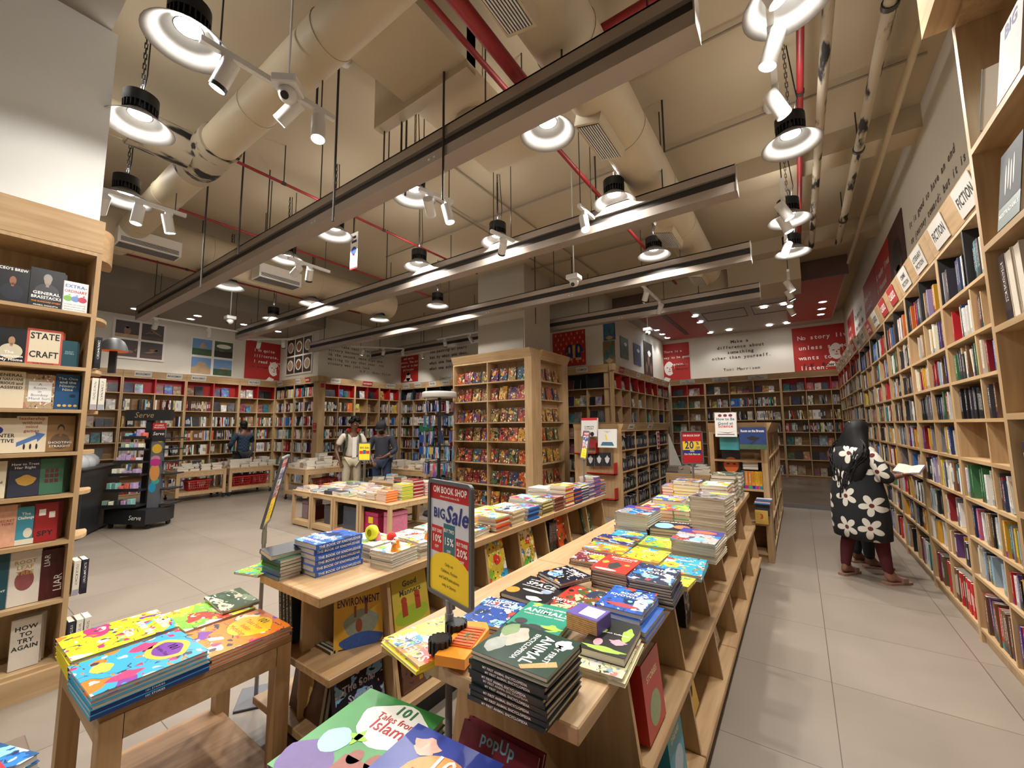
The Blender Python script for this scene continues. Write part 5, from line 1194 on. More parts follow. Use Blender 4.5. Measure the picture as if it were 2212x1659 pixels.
# --- lower left table
LTW = 'on the lower left table'
o = stack('story_book', 'yellow Gita story book with blue script', -2.52, .565, .585, .31, .34, .0155, 5, 0, ART['gita'], '#f4e226', [(['Stories', 'from the', 'Gita'], .14, .36, .05, BI)], where=LTW, spine=('STORIES FROM THE GITA', .01, INKW), flip=(0, 1), spinem=flatc('spineblue', '#26407e'))
o = stack('story_book', 'blue 101 story book with orange borders', -2.165, .555, .585, .32, .34, .016, 5, 1, ART['gita'], '#3aa0c8', where=LTW, spine=('101 STORIES', .01, INKW), flip=(0, 1), spinem=flatc('spineblue', '#26407e'))
decal(o, [ell(.02, .24, .30, .2, 26, .06)], plain('print_orb', '#efae35', .35), 'printed_border'); decal(o, [ell(.02, .24, .22, .14, 26, .06)], plain('print_vio', '#6a2590', .35), 'printed_plaque', .0006); title(o, ['101'], .02, .26, .04, INKB, 1); title(o, ['Krishna Tales'], .02, .17, .02, INKW, 0)
decal(o, [ell(-.12, -.3, .14, .09, 16, .1)], YI, 'printed_shell'); decal(o, [ell(-.3, .1, .12, .12, 16, .2), ell(.3, -.2, .1, .14, 16, .2)], plain('print_rose', '#e2336b', .35), 'printed_robes')
o = stack('story_book', 'green jungle story book', -2.53, .915, .585, .31, .30, .014, 3, 0, ART['bright'], '#7cc142', [(['Jungle', 'Stories'], .1, .2, .04, BI)], where=LTW)
o = stack('story_book', 'orange 101 tales from Indian mythology', -2.18, .905, .585, .32, .33, .0145, 3, 0, ART['gita'], '#f0852c', where=LTW)
decal(o, [ell(.0, .16, .36, .26, 26, .05)], plain('print_egg', '#f6c62e', .35), 'printed_panel'); title(o, ['101'], .0, .30, .042, INKB, 1); title(o, ['Tales from', 'Indian', 'Mythology'], 0, .18, .034, RI, 0, lead=1.05)
o = stack('story_book', 'dark green jungle book laid across the far corner', -2.56, 1.02, .628, .30, .17, .014, 1, -4, ART['fauna'], '#2f4a2a', where=LTW)
# --- table at the bottom edge
BT = 'on the bottom table'
def islam(o):
    decal(o, [ell(.12, .22, .38, .24, 28, .07)], INKW, 'printed_cloud')
    decal(o, [ell(-.26, -.34, .26, .2, 22, .06)], plain('print_dress', '#5a3f86', .35, var=.2), 'printed_dress', .0005); decal(o, [ell(-.22, -.1, .15, .13, 20, .05)], plain('print_scarf', '#9fd3e3', .35), 'printed_scarf', .0008)
    decal(o, [rect(.0, .4, -.42, -.16), ell(.1, -.15, .07, .07), ell(.3, -.13, .08, .08)], plain('print_mosque', '#8d4433', .35, var=.25, scale=30), 'printed_domes', .0006); decal(o, [ell(-.05, .0, .1, .03, 18, .1), ell(-.05, .0, .03, .08, 18, .1)], GI, 'printed_palm', .001)
o = stack('story_book', 'green 101 tales from Islam book', -1.065, .775, .60, .31, .35, .02, 4, 6, flatc('meadow', '#3f8f4a', .1), '#3f8f4a', where=BT, spinem=flatc('lav', '#7d70a8')); islam(o)
title(o, ['101'], .14, .34, .05, GR, 1).location.z = .06; title(o, ['Tales from'], .13, .24, .034, RI, 0).location.z = .06; title(o, ['Islam'], .12, .12, .06, RI, 0).location.z = .06
o = stack('story_book', 'blue 101 tales book with orange disc', -.80, .72, .60, .29, .34, .021, 5, 5, flatc('dusk', '#33469e', .2), '#33469e', where=BT)
decal(o, [ell(.08, .08, .34, .26)], plain('print_disc', '#f0a05a', .35, var=.1), 'printed_disc'); decal(o, [ell(-.22, .34, .14, .08, 18, .2), ell(.38, .02, .1, .13, 18, .2)], plain('print_cherub', '#e8b9a8', .35, var=.2), 'printed_cherubs', .0007); decal(o, [ell(-.25, -.2, .12, .1, 16, .2)], plain('print_mag', '#c23fa0', .35), 'printed_flowers', .0007); decal(o, [ell(-.1, -.12, .2, .12, 20, .15)], INKW, 'printed_horse', .0009)
title(o, ['101'], .12, .18, .07, INKW, 1).location.z = .05; title(o, ['Tales of', 'Greece'], .1, .04, .05, OI, 0, lead=1.0).location.z = .05
o = stack('story_book', 'pink castle story book at the bottom edge', -.555, .70, .60, .23, .30, .016, 3, -8, flatc('rosecov', '#d98fb0', .2), '#d98fb0', where=BT)
decal(o, [[(-.4, .1), (-.1, .1), (-.25, .3)], rect(-.38, -.12, -.1, .1)], RI, 'printed_castle'); decal(o, [ell(.15, -.1, .35, .18)], INKW, 'printed_cloud', .0006)
# --- dark corner table
o = stack('story_book', 'blue starry book at the lower left corner', -1.98, .12, .56, .24, .24, .02, 2, 20, ART['ocean'], '#1f5a8a', where='on the corner table')
o = stack('story_book', 'red book with black ring at the lower left corner', -1.90, .10, .60, .2, .2, .02, 1, 8, flatc('coral2', '#d8394a'), '#d8394a', where='upon the blue starry book')
decal(o, [ell(-.1, -.1, .32, .32)], INKB, 'printed_ring'); decal(o, [ell(-.1, -.1, .25, .25)], plain('print_org', '#ee7a22', .35), 'printed_disc', .0007)

# --- side counter
SCW = 'on the middle left counter'
o = stack('encyclopedia', 'thick blue book of knowledge', -2.15, 1.32, .80, .215, .27, .027, 6, 180, ART['ocean'], '#3060b8', [(['THE BOOK', 'OF', 'KNOWLEDGE'], .1, .3, .034, YI)], where=SCW, spine=('THE BOOK OF KNOWLEDGE', .018, INKW), cover=flatc('bokblue', '#3b62b0'))
o = stack('story_book', 'small green bound volume', -2.245, 1.12, .80, .11, .18, .0165, 6, 90, flatc('forest', '#1f4d33'), '#1f4d33', where=SCW, tones=['#3c5f86', '#3c5f86', '#3c5f86', '#1f4d33', '#1f4d33'])
o = book('story_book', 'black book lying half open on the small green volumes', Matrix.Translation((-2.25, 1.135, .906)) @ Matrix.Rotation(.16, 4, 'Y'), .12, .2, .022, PLB, PLB, hexc('#1a1c22'))
o = stack('story_book', 'lime book jutting over the far left counter corner', -2.40, 1.10, .80, .17, .2, .012, 1, 15, ART['bright'], '#6fbf3f', where=SCW)
fr = MB(); fr.ball((0, 0, 0), .045, .03, .022, 14, 8); fr.ball((.02, .02, .018), .012, .012, .012, 8, 6); fr.ball((.02, -.02, .018), .012, .012, .012, 8, 6)
t = obj('frog_puppet', fr, plain('lime_felt', '#9acb2e', .8)); t.location = (-2.40, 1.12, .834); tag(t, 'lime green felt frog lying on the jutting lime book', 'toy')
nv = [(-1.90, 1.56, 5, '#e2ddd2', 'googly'), (-2.10, 1.60, 5, '#e6d35a', 'puppet'), (-1.90, 1.80, 5, '#d9a93a', 'orange'), (-2.12, 1.84, 4, '#e0703a', 'none'), (-1.90, 2.04, 4, '#7fb55a', 'orange2'), (-2.14, 2.08, 4, '#2a2a30', 'tongue'), (-2.24, 1.62, 5, '#2a2c34', 'white'), (-1.92, 2.26, 3, '#d85a4a', 'none'), (-2.16, 2.30, 4, '#6fae8a', 'antenna')]
FELT = {'o': plain('orange_felt', '#ef8f2a', .8), 'p': plain('pink_felt', '#e58a92', .8), 'y': plain('yellow_felt', '#d9d932', .8), 'r': plain('red_felt', '#c92a22', .8), 'w': plain('white_felt', '#efece4', .8)}
for k, (x, y, n, c, top) in enumerate(nv):
    nm = ['orange fox', 'yellow duck', 'orange cat', 'sunset', 'green garden', 'black tongue', 'black stitched', 'coral', 'mint'][k]
    o = stack('novelty_book', '%s novelty board book' % nm, x, y, .80, .17, .19, .017, n, RND.uniform(-8, 8), ART['bright'], c, where=SCW, tones=['#e4dfd2', '#d8d2c4', '#2a2a2c', '#e0dacd'], cover=TINT)
    z = .80+.017*n
    def eye(x, y, z, r=.012, body='o', lab=''):
        t = thing('eyed_puppet', lab, 'toy', (x, y, z)); b = MB(); b.cyl((0, 0, 0), (0, 0, .035), .02, .012, 12); b.ball((0, 0, .038), .014, .014, .012, 10, 6); obj('body', b, FELT[body], t)
        obj('eyeball', MB().ball((0, -.008, .046), r, r, r, 10, 8), FELT['w'], t); obj('pupil', MB().ball((.002, -.018, .048), .004, .004, .004, 8, 6), INKB, t)
    if top == 'googly': eye(x+.06, y-.05, z, .013, 'o', 'orange googly eye on the fox novelty book, near one'); eye(x+.02, y+.0, z, .013, 'o', 'orange googly eye on the fox novelty book, far one')
    if top == 'orange': eye(x+.03, y-.02, z, .014, 'o', 'orange finger puppet left on the cat novelty book'); eye(x+.03, y+.05, z, .014, 'o', 'orange finger puppet right on the cat novelty book')
    if top == 'puppet': eye(x, y, z, .008, 'p', 'pink finger puppet on the duck novelty book')
    if top == 'tongue':
        t = obj('yellow_ring_toy', MB().lathe([(.022, 0), (.04, .0), (.045, .02), (.04, .04), (.022, .04)], 16, axes((0, 0, .04), (1, 0, 0), (0, 0, 1), (0, -1, 0))), FELT['y']); t.location = (-2.13, 1.60, z+.02); tag(t, 'lime plush ring mouth lying before the black tongue book', 'toy')
        t2 = obj('red_ball_toy', MB().ball((0, 0, .03), .028, .028, .028, 14, 10), FELT['r']); t2.location = (-2.05, 1.66, z+.0); tag(t2, 'red plush ball between the novelty books', 'toy')
    if top == 'antenna':
        t = obj('pen_toy', MB().lathe([(.0, .0), (.03, .0), (.03, .02), (.01, .04), (.004, .06), (.003, .12), (0, .12)], 14), BLUEI); t.location = (x, y, z); tag(t, 'blue suction cup toy standing on the mint novelty book', 'toy')
far = [(2.46, '#e07b2a', ['#e8832f', '#d7ccb4', '#b8372e'], 8, 'orange'), (2.66, '#d9cfb0', ['#d8c7a0', '#cbb38a', '#e0d2b0'], 9, 'cream'), (2.88, '#3a7fc4', ['#2a5c9c', '#3f87cc', '#2f3f7a'], 8, 'blue'), (3.10, '#d8c96a', ['#d8cf8a', '#6b5a34'], 9, 'straw'),
       (3.32, '#7a3f33', ['#6b352c', '#8a5a48'], 9, 'brown'), (3.52, '#b8383a', ['#b8383a', '#e4dccf', '#d9b02e'], 15, 'red and white'), (3.70, '#23306a', ['#23306a', '#2f3c78', '#c8613a'], 11, 'navy'), (3.86, '#dcd8d0', ['#dcd8d0', '#3a3f6a'], 12, 'white'),
       (4.02, '#b5a6b0', ['#cfc6c2', '#8a6a8a', '#5a5f8a'], 12, 'mauve'), (4.17, '#5a5fa0', ['#6a6aa8', '#b05a6a', '#484f90'], 16, 'violet'), (4.30, '#4f7fb4', ['#4f7fb4', '#c8814a'], 12, 'sky')]
for y, c, tn, n, nm in far:
    stack('board_book', '%s striped board book' % nm, -1.89, y, .80, .17, .165, .0128, n, 180, ART[RND.choice(['bright', 'tales', 'ocean'])], c, where=SCW, tones=tn, spinem=TINT)
for y, c, n, nm in [(2.52, '#f0b53a', 7, 'amber'), (2.75, '#e9d84a', 6, 'yellow'), (3.0, '#d0603a', 5, 'terracotta'), (3.28, '#6fb2c9', 8, 'aqua'), (3.6, '#c6c9d8', 12, 'frosty'), (3.9, '#a0a6c0', 10, 'steel blue'), (4.15, '#8b86b0', 9, 'dusky')]:
    stack('picture_book', '%s picture book on the back row' % nm, -2.15, y, .80, .22, .21, .012, n, 180, ART[RND.choice(['bright', 'tales', 'kids'])], c, where=SCW, tones=['#d8d2c4', c])

# --- covers in the bins of the counters
def bin_face(x, y, z, w, h, what, m, col, out, lines=None, ik=INKW, size=.04, ty=.3, tilt=.22, t=.018, n=1, kind='picture_book', lead=1.05, swing=0.0):
    """a cover leaning back in a bin; out: +1 faces +x, -1 faces -x, 0 faces -y"""
    F = frame((x, y, z), (R90 if out == 1 else -R90 if out == -1 else 0)+swing); o = None
    for k in range(n):
        b = book(kind, what if k == 0 else lab16('%s copy behind the %s' % (ordinal(k-1), what)), on_shelf_face(F, .006*k, .06+(t+.002)*k, .001, h, tilt), w, h, t, m if k == 0 else TINT, TINT, hexc(col))
        o = o or b
    if lines: title(o, lines, 0, ty, size, ik, 1, fit=w*.88, lead=lead)
    return o
def scene_env(o):
    decal(o, [ell(.05, -.42, .45, .14, 20, .05)], plain('print_sea', '#3c5fae', .35, var=.4, scale=30), 'printed_water'); decal(o, [ell(.05, -.12, .36, .24, 24, .06)], plain('print_smoke', '#8f9a8c', .35, var=.2), 'printed_earth', .0003); decal(o, [rect(-.1, -.05, .0, .2), rect(.12, .18, .02, .26), ell(0, -.15, .07, .12)], plain('print_brick', '#8a4a30', .35), 'printed_chimneys', .0006)
o = bin_face(-1.84, 1.315, .462, .235, .26, 'golden ENVIRONMENT picture book in the upper bin', flatc('gold', '#d7a93a', .1), '#d7a93a', 1, ['ENVIRONMENT'], plain('ink_plum', '#3a1c3c', .5), .05, .22, .2, n=2, swing=-.45); scene_env(o)
def kidsdraw(o): decal(o, [ell(0, -.3, .48, .18)], plain('print_lawn', '#9dbb3a', .35), 'printed_lawn'); decal(o, [ell(-.2, .0, .08, .07), ell(.18, .04, .08, .07), rect(-.27, -.12, -.3, -.05), rect(.11, .26, -.25, 0)], plain('print_kid', '#a8432e', .35, var=.3, scale=30), 'printed_children', .0006)
o = bin_face(-1.78, 1.64, .462, .25, .27, 'yellow green book about Good Manners in the upper bin', flatc('khaki', '#c9b54a', .15), '#c9b54a', 1, ['Good', 'Manners'], INK, .042, .26, .2, n=2); kidsdraw(o)
o = bin_face(-1.74, 1.30, .162, .26, .28, 'dark Solar System picture book in the lower near bin', ART['space'], '#141629', 1, ['The Solar', 'System'], plain('ink_lilac', '#b9b6d8', .5), .045, .05, .2, n=3)
o = bin_face(-1.73, 1.66, .162, .25, .28, 'second Solar System book with a balloon, one bin along', ART['dark'], '#6b4a3a', 1, ['The Solar', 'System'], INKW, .042, .08, .2, n=2); decal(o, [ell(0, -.22, .14, .1)], GR, 'printed_balloon'); decal(o, [rect(-.05, .05, -.42, -.35)], plain('print_bk', '#b8863c', .4), 'printed_basket')
o = bin_face(-2.06, 1.12, .162, .27, .31, 'tall dark green book of FABLES leaning at the counter end', flatc('fable', '#4a2f22', .5, 4), '#1f3a34', 0, ['FABLES'], plain('ink_copper', '#b8703a', .5), .04, .38, .16, n=2, t=.02); decal(o, [ell(-.1, -.1, .25, .34, 22, .12)], plain('print_tree', '#c9b072', .4, var=.4, scale=24), 'printed_forest')
for k in range(4): book('atlas', '%s of the dark tall volumes standing at the counter end' % ['first', 'second', 'third', 'fourth'][k], frame((-2.30+.035*k, 1.13, .462)) @ Matrix.Rotation(-.12, 4, 'Y') @ axes((0, .12, .15), (0, 1, 0), (0, 0, 1), (1, 0, 0)), .2, .29, .03, TINT, SPINE, hexc(['#23312c', '#1d2622', '#2a241f', '#1f2a2a'][k]), group='dark tall volumes at the counter end')
o = bin_face(-1.78, 2.02, .462, .27, .30, 'blue grey elephant picture book in an upper bin', ART['ocean'], '#6f8a96', 1, None, t=.03, n=1); book('picture_book', 'red spine standing beside the elephant book', frame((-1.93, 1.86, .462)) @ axes((0, .01, .15), (-1, 0, 0), (0, 0, 1), (0, 1, 0)), .22, .29, .04, TINT, SPINE, hexc('#a81f22'))
for y, z, w, c, nm, a in [(2.42, .462, .22, '#d9c24a', 'green parrot', 'bright'), (2.84, .462, .2, '#d8b43a', 'yellow queen', 'kids'), (3.45, .462, .26, '#c8501f', 'orange dancer', 'comic'), (3.95, .462, .2, '#2f4a3a', 'dark green teapot', 'fauna'), (2.45, .162, .2, '#b04a5a', 'red poster', 'comic'), (3.38, .162, .2, '#2f5c9c', 'blue planet', 'ocean'), (3.9, .162, .18, '#d9c87a', 'pale yellow', 'pale')]:
    bin_face(-1.77 if z > .3 else -1.73, y, z, w, .27, '%s picture book leaning in the %s bins' % (nm, 'upper' if z > .3 else 'lower'), ART[a], c, 1)
for k in range(6): book('picture_book', '%s of the slim dark spines left of the dancer book' % ORD[k], frame((-1.93, 3.16+.022*k, .462)) @ axes((0, .01, .13), (-1, 0, 0), (0, 0, 1), (0, 1, 0)), .2, RND.uniform(.22, .26), .018, TINT, SPINE, hexc(RND.choice(['#3a2a22', '#5a3a2a', '#2a2f3a'])), group='slim spines in the upper bin')
# island bins, aisle side and front end
o = bin_face(-.50, 1.60, .452, .20, .25, 'red boxed STORIES book with cream spine in an aisle bin', flatc('crimson', '#b52a22', .1), '#b52a22', 1, ['STORIES'], plain('ink_cream', '#e8dcb0', .5), .03, .2, .1, t=.075); decal(o, [ell(.0, -.2, .3, .22)], plain('print_sage', '#8fa07a', .4, var=.3), 'printed_tree')
o = bin_face(-.47, 1.82, .122, .20, .26, 'turquoise boxed book in the lower aisle bin', flatc('cyan', '#2f8fa8', .1), '#2f8fa8', 1, ['DREAMS'], plain('ink_cream', '#e8dcb0', .5), .03, .2, .1, t=.06); decal(o, [ell(.05, -.15, .3, .2)], plain('print_mist', '#9fb3c4', .4, var=.2), 'printed_cloud')
o = bin_face(-.52, 2.16, .452, .19, .28, 'grey fairy picture book in an aisle bin', ART['pale'], '#8f9aa3', 1, None, t=.02, n=2)
bin_face(-.56, 2.52, .452, .14, .22, 'black patterned thick book deep in an aisle bin', ART['dark'], '#1c1d22', 1, None, t=.05, tilt=.05)
o = bin_face(-.47, 2.28, .122, .22, .28, 'yellow book with a big black curl in a lower aisle bin', flatc('sun', '#d8b72e', .1), '#d8b72e', 1, None, n=2); decal(o, [ell(.1, .05, .24, .3)], INKB, 'printed_curl'); decal(o, [ell(.1, .08, .14, .18)], YI, 'printed_gap', .0007)
bin_face(-.50, 2.06, .122, .2, .27, 'brown leaf picture book in a lower aisle bin', ART['fauna'], '#8a7a4a', 1, None, n=2)
bin_face(-.48, 3.0, .122, .26, .3, 'grey textured picture book in a lower aisle bin farther along', ART['pale'], '#a39a90', 1, None)
bin_face(-.48, 3.7, .122, .2, .28, 'dark red spined book in a far aisle bin', ART['comic'], '#7a2a22', 1, None)
bin_face(-.47, 1.54, .122, .2, .22, 'brown wooden looking box book in the nearest lower bin', flatc('umber', '#8a6238', .3), '#8a6238', 1, None, t=.05)
o = bin_face(-.92, .99, .122, .32, .40, 'big dark pink POP-UP picture book at the island front', flatc('berrybg', '#7a2a3a', .4, 5), '#8c3040', 0, ['popUp'], plain('ink_sky', '#7fb2c4', .5), .05, .4, .50, n=2, t=.02); decal(o, [ell(0, .1, .42, .22)], plain('print_berry', '#a8384a', .4), 'printed_hill')
bin_face(-.66, .99, .122, .18, .36, 'navy picture book beside the pop-up book', ART['space'], '#1a1c44', 0, None, tilt=.5, n=2)
bag = MB(); rr = random.Random(3); rings = []
for j in range(9):
    f = j/8; rad = .17*math.sin(K*(.12+.80*f))**.6; rings.append([(rad*(1+.18*rr.uniform(-1, 1))*math.cos(2*K*i/14), rad*.8*(1+.18*rr.uniform(-1, 1))*math.sin(2*K*i/14), .40*f) for i in range(14)])
bag.loft(rings); t = obj('plastic_bag', bag, plain('black_film', '#0b0b0d', .18)); t.location = (-.52, 1.16, .12); tag(t, 'crumpled black plastic bag under the front corner of the island', 'bag')

# --- far tables: piles of pale paperbacks
def pile_field(x0, x1, y0, y1, z, cell, hmax, tones, fill=.95):
    x = x0
    while x < x1-.08:
        y = y0
        while y < y1-.06:
            w, h = cell[0]*RND.uniform(.85, 1), cell[1]*RND.uniform(.85, 1); n = RND.randint(1, hmax); zz = z
            if RND.random() < fill:
                c = hexc(RND.choice(tones)); sw = RND.random() < .5
                for k in range(n):
                    t = RND.uniform(.014, .03); cc = hexc(RND.choice(tones)) if RND.random() < .5 else c
                    T = lying(min(x+cell[0]/2, x1-w/2)+RND.uniform(-.008, .008), y+cell[1]/2+RND.uniform(-.008, .008), zz+.0005, RND.uniform(-.07, .07)+(K if sw else 0)); MASS.slab(T, w, h, t, cc); zz += t
            y += cell[1]*1.04
        x += cell[0]*1.06
PALE = ['#c9bda8', '#b5a48e', '#d8d0c2', '#a98f7c', '#c4a79a', '#8f8577', '#e0dace', '#6b5f58']
pile_field(-11.6, -10.92, 3.18, 4.05, .64, (.15, .2), 7, PALE); pile_field(-11.6, -10.92, 4.17, 5.07, .64, (.15, .2), 8, PALE)
pile_field(-9.36, -8.57, 4.68, 5.15, .69, (.16, .2), 8, PALE); pile_field(-9.36, -8.75, 5.18, 5.62, .69, (.2, .2), 15, PALE)
pile_field(-7.36, -6.14, 5.8, 6.55, .69, (.16, .2), 8, PALE)
MIX = ['#c9744a', '#d8cbb4', '#8fa4b0', '#b85a4a', '#e0c86a', '#7f9a6a', '#5a5f7a', '#d9b59a', '#3f3f48', '#c98fa0', '#e2dccf']
pile_field(-6.85, -5.3, 3.58, 4.55, .55, (.2, .15), 3, MIX); pile_field(-6.7, -5.8, 4.93, 5.28, .55, (.2, .15), 9, ['#5f6f5a', '#c95a4a', '#6fa0c0', '#7f8a6a', '#3f3a4a'])
pile_field(-2.08, -1.35, 8.05, 8.55, .66, (.2, .24), 8, PALE)
CT = 'on the cube tables'
for x, y, n, tn, nm in [(-4.66, 3.68, 9, ['#d8743a', '#e0955a'], 'orange'), (-4.62, 3.92, 13, ['#c9c23a', '#8fae4a', '#d8d06a'], 'lime'), (-4.66, 4.15, 15, ['#a83238', '#c8b8a8', '#8a2a30'], 'crimson'), (-4.66, 4.38, 12, ['#c48f9a', '#d8c8c0'], 'rose'), (-4.95, 3.72, 6, ['#d89a5a', '#c8c0b0'], 'apricot'), (-4.95, 3.98, 7, ['#c8a878', '#d8cfc0'], 'sand'), (-4.95, 4.22, 9, ['#4a5a4a', '#7a8a6a'], 'moss'), (-4.95, 4.46, 9, ['#2a2a38', '#4a3a4a'], 'midnight'), (-5.2, 3.75, 4, ['#6a8ab0', '#c8c8c8'], 'denim')]:
    stack('story_book', '%s edged story book' % nm, x, y, .55, .21, .19, .0165, n, 180, ART[RND.choice(['comic', 'kids', 'tales'])], tn[0], where=CT, tones=tn)
# boxes kept under the cube tables
for x, y, w, d, h, c, lab in [(-4.9, 3.75, .3, .28, .3, '#b02f5a', 'bright pink boxed set with yellow label under the right cube table'), (-4.55, 3.75, .13, .3, .34, '#c4708a', 'pink floral box beside the bright pink boxed set'), (-5.4, 3.78, .36, .3, .32, '#3f4656', 'slate blue box filling the second cube from right'), (-5.97, 3.8, .28, .3, .28, '#4a4a4e', 'grey printed box under the second cube from left'), (-6.72, 3.8, .18, .25, .27, '#8a7580', 'lilac grey box under the leftmost cube'), (-6.5, 3.75, .12, .2, .22, '#5a1f24', 'dark red bag under the leftmost cube')]:
    t = thing('gift_box', lab, 'box', (x, y, .091)); obj('carton', MB().bevelbox(-w/2, w/2, -d/2, d/2, 0, h, .004), plain('carton_'+c[1:], c, .45, var=.3, scale=25), t)
    obj('lid_line', MB().box(-w/2-.001, w/2+.001, -d/2-.001, d/2+.001, h*.82, h*.84), INK, t)
    if 'label' in lab: obj('label', MB().box(-.05, .05, -d/2-.003, -d/2-.001, h*.52, h*.8), YEL, t)
# red shopping baskets
def basket(x, y, z, rz, lab, w=.42, d=.3, h=.22):
    t = thing('shopping_basket', lab, 'basket', (x, y, z), rz, 'red shopping baskets')
    m = MB(); m.box(-w/2+.03, w/2-.03, -d/2+.03, d/2-.03, 0, .008)
    for s in (-1, 1):
        for k in range(11):
            f = -1+2*k/10; m.cyl((f*(w/2-.035), s*(d/2-.03), 0), (f*w/2, s*d/2, h), .006, n=5)
        for k in range(8):
            f = -1+2*k/7; m.cyl((s*(w/2-.03), f*(d/2-.035), 0), (s*w/2, f*d/2, h), .006, n=5)
    for q in (.25, .5, .75):
        a, b = w/2-.03*(1-q), d/2-.03*(1-q); zz = h*q
        for p0, p1 in (((-a, -b), (a, -b)), ((a, -b), (a, b)), ((a, b), (-a, b)), ((-a, b), (-a, -b))): m.cyl((*p0, zz), (*p1, zz), .006, n=5)
    obj('lattice', m, RED, t)
    r = MB(); a, b = w/2, d/2
    r.box(-a-.015, a+.015, -b-.015, -b+.01, h-.02, h+.01); r.box(-a-.015, a+.015, b-.01, b+.015, h-.02, h+.01); r.box(-a-.015, -a+.01, -b, b, h-.02, h+.01); r.box(a-.01, a+.015, -b, b, h-.02, h+.01)
    obj('rim', r, RED, t)
    obj('handle', MB().tube([(-.15, -b, h), (-.13, -b+.03, h+.05), (.13, -b+.03, h+.05), (.15, -b, h)], .007, 6), BLACKP, t)
basket(-11.15, 3.6, .2, R90, 'red basket under the left table before the far left wall'); basket(-11.15, 4.45, .2, R90, 'red basket under the right table, left of the pair'); basket(-11.15, 4.86, .2, R90, 'red basket under the right table, right of the pair', .34)
basket(-8.9, 5.3, .2, R90, 'dark red basket under the wheeled paperback table')
# ================================================================ posters and wall lettering
def wallT(o, rz):
    """frame on a wall: x to the reader's right, y up, z towards the reader"""
    a = Vector((math.cos(rz), math.sin(rz), 0)); n = Vector((math.sin(rz), -math.cos(rz), 0))
    return axes(o, a, (0, 0, 1), n)
def panel(label, axis, val, rz, u0, u1, v0, v1, mat, name='wall_poster', cat='poster', z0=None, z1=None, uref=None):
    ur = uref or u0
    a = P(u0, v1, **{axis: val}); b = P(u1, v1, **{axis: val}); top = P(ur, v0, **{axis: val}).z if z1 is None else z1; bot = P(ur, v1, **{axis: val}).z if z0 is None else z0
    W = math.hypot(b.x-a.x, b.y-a.y); o = Vector((a.x, a.y, bot))
    t = thing(name, label, cat, o, rz); H = top-bot
    T = axes((0, 0, 0), (1, 0, 0), (0, 0, 1), (0, -1, 0))
    obj('panel', MB().box(0, W, 0, H, 0, .006, T), mat, t)
    return t, W, H, T
def pic(t, T, x0, x1, y0, y1, mat, name='photo', z=.0068): return obj(name, MB().box(x0, x1, y0, y1, .006, z+.002, T), mat, t)
def shp(t, T, polys, mat, name, z=.0092):
    mb = MB()
    for p in polys: mb.add([T @ Vector((x, y, z)) for x, y in p], [tuple(range(len(p)))])
    return obj(name, mb, mat, t)
def words(t, T, lines, x, y, size, mat, align='L', mono=.6, bold=1, lead=1.35, name='lettering', z=.0095): return obj(name, text_mb(lines, size, align, lead, bold, mono, T=T @ Matrix.Translation((x, y, z))), mat, t)
def face_print(t, T, cx, cy_, s, mat=INKW, beard=False):
    """white half-tone portrait: brow, cheek, jaw and collar in light patches"""
    shp(t, T, [ell(cx, cy_, .30*s, .42*s, 22, .04)], mat, 'portrait')
    dk = REDP
    shp(t, T, [ell(cx-.11*s, cy_+.06*s, .06*s, .025*s, 10), ell(cx+.12*s, cy_+.06*s, .06*s, .025*s, 10), ell(cx+.02*s, cy_-.17*s, .10*s, .022*s, 10), [(cx+.02*s, cy_+.05*s), (cx+.06*s, cy_-.08*s), (cx-.01*s, cy_-.08*s)], ell(cx+.22*s, cy_-.05*s, .07*s, .26*s, 14)]+([ell(cx, cy_-.3*s, .2*s, .13*s, 14)] if beard else []), dk, 'portrait_shade', .0096)
    shp(t, T, [[(cx-.5*s, cy_-.8*s), (cx-.25*s, cy_-.5*s), (cx+.05*s, cy_-.62*s), (cx-.05*s, cy_-.8*s)]], mat, 'portrait_collar')
LWX, RWX = -13.04, 1.19
GRD = plain('photo_dusk', '#4a403e', .5, var=.35, scale=1.5); SKYB = plain('photo_sky', '#6f94c4', .5, var=.2, scale=2); SANDP = plain('photo_sand', '#b59a78', .5, var=.3, scale=6); GREENP = plain('photo_green', '#3e5a3c', .5, var=.5, scale=9); TREEP = plain('photo_dark', '#2a2624', .5, var=.4, scale=9); SKINP = plain('photo_skin', '#8a6a58', .5, var=.2)
t, W, H, T = panel('panel of four dusky yoga photos on the far left wall', 'x', LWX, R90, 237, 355, 683, 771, WHITE)
g = .05
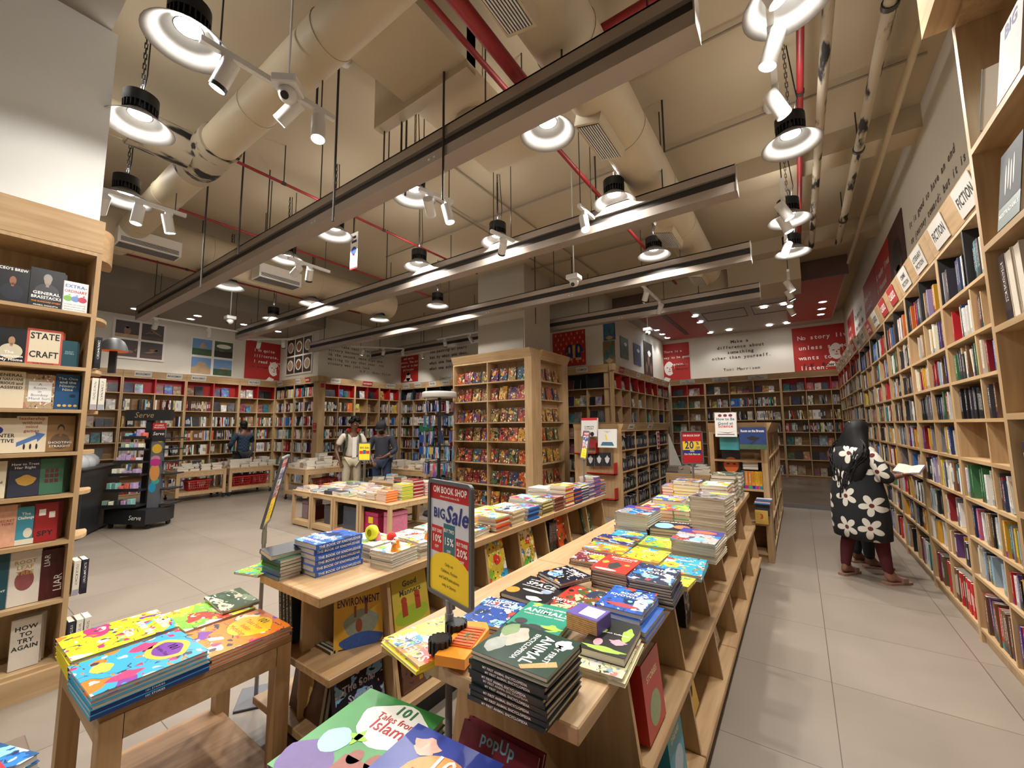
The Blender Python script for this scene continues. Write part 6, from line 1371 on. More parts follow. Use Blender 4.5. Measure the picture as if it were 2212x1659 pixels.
for i, (a, b) in enumerate([(0, 1), (1, 1), (0, 0), (1, 0)]):
    x0 = g+a*(W-g)/2; y0 = g+b*(H-g)/2; w2 = (W-g)/2-g; h2 = (H-g)/2-g; pic(t, T, x0, x0+w2, y0, y0+h2, GRD)
    pic(t, T, x0, x0+w2, y0, y0+h2*.22, SANDP if i == 0 else plain('photo_floor', '#5f4c48', .5), 'photo_floor', .0075)
    cx = x0+w2/2; cc = y0+h2*.42; fs = w2*1.05; fit_ = lambda ps: [[(cx+(a-cx)*fs, cc+(b-cc)*fs) for a, b in q] for q in ps]
    shp(t, T, fit_([[[ell(cx, cc, .14, .24, 18), ell(cx, cc+.2, .07, .08)], [[(cx-.35, y0+.1), (cx-.3, y0+.1), (cx, cc+.1), (cx+.35, y0+.1), (cx+.4, y0+.1), (cx+.02, cc+.2)], [(cx-.1, cc), (cx-.05, cc+.45), (cx, cc)]], [ell(cx, cc-.1, .38, .09), [(cx-.38, cc-.1), (cx-.3, cc+.25), (cx-.24, cc-.1)], [(cx+.3, cc-.1), (cx+.42, cc+.1), (cx+.45, cc+.05), (cx+.36, cc-.12)]], [[(cx-.3, y0+.08), (cx-.1, cc), (cx+.25, cc+.15), (cx+.28, cc+.08), (cx, cc-.08), (cx-.2, y0+.08)], ell(cx+.1, cc+.1, .2, .05)]][i]][0]), SKINP, 'figure')
t, W, H, T = panel('panel of four building and landscape photos', 'x', LWX, R90, 408, 502, 726, 808, WHITE)
for i, (a, b) in enumerate([(0, 1), (1, 1), (0, 0), (1, 0)]):
    x0 = .03+a*(W)/2; y0 = .03+b*(H)/2; w2 = W/2-.06; h2 = H/2-.06; pic(t, T, x0, x0+w2, y0, y0+h2, SKYB if i != 1 else GREENP)
    pic(t, T, x0, x0+w2, y0, y0+h2*.4, [GREENP, TREEP, SANDP, GREENP][i], 'photo_ground', .0075)
    shp(t, T, [[[(x0+.15, y0+.2), (x0+.2, y0+h2*.75), (x0+w2-.2, y0+h2*.8), (x0+w2-.1, y0+.2), (x0+w2*.7, y0+h2*.5), (x0+w2*.5, y0+.2)]], [ell(x0+w2*.5, y0+h2*.7, w2*.4, .06), ell(x0+w2*.4, y0+h2*.3, w2*.3, .05)], [[(x0+.05, y0+h2*.3), (x0+w2*.4, y0+h2*.75), (x0+w2*.7, y0+h2*.7), (x0+w2-.03, y0+h2*.3)]], [ell(x0+w2*.6, y0+h2*.38, w2*.35, .05)]][i], SANDP if i != 1 else WHITE, 'building')
t, W, H, T = panel("red poster I'm quite illiterate but I read a lot", 'x', LWX, R90, 527, 613, 733, 816, REDP)
words(t, T, ["I'm quite", 'illiterate, but', 'I read a lot.'], .22, H-.30, .125, INKW, lead=1.35, mono=.52); words(t, T, ['J.D. Salinger'], .12, H*.30, .075, INKR, mono=.55); face_print(t, T, W*.72, H*.30, .50)
t, W, H, T = panel('panel of food photos on the jutting wall', 'y', 6.14, 0, 617, 673, 735, 813, WHITE)
for a in range(3):
    for b in range(2):
        x0 = .05+a*(W-.05)/3; y0 = .05+b*(H-.05)/2; w2 = (W-.05)/3-.05; h2 = (H-.05)/2-.05; pic(t, T, x0, x0+w2, y0, y0+h2, TREEP if (a+b) % 2 else plain('photo_wood', '#4d3a2c', .5, var=.3))
        shp(t, T, [ell(x0+w2*.5, y0+h2*.5, w2*.4, h2*.34)], WHITE, 'plate'); shp(t, T, [ell(x0+w2*.5, y0+h2*.5, w2*.3, h2*.25, 18, .12)], SANDP if a != 1 else plain('photo_food', '#8a5a34', .5, var=.5, scale=16), 'food', .0097)
struct('trim_quote_panel', MB().box(-10.872, -10.860, 6.55, 8.95, 2.98, 4.25), WALLM)
def wall_quote(label, axis, val, rz, u, v, lines, uR, ink, sign_txt=None, su=None, sv=None, lead=1.35, align='L', vline2=None, mono=.6, signw=None):
    """lettering printed on the wall itself: (u, v) start of the last line, uR its right end"""
    a = P(u, v, **{axis: val}); b = P(uR, v, **{axis: val}); wd = math.hypot(b.x-a.x, b.y-a.y); n = max(len(lines[-1]), 1); size = wd/(n*mono)
    if vline2 is not None:
        L2 = P(u, vline2, **{axis: val}).z-a.z; lead = L2/size
    t = thing('wall_quote', label, 'wall lettering', a, rz); T = axes((0, -.0015, 0), (1, 0, 0), (0, 0, 1), (0, -1, 0))
    x = 0 if align == 'L' else wd/2
    obj('lettering', text_mb(lines, size, align, lead, 1, mono, T=T @ Matrix.Translation((x, (len(lines)-1)*size*lead, 0))), ink, t)
    if sign_txt:
        s = P(su, sv, **{axis: val}); obj('signature', text_mb([sign_txt], size*.95, 'C' if align == 'C' else 'R', 1, 0, mono, T=T @ Matrix.Translation((x if align == 'C' else math.hypot(s.x-a.x, s.y-a.y), s.z-a.z, 0))), INKB, t)
    return t
BRN = plain('brown_ink', '#4f3c33', .6, var=0)
wall_quote('long handwritten style quote about a second victory', 'x', -10.859, R90, 708, 787, ["Don't take rest after your  rst", 'victory because if you fail', 'in the second, more lips are', 'waiting to say that your  rst', 'victory was just luck.'], 803, BRN, 'A.P.J. Abdul Kalam', 843, 812, vline2=777)
t, W, H, T = panel('narrow red poster with a white bearded figure', 'y', 9.06, 0, 864, 903, 772, 827, REDP)
words(t, T, ['and earth,', 'Horatio, Than are', 'dreamt of in your', 'philosophy.'], W/2, H-.12, .10, INKW, 'C', mono=.52, lead=1.25); words(t, T, ['William Shakespeare'], W/2, H*.42, .06, INKR, 'C', mono=.55)
shp(t, T, [ell(W*.47, H*.2, .11, .15), [(W*.47-.22, .03), (W*.47-.12, H*.15), (W*.47+.12, H*.15), (W*.47+.22, .03)], ell(W*.47, H*.31, .08, .05)], INKW, 'bust')
wall_quote('quote about the passing of years left of the grey column', 'y', 9.055, 0, 928, 800, ['the passing of years', 'but by what one does,', 'what one feels, and', 'what one achieves.'], 1000, BRN, 'Jawaharlal Nehru', 1012, 814, vline2=788, mono=.58)
t, W, H, T = panel('red patterned poster with an embroidered jacket', 'y', 9.06, 0, 1195, 1266, 716, 791, REDP, uref=1230)
mot = []
for r in range(7):
    for c in range(6):
        x, y = (.12+c*.19+(r % 2)*.09)*W/1.15, (.12+r*.15)*H/1.12
        if x < W-.04 and y < H-.05: mot.append([(x, y+.06), (x+.022, y), (x+.012, y-.022), (x-.012, y-.022), (x-.022, y)])
shp(t, T, mot, plain('print_motif', '#d98a5a', .5), 'motif')
cx, cyy = W*.66, H*.40
jk = [(-.32, .0), (-.24, .26), (-.12, .36), (-.05, .30), (-.05, -.38), (-.24, -.38), (-.22, .02), (-.27, -.08)]
shp(t, T, [[(cx+a*W*.9, cyy+b*H*.62) for a, b in jk], [(cx-a*W*.9, cyy+b*H*.62) for a, b in jk][::-1]], plain('print_navy', '#25336e', .5, var=.5, scale=20), 'jacket', .0095)
shp(t, T, [[(cx-.05*W*.9, cyy+.3*H*.62), (cx+.05*W*.9, cyy+.3*H*.62), (cx+.03*W, cyy-.3*H*.62), (cx-.03*W, cyy-.3*H*.62)]]+[rect(cx+s*W*.9*.145-W*.085, cx+s*W*.9*.145+W*.085, cyy-H*.25, cyy-H*.18) for s in (-1, 1)]+[ell(cx+s*W*.14, cyy+.05*H, W*.03, H*.1) for s in (-1, 1)], plain('print_gold2', '#d8a86a', .5), 'embroidery', .0099)
for u0, u1, v0, v1, c, lab in [(1304, 1330, 698, 737, '#3a5a8c', 'upper blue painted picture at the wall corner'), (1304, 1330, 738, 788, '#7a6a4a', 'lower jungle painted picture at the wall corner')]:
    t, W, H, T = panel(lab, 'y', 9.06, 0, u0, u1, v0, v1, plain('paint_'+c[1:], c, .5, var=.6, scale=7))
    shp(t, T, [ell(W*.3, H*.35, W*.2, H*.25, 16, .2), ell(W*.72, H*.6, W*.18, H*.28, 16, .25)], plain('paint_leaf', '#3f6f7a', .5, var=.5), 'figure'); shp(t, T, [ell(W*.5, H*.15, W*.3, H*.1, 16, .2)], SANDP, 'ground', .0097)
for u0, u1, v0, v1, c, lab in [(1341, 1358, 726, 772, '#4a5f4a', 'garden picture on the alcove side wall'), (1370, 1385, 741, 786, '#3a4f8a', 'blue and green picture on the alcove side wall'), (1393, 1411, 737, 815, '#2a2320', 'tall dark collage beside the red quote')]:
    t, W, H, T = panel(lab, 'x', -3.61, R90, u0, u1, v0, v1, plain('paint_'+c[1:], c, .5, var=.7, scale=6))
    shp(t, T, [ell(W*(.25+.25*k), H*(.3+.2*(k % 2)), W*.12, H*.14, 14, .2) for k in range(3)], GREENP if 'dark' not in lab else SKINP, 'figure'); shp(t, T, [ell(W*.6, H*.7, W*.2, H*.08, 14, .2)], WHITE, 'highlight', .0097)
t, W, H, T = panel('red poster There is a way to be good again', 'y', 14.19, 0, 1433, 1492, 744, 822, REDP, uref=1440)
words(t, T, ['There is a', 'way to be good'], W*.07, H-.30, .112*W/.9, INKW, mono=.54, lead=1.9); words(t, T, ['again...'], W*.42, H-.74, .112*W/.9, INKW, mono=.54); words(t, T, ['Khaled', 'Hosseini'], W*.5, H*.36, .10*W/.9, INKR, mono=.52, lead=1.2); face_print(t, T, W*.25, H*.32, .55)
wall_quote('large quote Make a difference about something other than yourself', 'y', 14.193, 0, 1538, 779, ['Make a', 'difference about', 'something', 'other than yourself.'], 1668, BRN, 'Toni Morrison', 1603, 799, align='C', vline2=768)
t, W, H, T = panel('red poster No story lives unless someone wants to listen', 'y', 14.19, 0, 1717, 1838, 706, 801, REDP, uref=1750)
words(t, T, ['No story lives', 'unless someone', 'wants to', 'listen.'], .13, H-.36, .165, INKW, mono=.56, lead=1.75); words(t, T, ['J.K. Rowling'], .2, .10, .15, INKR, mono=.58); face_print(t, T, W*.78, H*.40, .52)
# right wall
def rpanel(lab, y1, y0, mat, z0=3.0, z1=4.15):
    t = thing('wall_poster', lab, 'poster', (1.195, y1, z0), -R90); T = axes((0, 0, 0), (1, 0, 0), (0, 0, 1), (0, -1, 0)); obj('panel', MB().box(0, y1-y0, 0, z1-z0, 0, .006, T), mat, t); return t, y1-y0, z1-z0, T
yA = P(1958, 560, x=1.19).y; yB = P(1922, 560, x=1.19).y; yC = P(1893, 620, x=1.19).y; yD = P(1867, 650, x=1.19).y; yE = P(1845, 690, x=1.19).y; yF = P(1831, 700, x=1.19).y
t, W, H, T = rpanel('dark brown portrait poster on the right wall', yB, yA, plain('portrait_brown', '#4a302a', .5, var=.4, scale=3)); shp(t, T, [ell(W*.5, H*.52, W*.26, H*.24)], plain('portrait_skin', '#8a6248', .5, var=.3), 'portrait'); shp(t, T, [ell(W*.5, H*.62, W*.28, H*.18), ell(W*.5, H*.36, W*.2, H*.14)], TREEP, 'hair_and_beard', .0097); shp(t, T, [ell(W*.5, H*.05, W*.4, H*.2)], TREEP, 'coat', .0099)
t, W, H, T = rpanel('red poster with white lines beside the brown portrait', yC, yB+.01, REDP); words(t, T, ['A reader lives', 'a thousand', 'lives before', 'he dies.'], .12, H-.35, .15, INKW, mono=.52)
t, W, H, T = rpanel('plain darker red poster farther along the right wall', yD, yC+.01, plain('red_poster2', '#9c2322', .55, var=.05)); words(t, T, ['Books are', 'a uniquely', 'portable magic.'], .12, H-.35, .15, INKW, mono=.52)
t, W, H, T = rpanel('white quote panel far along the right wall', yE, yD+.01, WHITE); words(t, T, ['The more that', 'you read, the', 'more things', 'you will know.'], .2, H-.35, .17, BRN, mono=.55)
t, W, H, T = rpanel('farthest red poster of the right wall', yF, yE+.01, REDP); words(t, T, ['So many', 'books, so', 'little time.'], .15, H-.35, .15, INKW, mono=.52)
qy = P(1962, 490, x=1.19).y
t = thing('wall_quote', 'quote It is good to have an end on the right wall', 'wall lettering', (1.198, qy, 3.2), -R90); T = axes((0, 0, 0), (1, 0, 0), (0, 0, 1), (0, -1, 0))
obj('lettering', text_mb(['It is good to have an end', 'to journey toward; but it is', 'the journey that matters.'], .112, 'L', 1.6, 1, .6, T=T @ Matrix.Translation((0, .56, 0))), BRN, t)

# ================================================================ sale stands
def stand(label, foot, top_l, top_r, zb, zt, lean=0.0, base=True, z0=0.0, pole_r=.0125):
    """poster frame on a pole: top_l, top_r are the frame's left and right sides in plan"""
    a = Vector((*top_l, 0)); b = Vector((*top_r, 0)); d = b-a; W = d.length; rz = math.atan2(d.y, d.x)
    t = thing('poster_stand', label, 'sign stand', (foot[0], foot[1], z0), rz)
    Rz = Matrix.Rotation(-rz, 4, 'Z'); c = Rz @ ((a+b)/2-Vector((foot[0], foot[1], 0))); H = zt-zb
    T = Matrix.Translation((c.x, c.y, zb-z0)) @ Matrix.Rotation(-lean, 4, 'X') @ axes((0, 0, 0), (1, 0, 0), (0, 0, 1), (0, -1, 0))
    fr = MB(); r = .022; w = .014
    def ring(off):
        pts = []
        for cx, cy2, s in ((W/2-r, H-r, 0), (-W/2+r, H-r, 1), (-W/2+r, r, 2), (W/2-r, r, 3)):
            for k in range(6):
                q = (s+k/5)*R90; pts.append((cx+(r-off)*math.cos(q), cy2+(r-off)*math.sin(q)))
        return pts
    o1, i1 = ring(0), ring(w); n = len(o1)
    for z in (0, .012):
        pass
    vs = [T @ Vector((x, y, z)) for z in (0, .014) for ringp in (o1, i1) for x, y in ringp]; fs = []
    for k in range(n):
        j = (k+1) % n; fs += [(k, j, n+j, n+k), (2*n+k, 3*n+k, 3*n+j, 2*n+j), (k, 2*n+k, 2*n+j, j), (n+k, n+j, 3*n+j, 3*n+k)]
    fr.add(vs, fs); fr.box(-.03, .03, -.02, .01, 0, .012, T)
    obj('poster_frame', fr, GREYM, t)
    obj('back_board', MB().box(-W/2+w-.002, W/2-w+.002, w-.002, H-w+.002, .003, .006, T), WHITEP, t)
    p = MB(); e = T @ Vector((0, 0, .005)); p.cyl((e.x, e.y, e.z+.005), (e.x, e.y, e.z-.05), .014, .011, 12); p.cyl((e.x, e.y, e.z-.04), (e.x, e.y, e.z-.11), pole_r*1.25, n=12); p.cyl((e.x, e.y, e.z-.1), (e.x, e.y, .01), pole_r, n=12)
    obj('pole', p, CHROME if pole_r < .012 else plain('pale_grey_plastic', '#84868c', .4), t)
    if base: obj('foot_plate', MB().bevelbox(e.x-.11, e.x+.11, e.y-.09, e.y+.09, 0, .012, .003), GREYM, t)
    return t, T, W-2*w, H, w
def sale_print(t, T, W, H, w, off=True):
    z = .0062; q = lambda x0, x1, y0, y1, m, nm, zz=z: obj(nm, MB().box(x0*W/2, x1*W/2, w+y0*(H-2*w), w+y1*(H-2*w), .006, zz+.0006, T), m, t)
    q(-1, 1, 0, 1, plain('poster_lilac', '#cfcfd8', .4, var=.05), 'poster_sheet'); q(-1, 1, .85, 1, plain('poster_maroon', '#b5222a', .4), 'red_band', .0070)
    TX = lambda x, y, zz=.0085: T @ Matrix.Translation((x*W/2, w+y*(H-2*w), zz))
    obj('shop_name', text_mb(['OM BOOK SHOP'], .034, 'C', 1, 1, T=TX(0, .915), fit=W*.86), INKW, t); obj('tagline', text_mb(['where words come to life'], .012, 'C', 1, 0, T=TX(0, .875), fit=W*.6), INKW, t)
    obj('big_word', text_mb(['BIG'], .05, 'C', 1, 1, T=TX(-.52, .68), fit=W*.36), BLUEI, t); sh = Matrix.Identity(4); sh[0][1] = .25
    obj('sale_word', text_mb(['Sale'], .085, 'C', 1, 1, T=TX(.35, .66) @ sh, fit=W*.56), BLUEI, t)
    for x0, x1, y0, y1, m, ls in [(-.95, -.33, .36, .60, RI, ['BUY ONE', '10%', 'OFF']), (-.30, .28, .34, .64, plain('poster_teal', '#2a6a7a', .4), ['BUY TWO', '15%', 'OFF']), (.31, .96, .30, .54, RI, ['BUY THREE', '20%', 'OFF'])]:
        q(x0, x1, y0, y1, m, 'printed_bag', .0066); cx = (x0+x1)/2; hh = y1-y0
        obj('bag_lettering', text_mb([ls[0]], .018, 'C', 1, 1, T=TX(cx, y1-hh*.25), fit=W*.26), INKW, t); obj('bag_lettering', text_mb([ls[1]], .036, 'C', 1, 1, T=TX(cx, y1-hh*.62), fit=W*.26), INKW, t); obj('bag_lettering', text_mb([ls[2]], .014, 'C', 1, 1, T=TX(cx, y1-hh*.85), fit=W*.2), INKW, t)
    arc = [(-1, 0), (1, 0)]+[(math.cos(a), .22+.16*math.sin(a)) for a in [K*k/16 for k in range(17)]]
    mb = MB(); mb.add([T @ Vector((x*W/2, w+y*(H-2*w), .0076)) for x, y in arc], [tuple(range(len(arc)))]); obj('yellow_disc', mb, YEL, t)
    obj('small_print', text_mb(['Only on', 'Children, Fiction', 'and Self Publications', 'only in Stores'], .016, 'C', 1.5, 0, T=TX(0, .26), fit=W*.7), INKB, t)
def Pd(u, v, d):
    r = RT*(u-1106.0)+UP*(829.5-v)+FW*F_PX; return Vector((0, 0, EYE))+r*(d/F_PX)
a, b = Pd(930, 1160, 1.58), Pd(1025, 1185, 1.37)
zt = Pd(1027, 1050, 1.37).z; zb = Pd(1022, 1320, 1.37).z
t, T, W, H, w_ = stand('big sale poster stand before the island, nearest stand', ((a.x+b.x)/2, (a.y+b.y)/2), (a.x, a.y), (b.x, b.y), zb, zt); sale_print(t, T, W, H, w_)
c0 = Pd(562, 1290, 2.42); vd = Vector((c0.x, c0.y, 0)).normalized(); sd = Vector((-vd.y, vd.x, 0))
h0 = Pd(562, 1137, 2.42); h1 = Pd(594, 1001, 2.42)
t = None
pa = Vector((c0.x, c0.y, 0))+vd*.14-sd*.022; pb = Vector((c0.x, c0.y, 0))-vd*.14+sd*.022
t, T, W, H, w_ = stand('poster stand seen edge on behind the lower left table', (c0.x, c0.y), (pb.x, pb.y), (pa.x, pa.y), h0.z, h0.z+.42, lean=-.23, pole_r=.011); sale_print(t, T, W, H, w_)
p5 = P(1493, 1058, z=.8); f5 = (p5-Vector((0, 0, EYE))).dot(FW); L5, R5 = Pd(1470, 965, f5), Pd(1518, 965, f5)
t, T, W, H, w_ = stand('twenty percent off stand at the far end of the island', (p5.x, p5.y), (L5.x, L5.y), (R5.x, R5.y), Pd(1493, 1002, f5).z, Pd(1493, 931, f5).z, z0=.8, pole_r=.009)
z = .0062; q = lambda x0, x1, y0, y1, m, nm, zz=z: obj(nm, MB().box(x0*W/2, x1*W/2, w_+y0*(H-2*w_), w_+y1*(H-2*w_), .006, zz+.0006, T), m, t)
q(-1, 1, 0, 1, plain('poster_maroon', '#b5222a', .4), 'poster_sheet'); q(-.92, .92, .42, .70, YEL, 'yellow_band', .0070); q(-.92, .92, .26, .42, BLUEI, 'blue_band', .0070)
TX = lambda x, y: T @ Matrix.Translation((x*W/2, w_+y*(H-2*w_), .0085))
obj('lettering', text_mb(['OM BOOK SHOP'], .03, 'C', 1, 1, T=TX(0, .86), fit=W*.86), INKW, t); obj('number', text_mb(['20'], .12, 'C', 1, 1, T=TX(-.25, .465), fit=W*.46), BLUEI, t); obj('percent', text_mb(['%', 'OFF'], .05, 'C', 1.1, 1, T=TX(.58, .585), fit=W*.22), BLUEI, t); obj('lettering', text_mb(['ON', 'Om Kids Box set'], .03, 'C', 1.15, 1, T=TX(0, .355), fit=W*.8), INKW, t)
p6 = P(783, 1040, z=.6); f6 = (p6-Vector((0, 0, EYE))).dot(FW); L6, R6 = Pd(774, 975, f6), Pd(801, 975, f6)
t, T, W, H, w_ = stand('yellow sale stand between the two standing men', (p6.x, p6.y), (L6.x, L6.y), (R6.x, R6.y), Pd(787, 995, f6).z, Pd(787, 956, f6).z, z0=.56, pole_r=.008)
z = .0062; q(-1, 1, 0, 1, YEL, 'poster_sheet'); q(-.9, -.3, .36, .55, RI, 'printed_bag', .007); q(-.28, .28, .36, .6, plain('poster_teal', '#2a6a7a', .4), 'printed_bag', .007); q(.3, .9, .36, .55, RI, 'printed_bag', .007)
TX = lambda x, y: T @ Matrix.Translation((x*W/2, w_+y*(H-2*w_), .0085)); obj('lettering', text_mb(['BIG Sale'], .05, 'C', 1, 1, T=TX(0, .68), fit=W*.8), plain('ink_dgreen', '#1f4a3a', .5), t)
p7 = P(1266, 1075, z=.78); f7 = (p7-Vector((0, 0, EYE))).dot(FW); L7, R7 = Pd(1254, 960, f7+.13), Pd(1267, 960, f7-.13)
t, T, W, H, w_ = stand('narrow looking sale stand on the middle left counter', (p7.x, p7.y), (L7.x, L7.y), (R7.x, R7.y), Pd(1262, 992, f7).z, Pd(1262, 930, f7).z, lean=.16, z0=.78, pole_r=.008); sale_print(t, T, W, H, w_)

# ================================================================ on the end units
def show_book(lab, u0, u1, v0, v1, y, t, m, col, lines=None, ik=INKB, size=.05, ty=.2, tilt=.1, kind='picture_book', lead=1.05, bold=1):
    a = P(u0, v1, y=y); b = P(u1, v1, y=y); w = b.x-a.x; h = P((u0+u1)/2, v0, y=y).z-(a.z+b.z)/2
    o = book(kind, lab, on_shelf_face(frame(((a.x+b.x)/2, y, (a.z+b.z)/2)), 0, 0, 0, h, tilt), w, h, t, m, TINT, hexc(col))
    if lines: title(o, lines, 0, ty, size, ik, bold, fit=w*.88, lead=lead)
    return o
o = show_book('white How to Be Good at Science book with red edge, on top', 1547, 1593, 892, 944, 5.46, .05, PLW, '#c23a2e'); hS = o['dims'][0]
title(o, ['How to Be', 'Good at'], 0, .18, .045, plain('ink_steelblue', '#2f6a80', .5), 1, fit=hS*.86); title(o, ['Science'], 0, -.12, .05, RI, 1, fit=hS*.86); decal(o, [ell(-.25+.25*k, .38, .09, .06) for k in range(3)], plain('print_plum', '#7a2a4a', .4), 'printed_brain'); decal(o, [rect(-.4, .4, -.42, -.39), [(-.4, -.3), (.1, -.36), (.4, -.3), (.1, -.33)]], INK, 'printed_tools')
o = show_book('dark blue Room on the Broom picture book', 1599, 1657, 923, 971, 5.40, .02, flatc('midnight', '#2b3f74', .3, 3), '#2b3f74', ['Room on the Broom'], INKW, .04, .28); decal(o, [ell(.0, .0, .2, .09, 16, .2), [(-.1, -.25), (.25, .05), (.28, .02), (-.07, -.28)]], INKB, 'printed_broom'); decal(o, [rect(-.5, .5, -.5, -.28)], GREENP, 'printed_hills', .0003)
show_book('plain teal book with open halves under the science book', 1556, 1598, 945, 972, 5.5, .02, plain('cover_teal3', '#3a8a92', .4), '#3a8a92')
EZ = [.10, .42, .80, 1.13]
o = show_book('book with an orange face and black hair in the end unit', 1562, 1601, 975, 1022, 5.66, .03, flatc('blackhair', '#1c1614'), '#d8662a'); decal(o, [ell(0, -.12, .42, .36)], plain('print_orangeface', '#d9692c', .4), 'printed_face'); decal(o, [ell(-.17, -.08, .09, .03), ell(.17, -.08, .09, .03)], INKB, 'printed_eyes', .0007)
for k in range(3): book('box_file', '%s of the teal volumes lying in the end unit' % ['lowest', 'middle', 'topmost'][k], lying(-.50, 5.70, 1.02+.035*k, 0), .16, .2, .034, TINT, TINT, hexc('#2c6f8a'), group='teal volumes in the end unit')
for k in range(6): book('thick_book', '%s of the yellow and orange box spines in the end unit' % ORD[k], frame((-.60+.036*k, 5.6, .802)) @ axes((0, .07, .1), (0, 1, 0), (0, 0, 1), (1, 0, 0)), .14, .2, .034, TINT, SPINE, hexc(['#2c5f8a', '#d8822c', '#d8822c', '#e0962c', '#e2b42c', '#e2a42c'][k]), group='yellow box spines in the end unit')
pk = thing('leaflet_pocket', 'small acrylic pocket of leaflets marked 3 on the end unit post', 'leaflet holder', (-.40, 5.535, .52)); 
obj('pocket', MB().box(-.07, .07, -.03, .0, 0, .13), plain('smoke_acrylic', '#39404a', .2), pk)
for k in range(5): obj('leaflet', MB().box(-.075+.006*k, .075+.006*k, -.07+.008*k, .0, .132+.013*k, .142+.013*k), plain('leaflet_%d' % (k % 3), ['#3a86b8', '#d8d2dc', '#9a5a7a'][k % 3], .4), pk)
obj('number_card', MB().box(-.075, .05, -.036, -.031, -.09, .06), plain('card_gold', '#d9b45a', .5), pk); obj('lettering', text_mb(['3'], .07, 'C', 1, 1, T=axes((-.01, -.0372, -.03), (1, 0, 0), (0, 0, 1), (0, -1, 0))), RI, pk)
EY = 6.80
o = show_book('white cookery book with red top on the upper ledge', 1258, 1292, 903, 943, EY-.09, .05, PLW, '#b8383a', ['COMPLETE', 'COOKERY'], INK, .035, -.02); decal(o, [rect(-.5, .5, .36, .5)], RI, 'printed_band'); decal(o, [ell(.2, -.38, .12, .12)], INKB, 'printed_cook')
o = show_book('square white book with a pencil picture', 1293, 1333, 927, 967, EY-.12, .03, PLW, '#e6e4de', ['The Bear and', 'KIND'], INK, .02, .36, bold=0); decal(o, [[(-.12, .2), (-.06, .24), (.02, -.08), (-.05, -.12)]], YI, 'printed_pencil'); decal(o, [[(-.35, -.4), (-.25, -.2), (.28, -.2), (.38, -.4)]], plain('print_bluepaint', '#3f6f8f', .4, var=.6, scale=20), 'printed_paint')
for k, (u0, u1, m) in enumerate([(1268, 1285, 'first'), (1287, 1303, 'second'), (1304, 1321, 'third')]):
    o = show_book('%s of three black and white covers on the middle ledge' % m, u0, u1, 978, 1007, EY-.06, .02, PLB, '#1c1c20'); decal(o, [ell(.0, .0, .28, .26, 16, .2)], plain('print_silver', '#c9c9cc', .4), 'printed_portrait')
for k in range(2): o = show_book('%s small red calendar book below the cookery book' % ['left', 'right'][k], 1263+12*k, 1274+16*k, 949, 967, EY-.05, .02, PLRD, '#a8282a')
sg = thing('hanging_sign', 'small red sale card on the notebook bookcase', 'sign', (-2.485, 9.0, 1.05), R90); obj('card', MB().box(-.10, .10, -.006, 0, 0, .36), WHITEP, sg); obj('red_panel', MB().box(-.085, .085, -.0075, -.006, .02, .34), RED, sg); obj('lettering', text_mb(['FLAT', '20%', 'OFF'], .06, 'C', 1.4, 1, T=axes((0, -.0085, .24), (1, 0, 0), (0, 0, 1), (0, -1, 0))), INKW, sg)
obj('cover_sheet', MB().box(0, .01, 0, .01, 0, .01), WHITE, sg) if False else None
cl = MB(); cl.prism([(0, 0), (.42, 0), (.30, .5), (.12, 1.0), (.0, 1.35)], 0, .03, axes((-2.5, 9.95, 0), (1, 0, 0), (0, 0, 1), (0, -1, 0))); tag(obj('white_board', cl, WHITE), 'white slanted board at the far end of the notebook bookcase', 'board')

# ================================================================ stationery rack
rk = thing('stationery_rack', 'black wheeled stationery rack with gold lettering before the far left books', 'display rack', (-8.84, 2.10, 0), math.radians(42))
b = MB(); b.prism([(-.42, -.12), (.30, -.30), (.46, -.06), (.38, .22), (-.30, .24)], .08, .30); obj('base', b, BLACKP, rk)
for x, y in ((-.34, -.08), (.28, -.2), (.36, .12), (-.26, .18)): obj('castor', MB().cyl((x-.015, y, .04), (x+.015, y, .04), .04, n=12), DARK, rk)
obj('mast', MB().box(-.04, .04, .05, .13, .3, 1.72), BLACKP, rk)
obj('header_board', MB().box(-.34, .34, .02, .10, 1.70, 1.88), BLACKP, rk)
GOLD = plain('gold_lettering', '#b39a6a', .4, .3); itl = Matrix.Identity(4); itl[0][1] = .22
obj('lettering', text_mb(['Serve'], .13, 'C', 1, 0, T=axes((-.06, .017, 1.75), (1, 0, 0), (0, 0, 1), (0, -1, 0)) @ itl), GOLD, rk)
obj('lettering', text_mb(['Serve'], .10, 'C', 1, 0, T=axes((.12, -.262, .15), Vector((.72, -.18, 0)).normalized(), (0, 0, 1), Vector((-.18, -.72, 0)).normalized()) @ itl), INKW, rk)
pl = obj('front_pillar', MB().box(.14, .32, -.06, -.02, .30, 1.66), GREYM, rk)
obj('red_plate', MB().box(.14, .34, -.064, -.06, 1.55, 1.66), RED, pl); obj('black_plate', MB().box(.14, .33, -.064, -.06, 1.36, 1.55), BLACKP, pl)
obj('lettering', text_mb(['Serve'], .075, 'C', 1, 0, T=axes((.235, -.066, 1.46), (1, 0, 0), (0, 0, 1), (0, -1, 0)) @ itl), INKW, pl); obj('lettering', text_mb(['STUDENT', 'PRODUCTS'], .03, 'C', 1.2, 1, T=axes((.24, -.066, 1.61), (1, 0, 0), (0, 0, 1), (0, -1, 0))), INKW, pl)
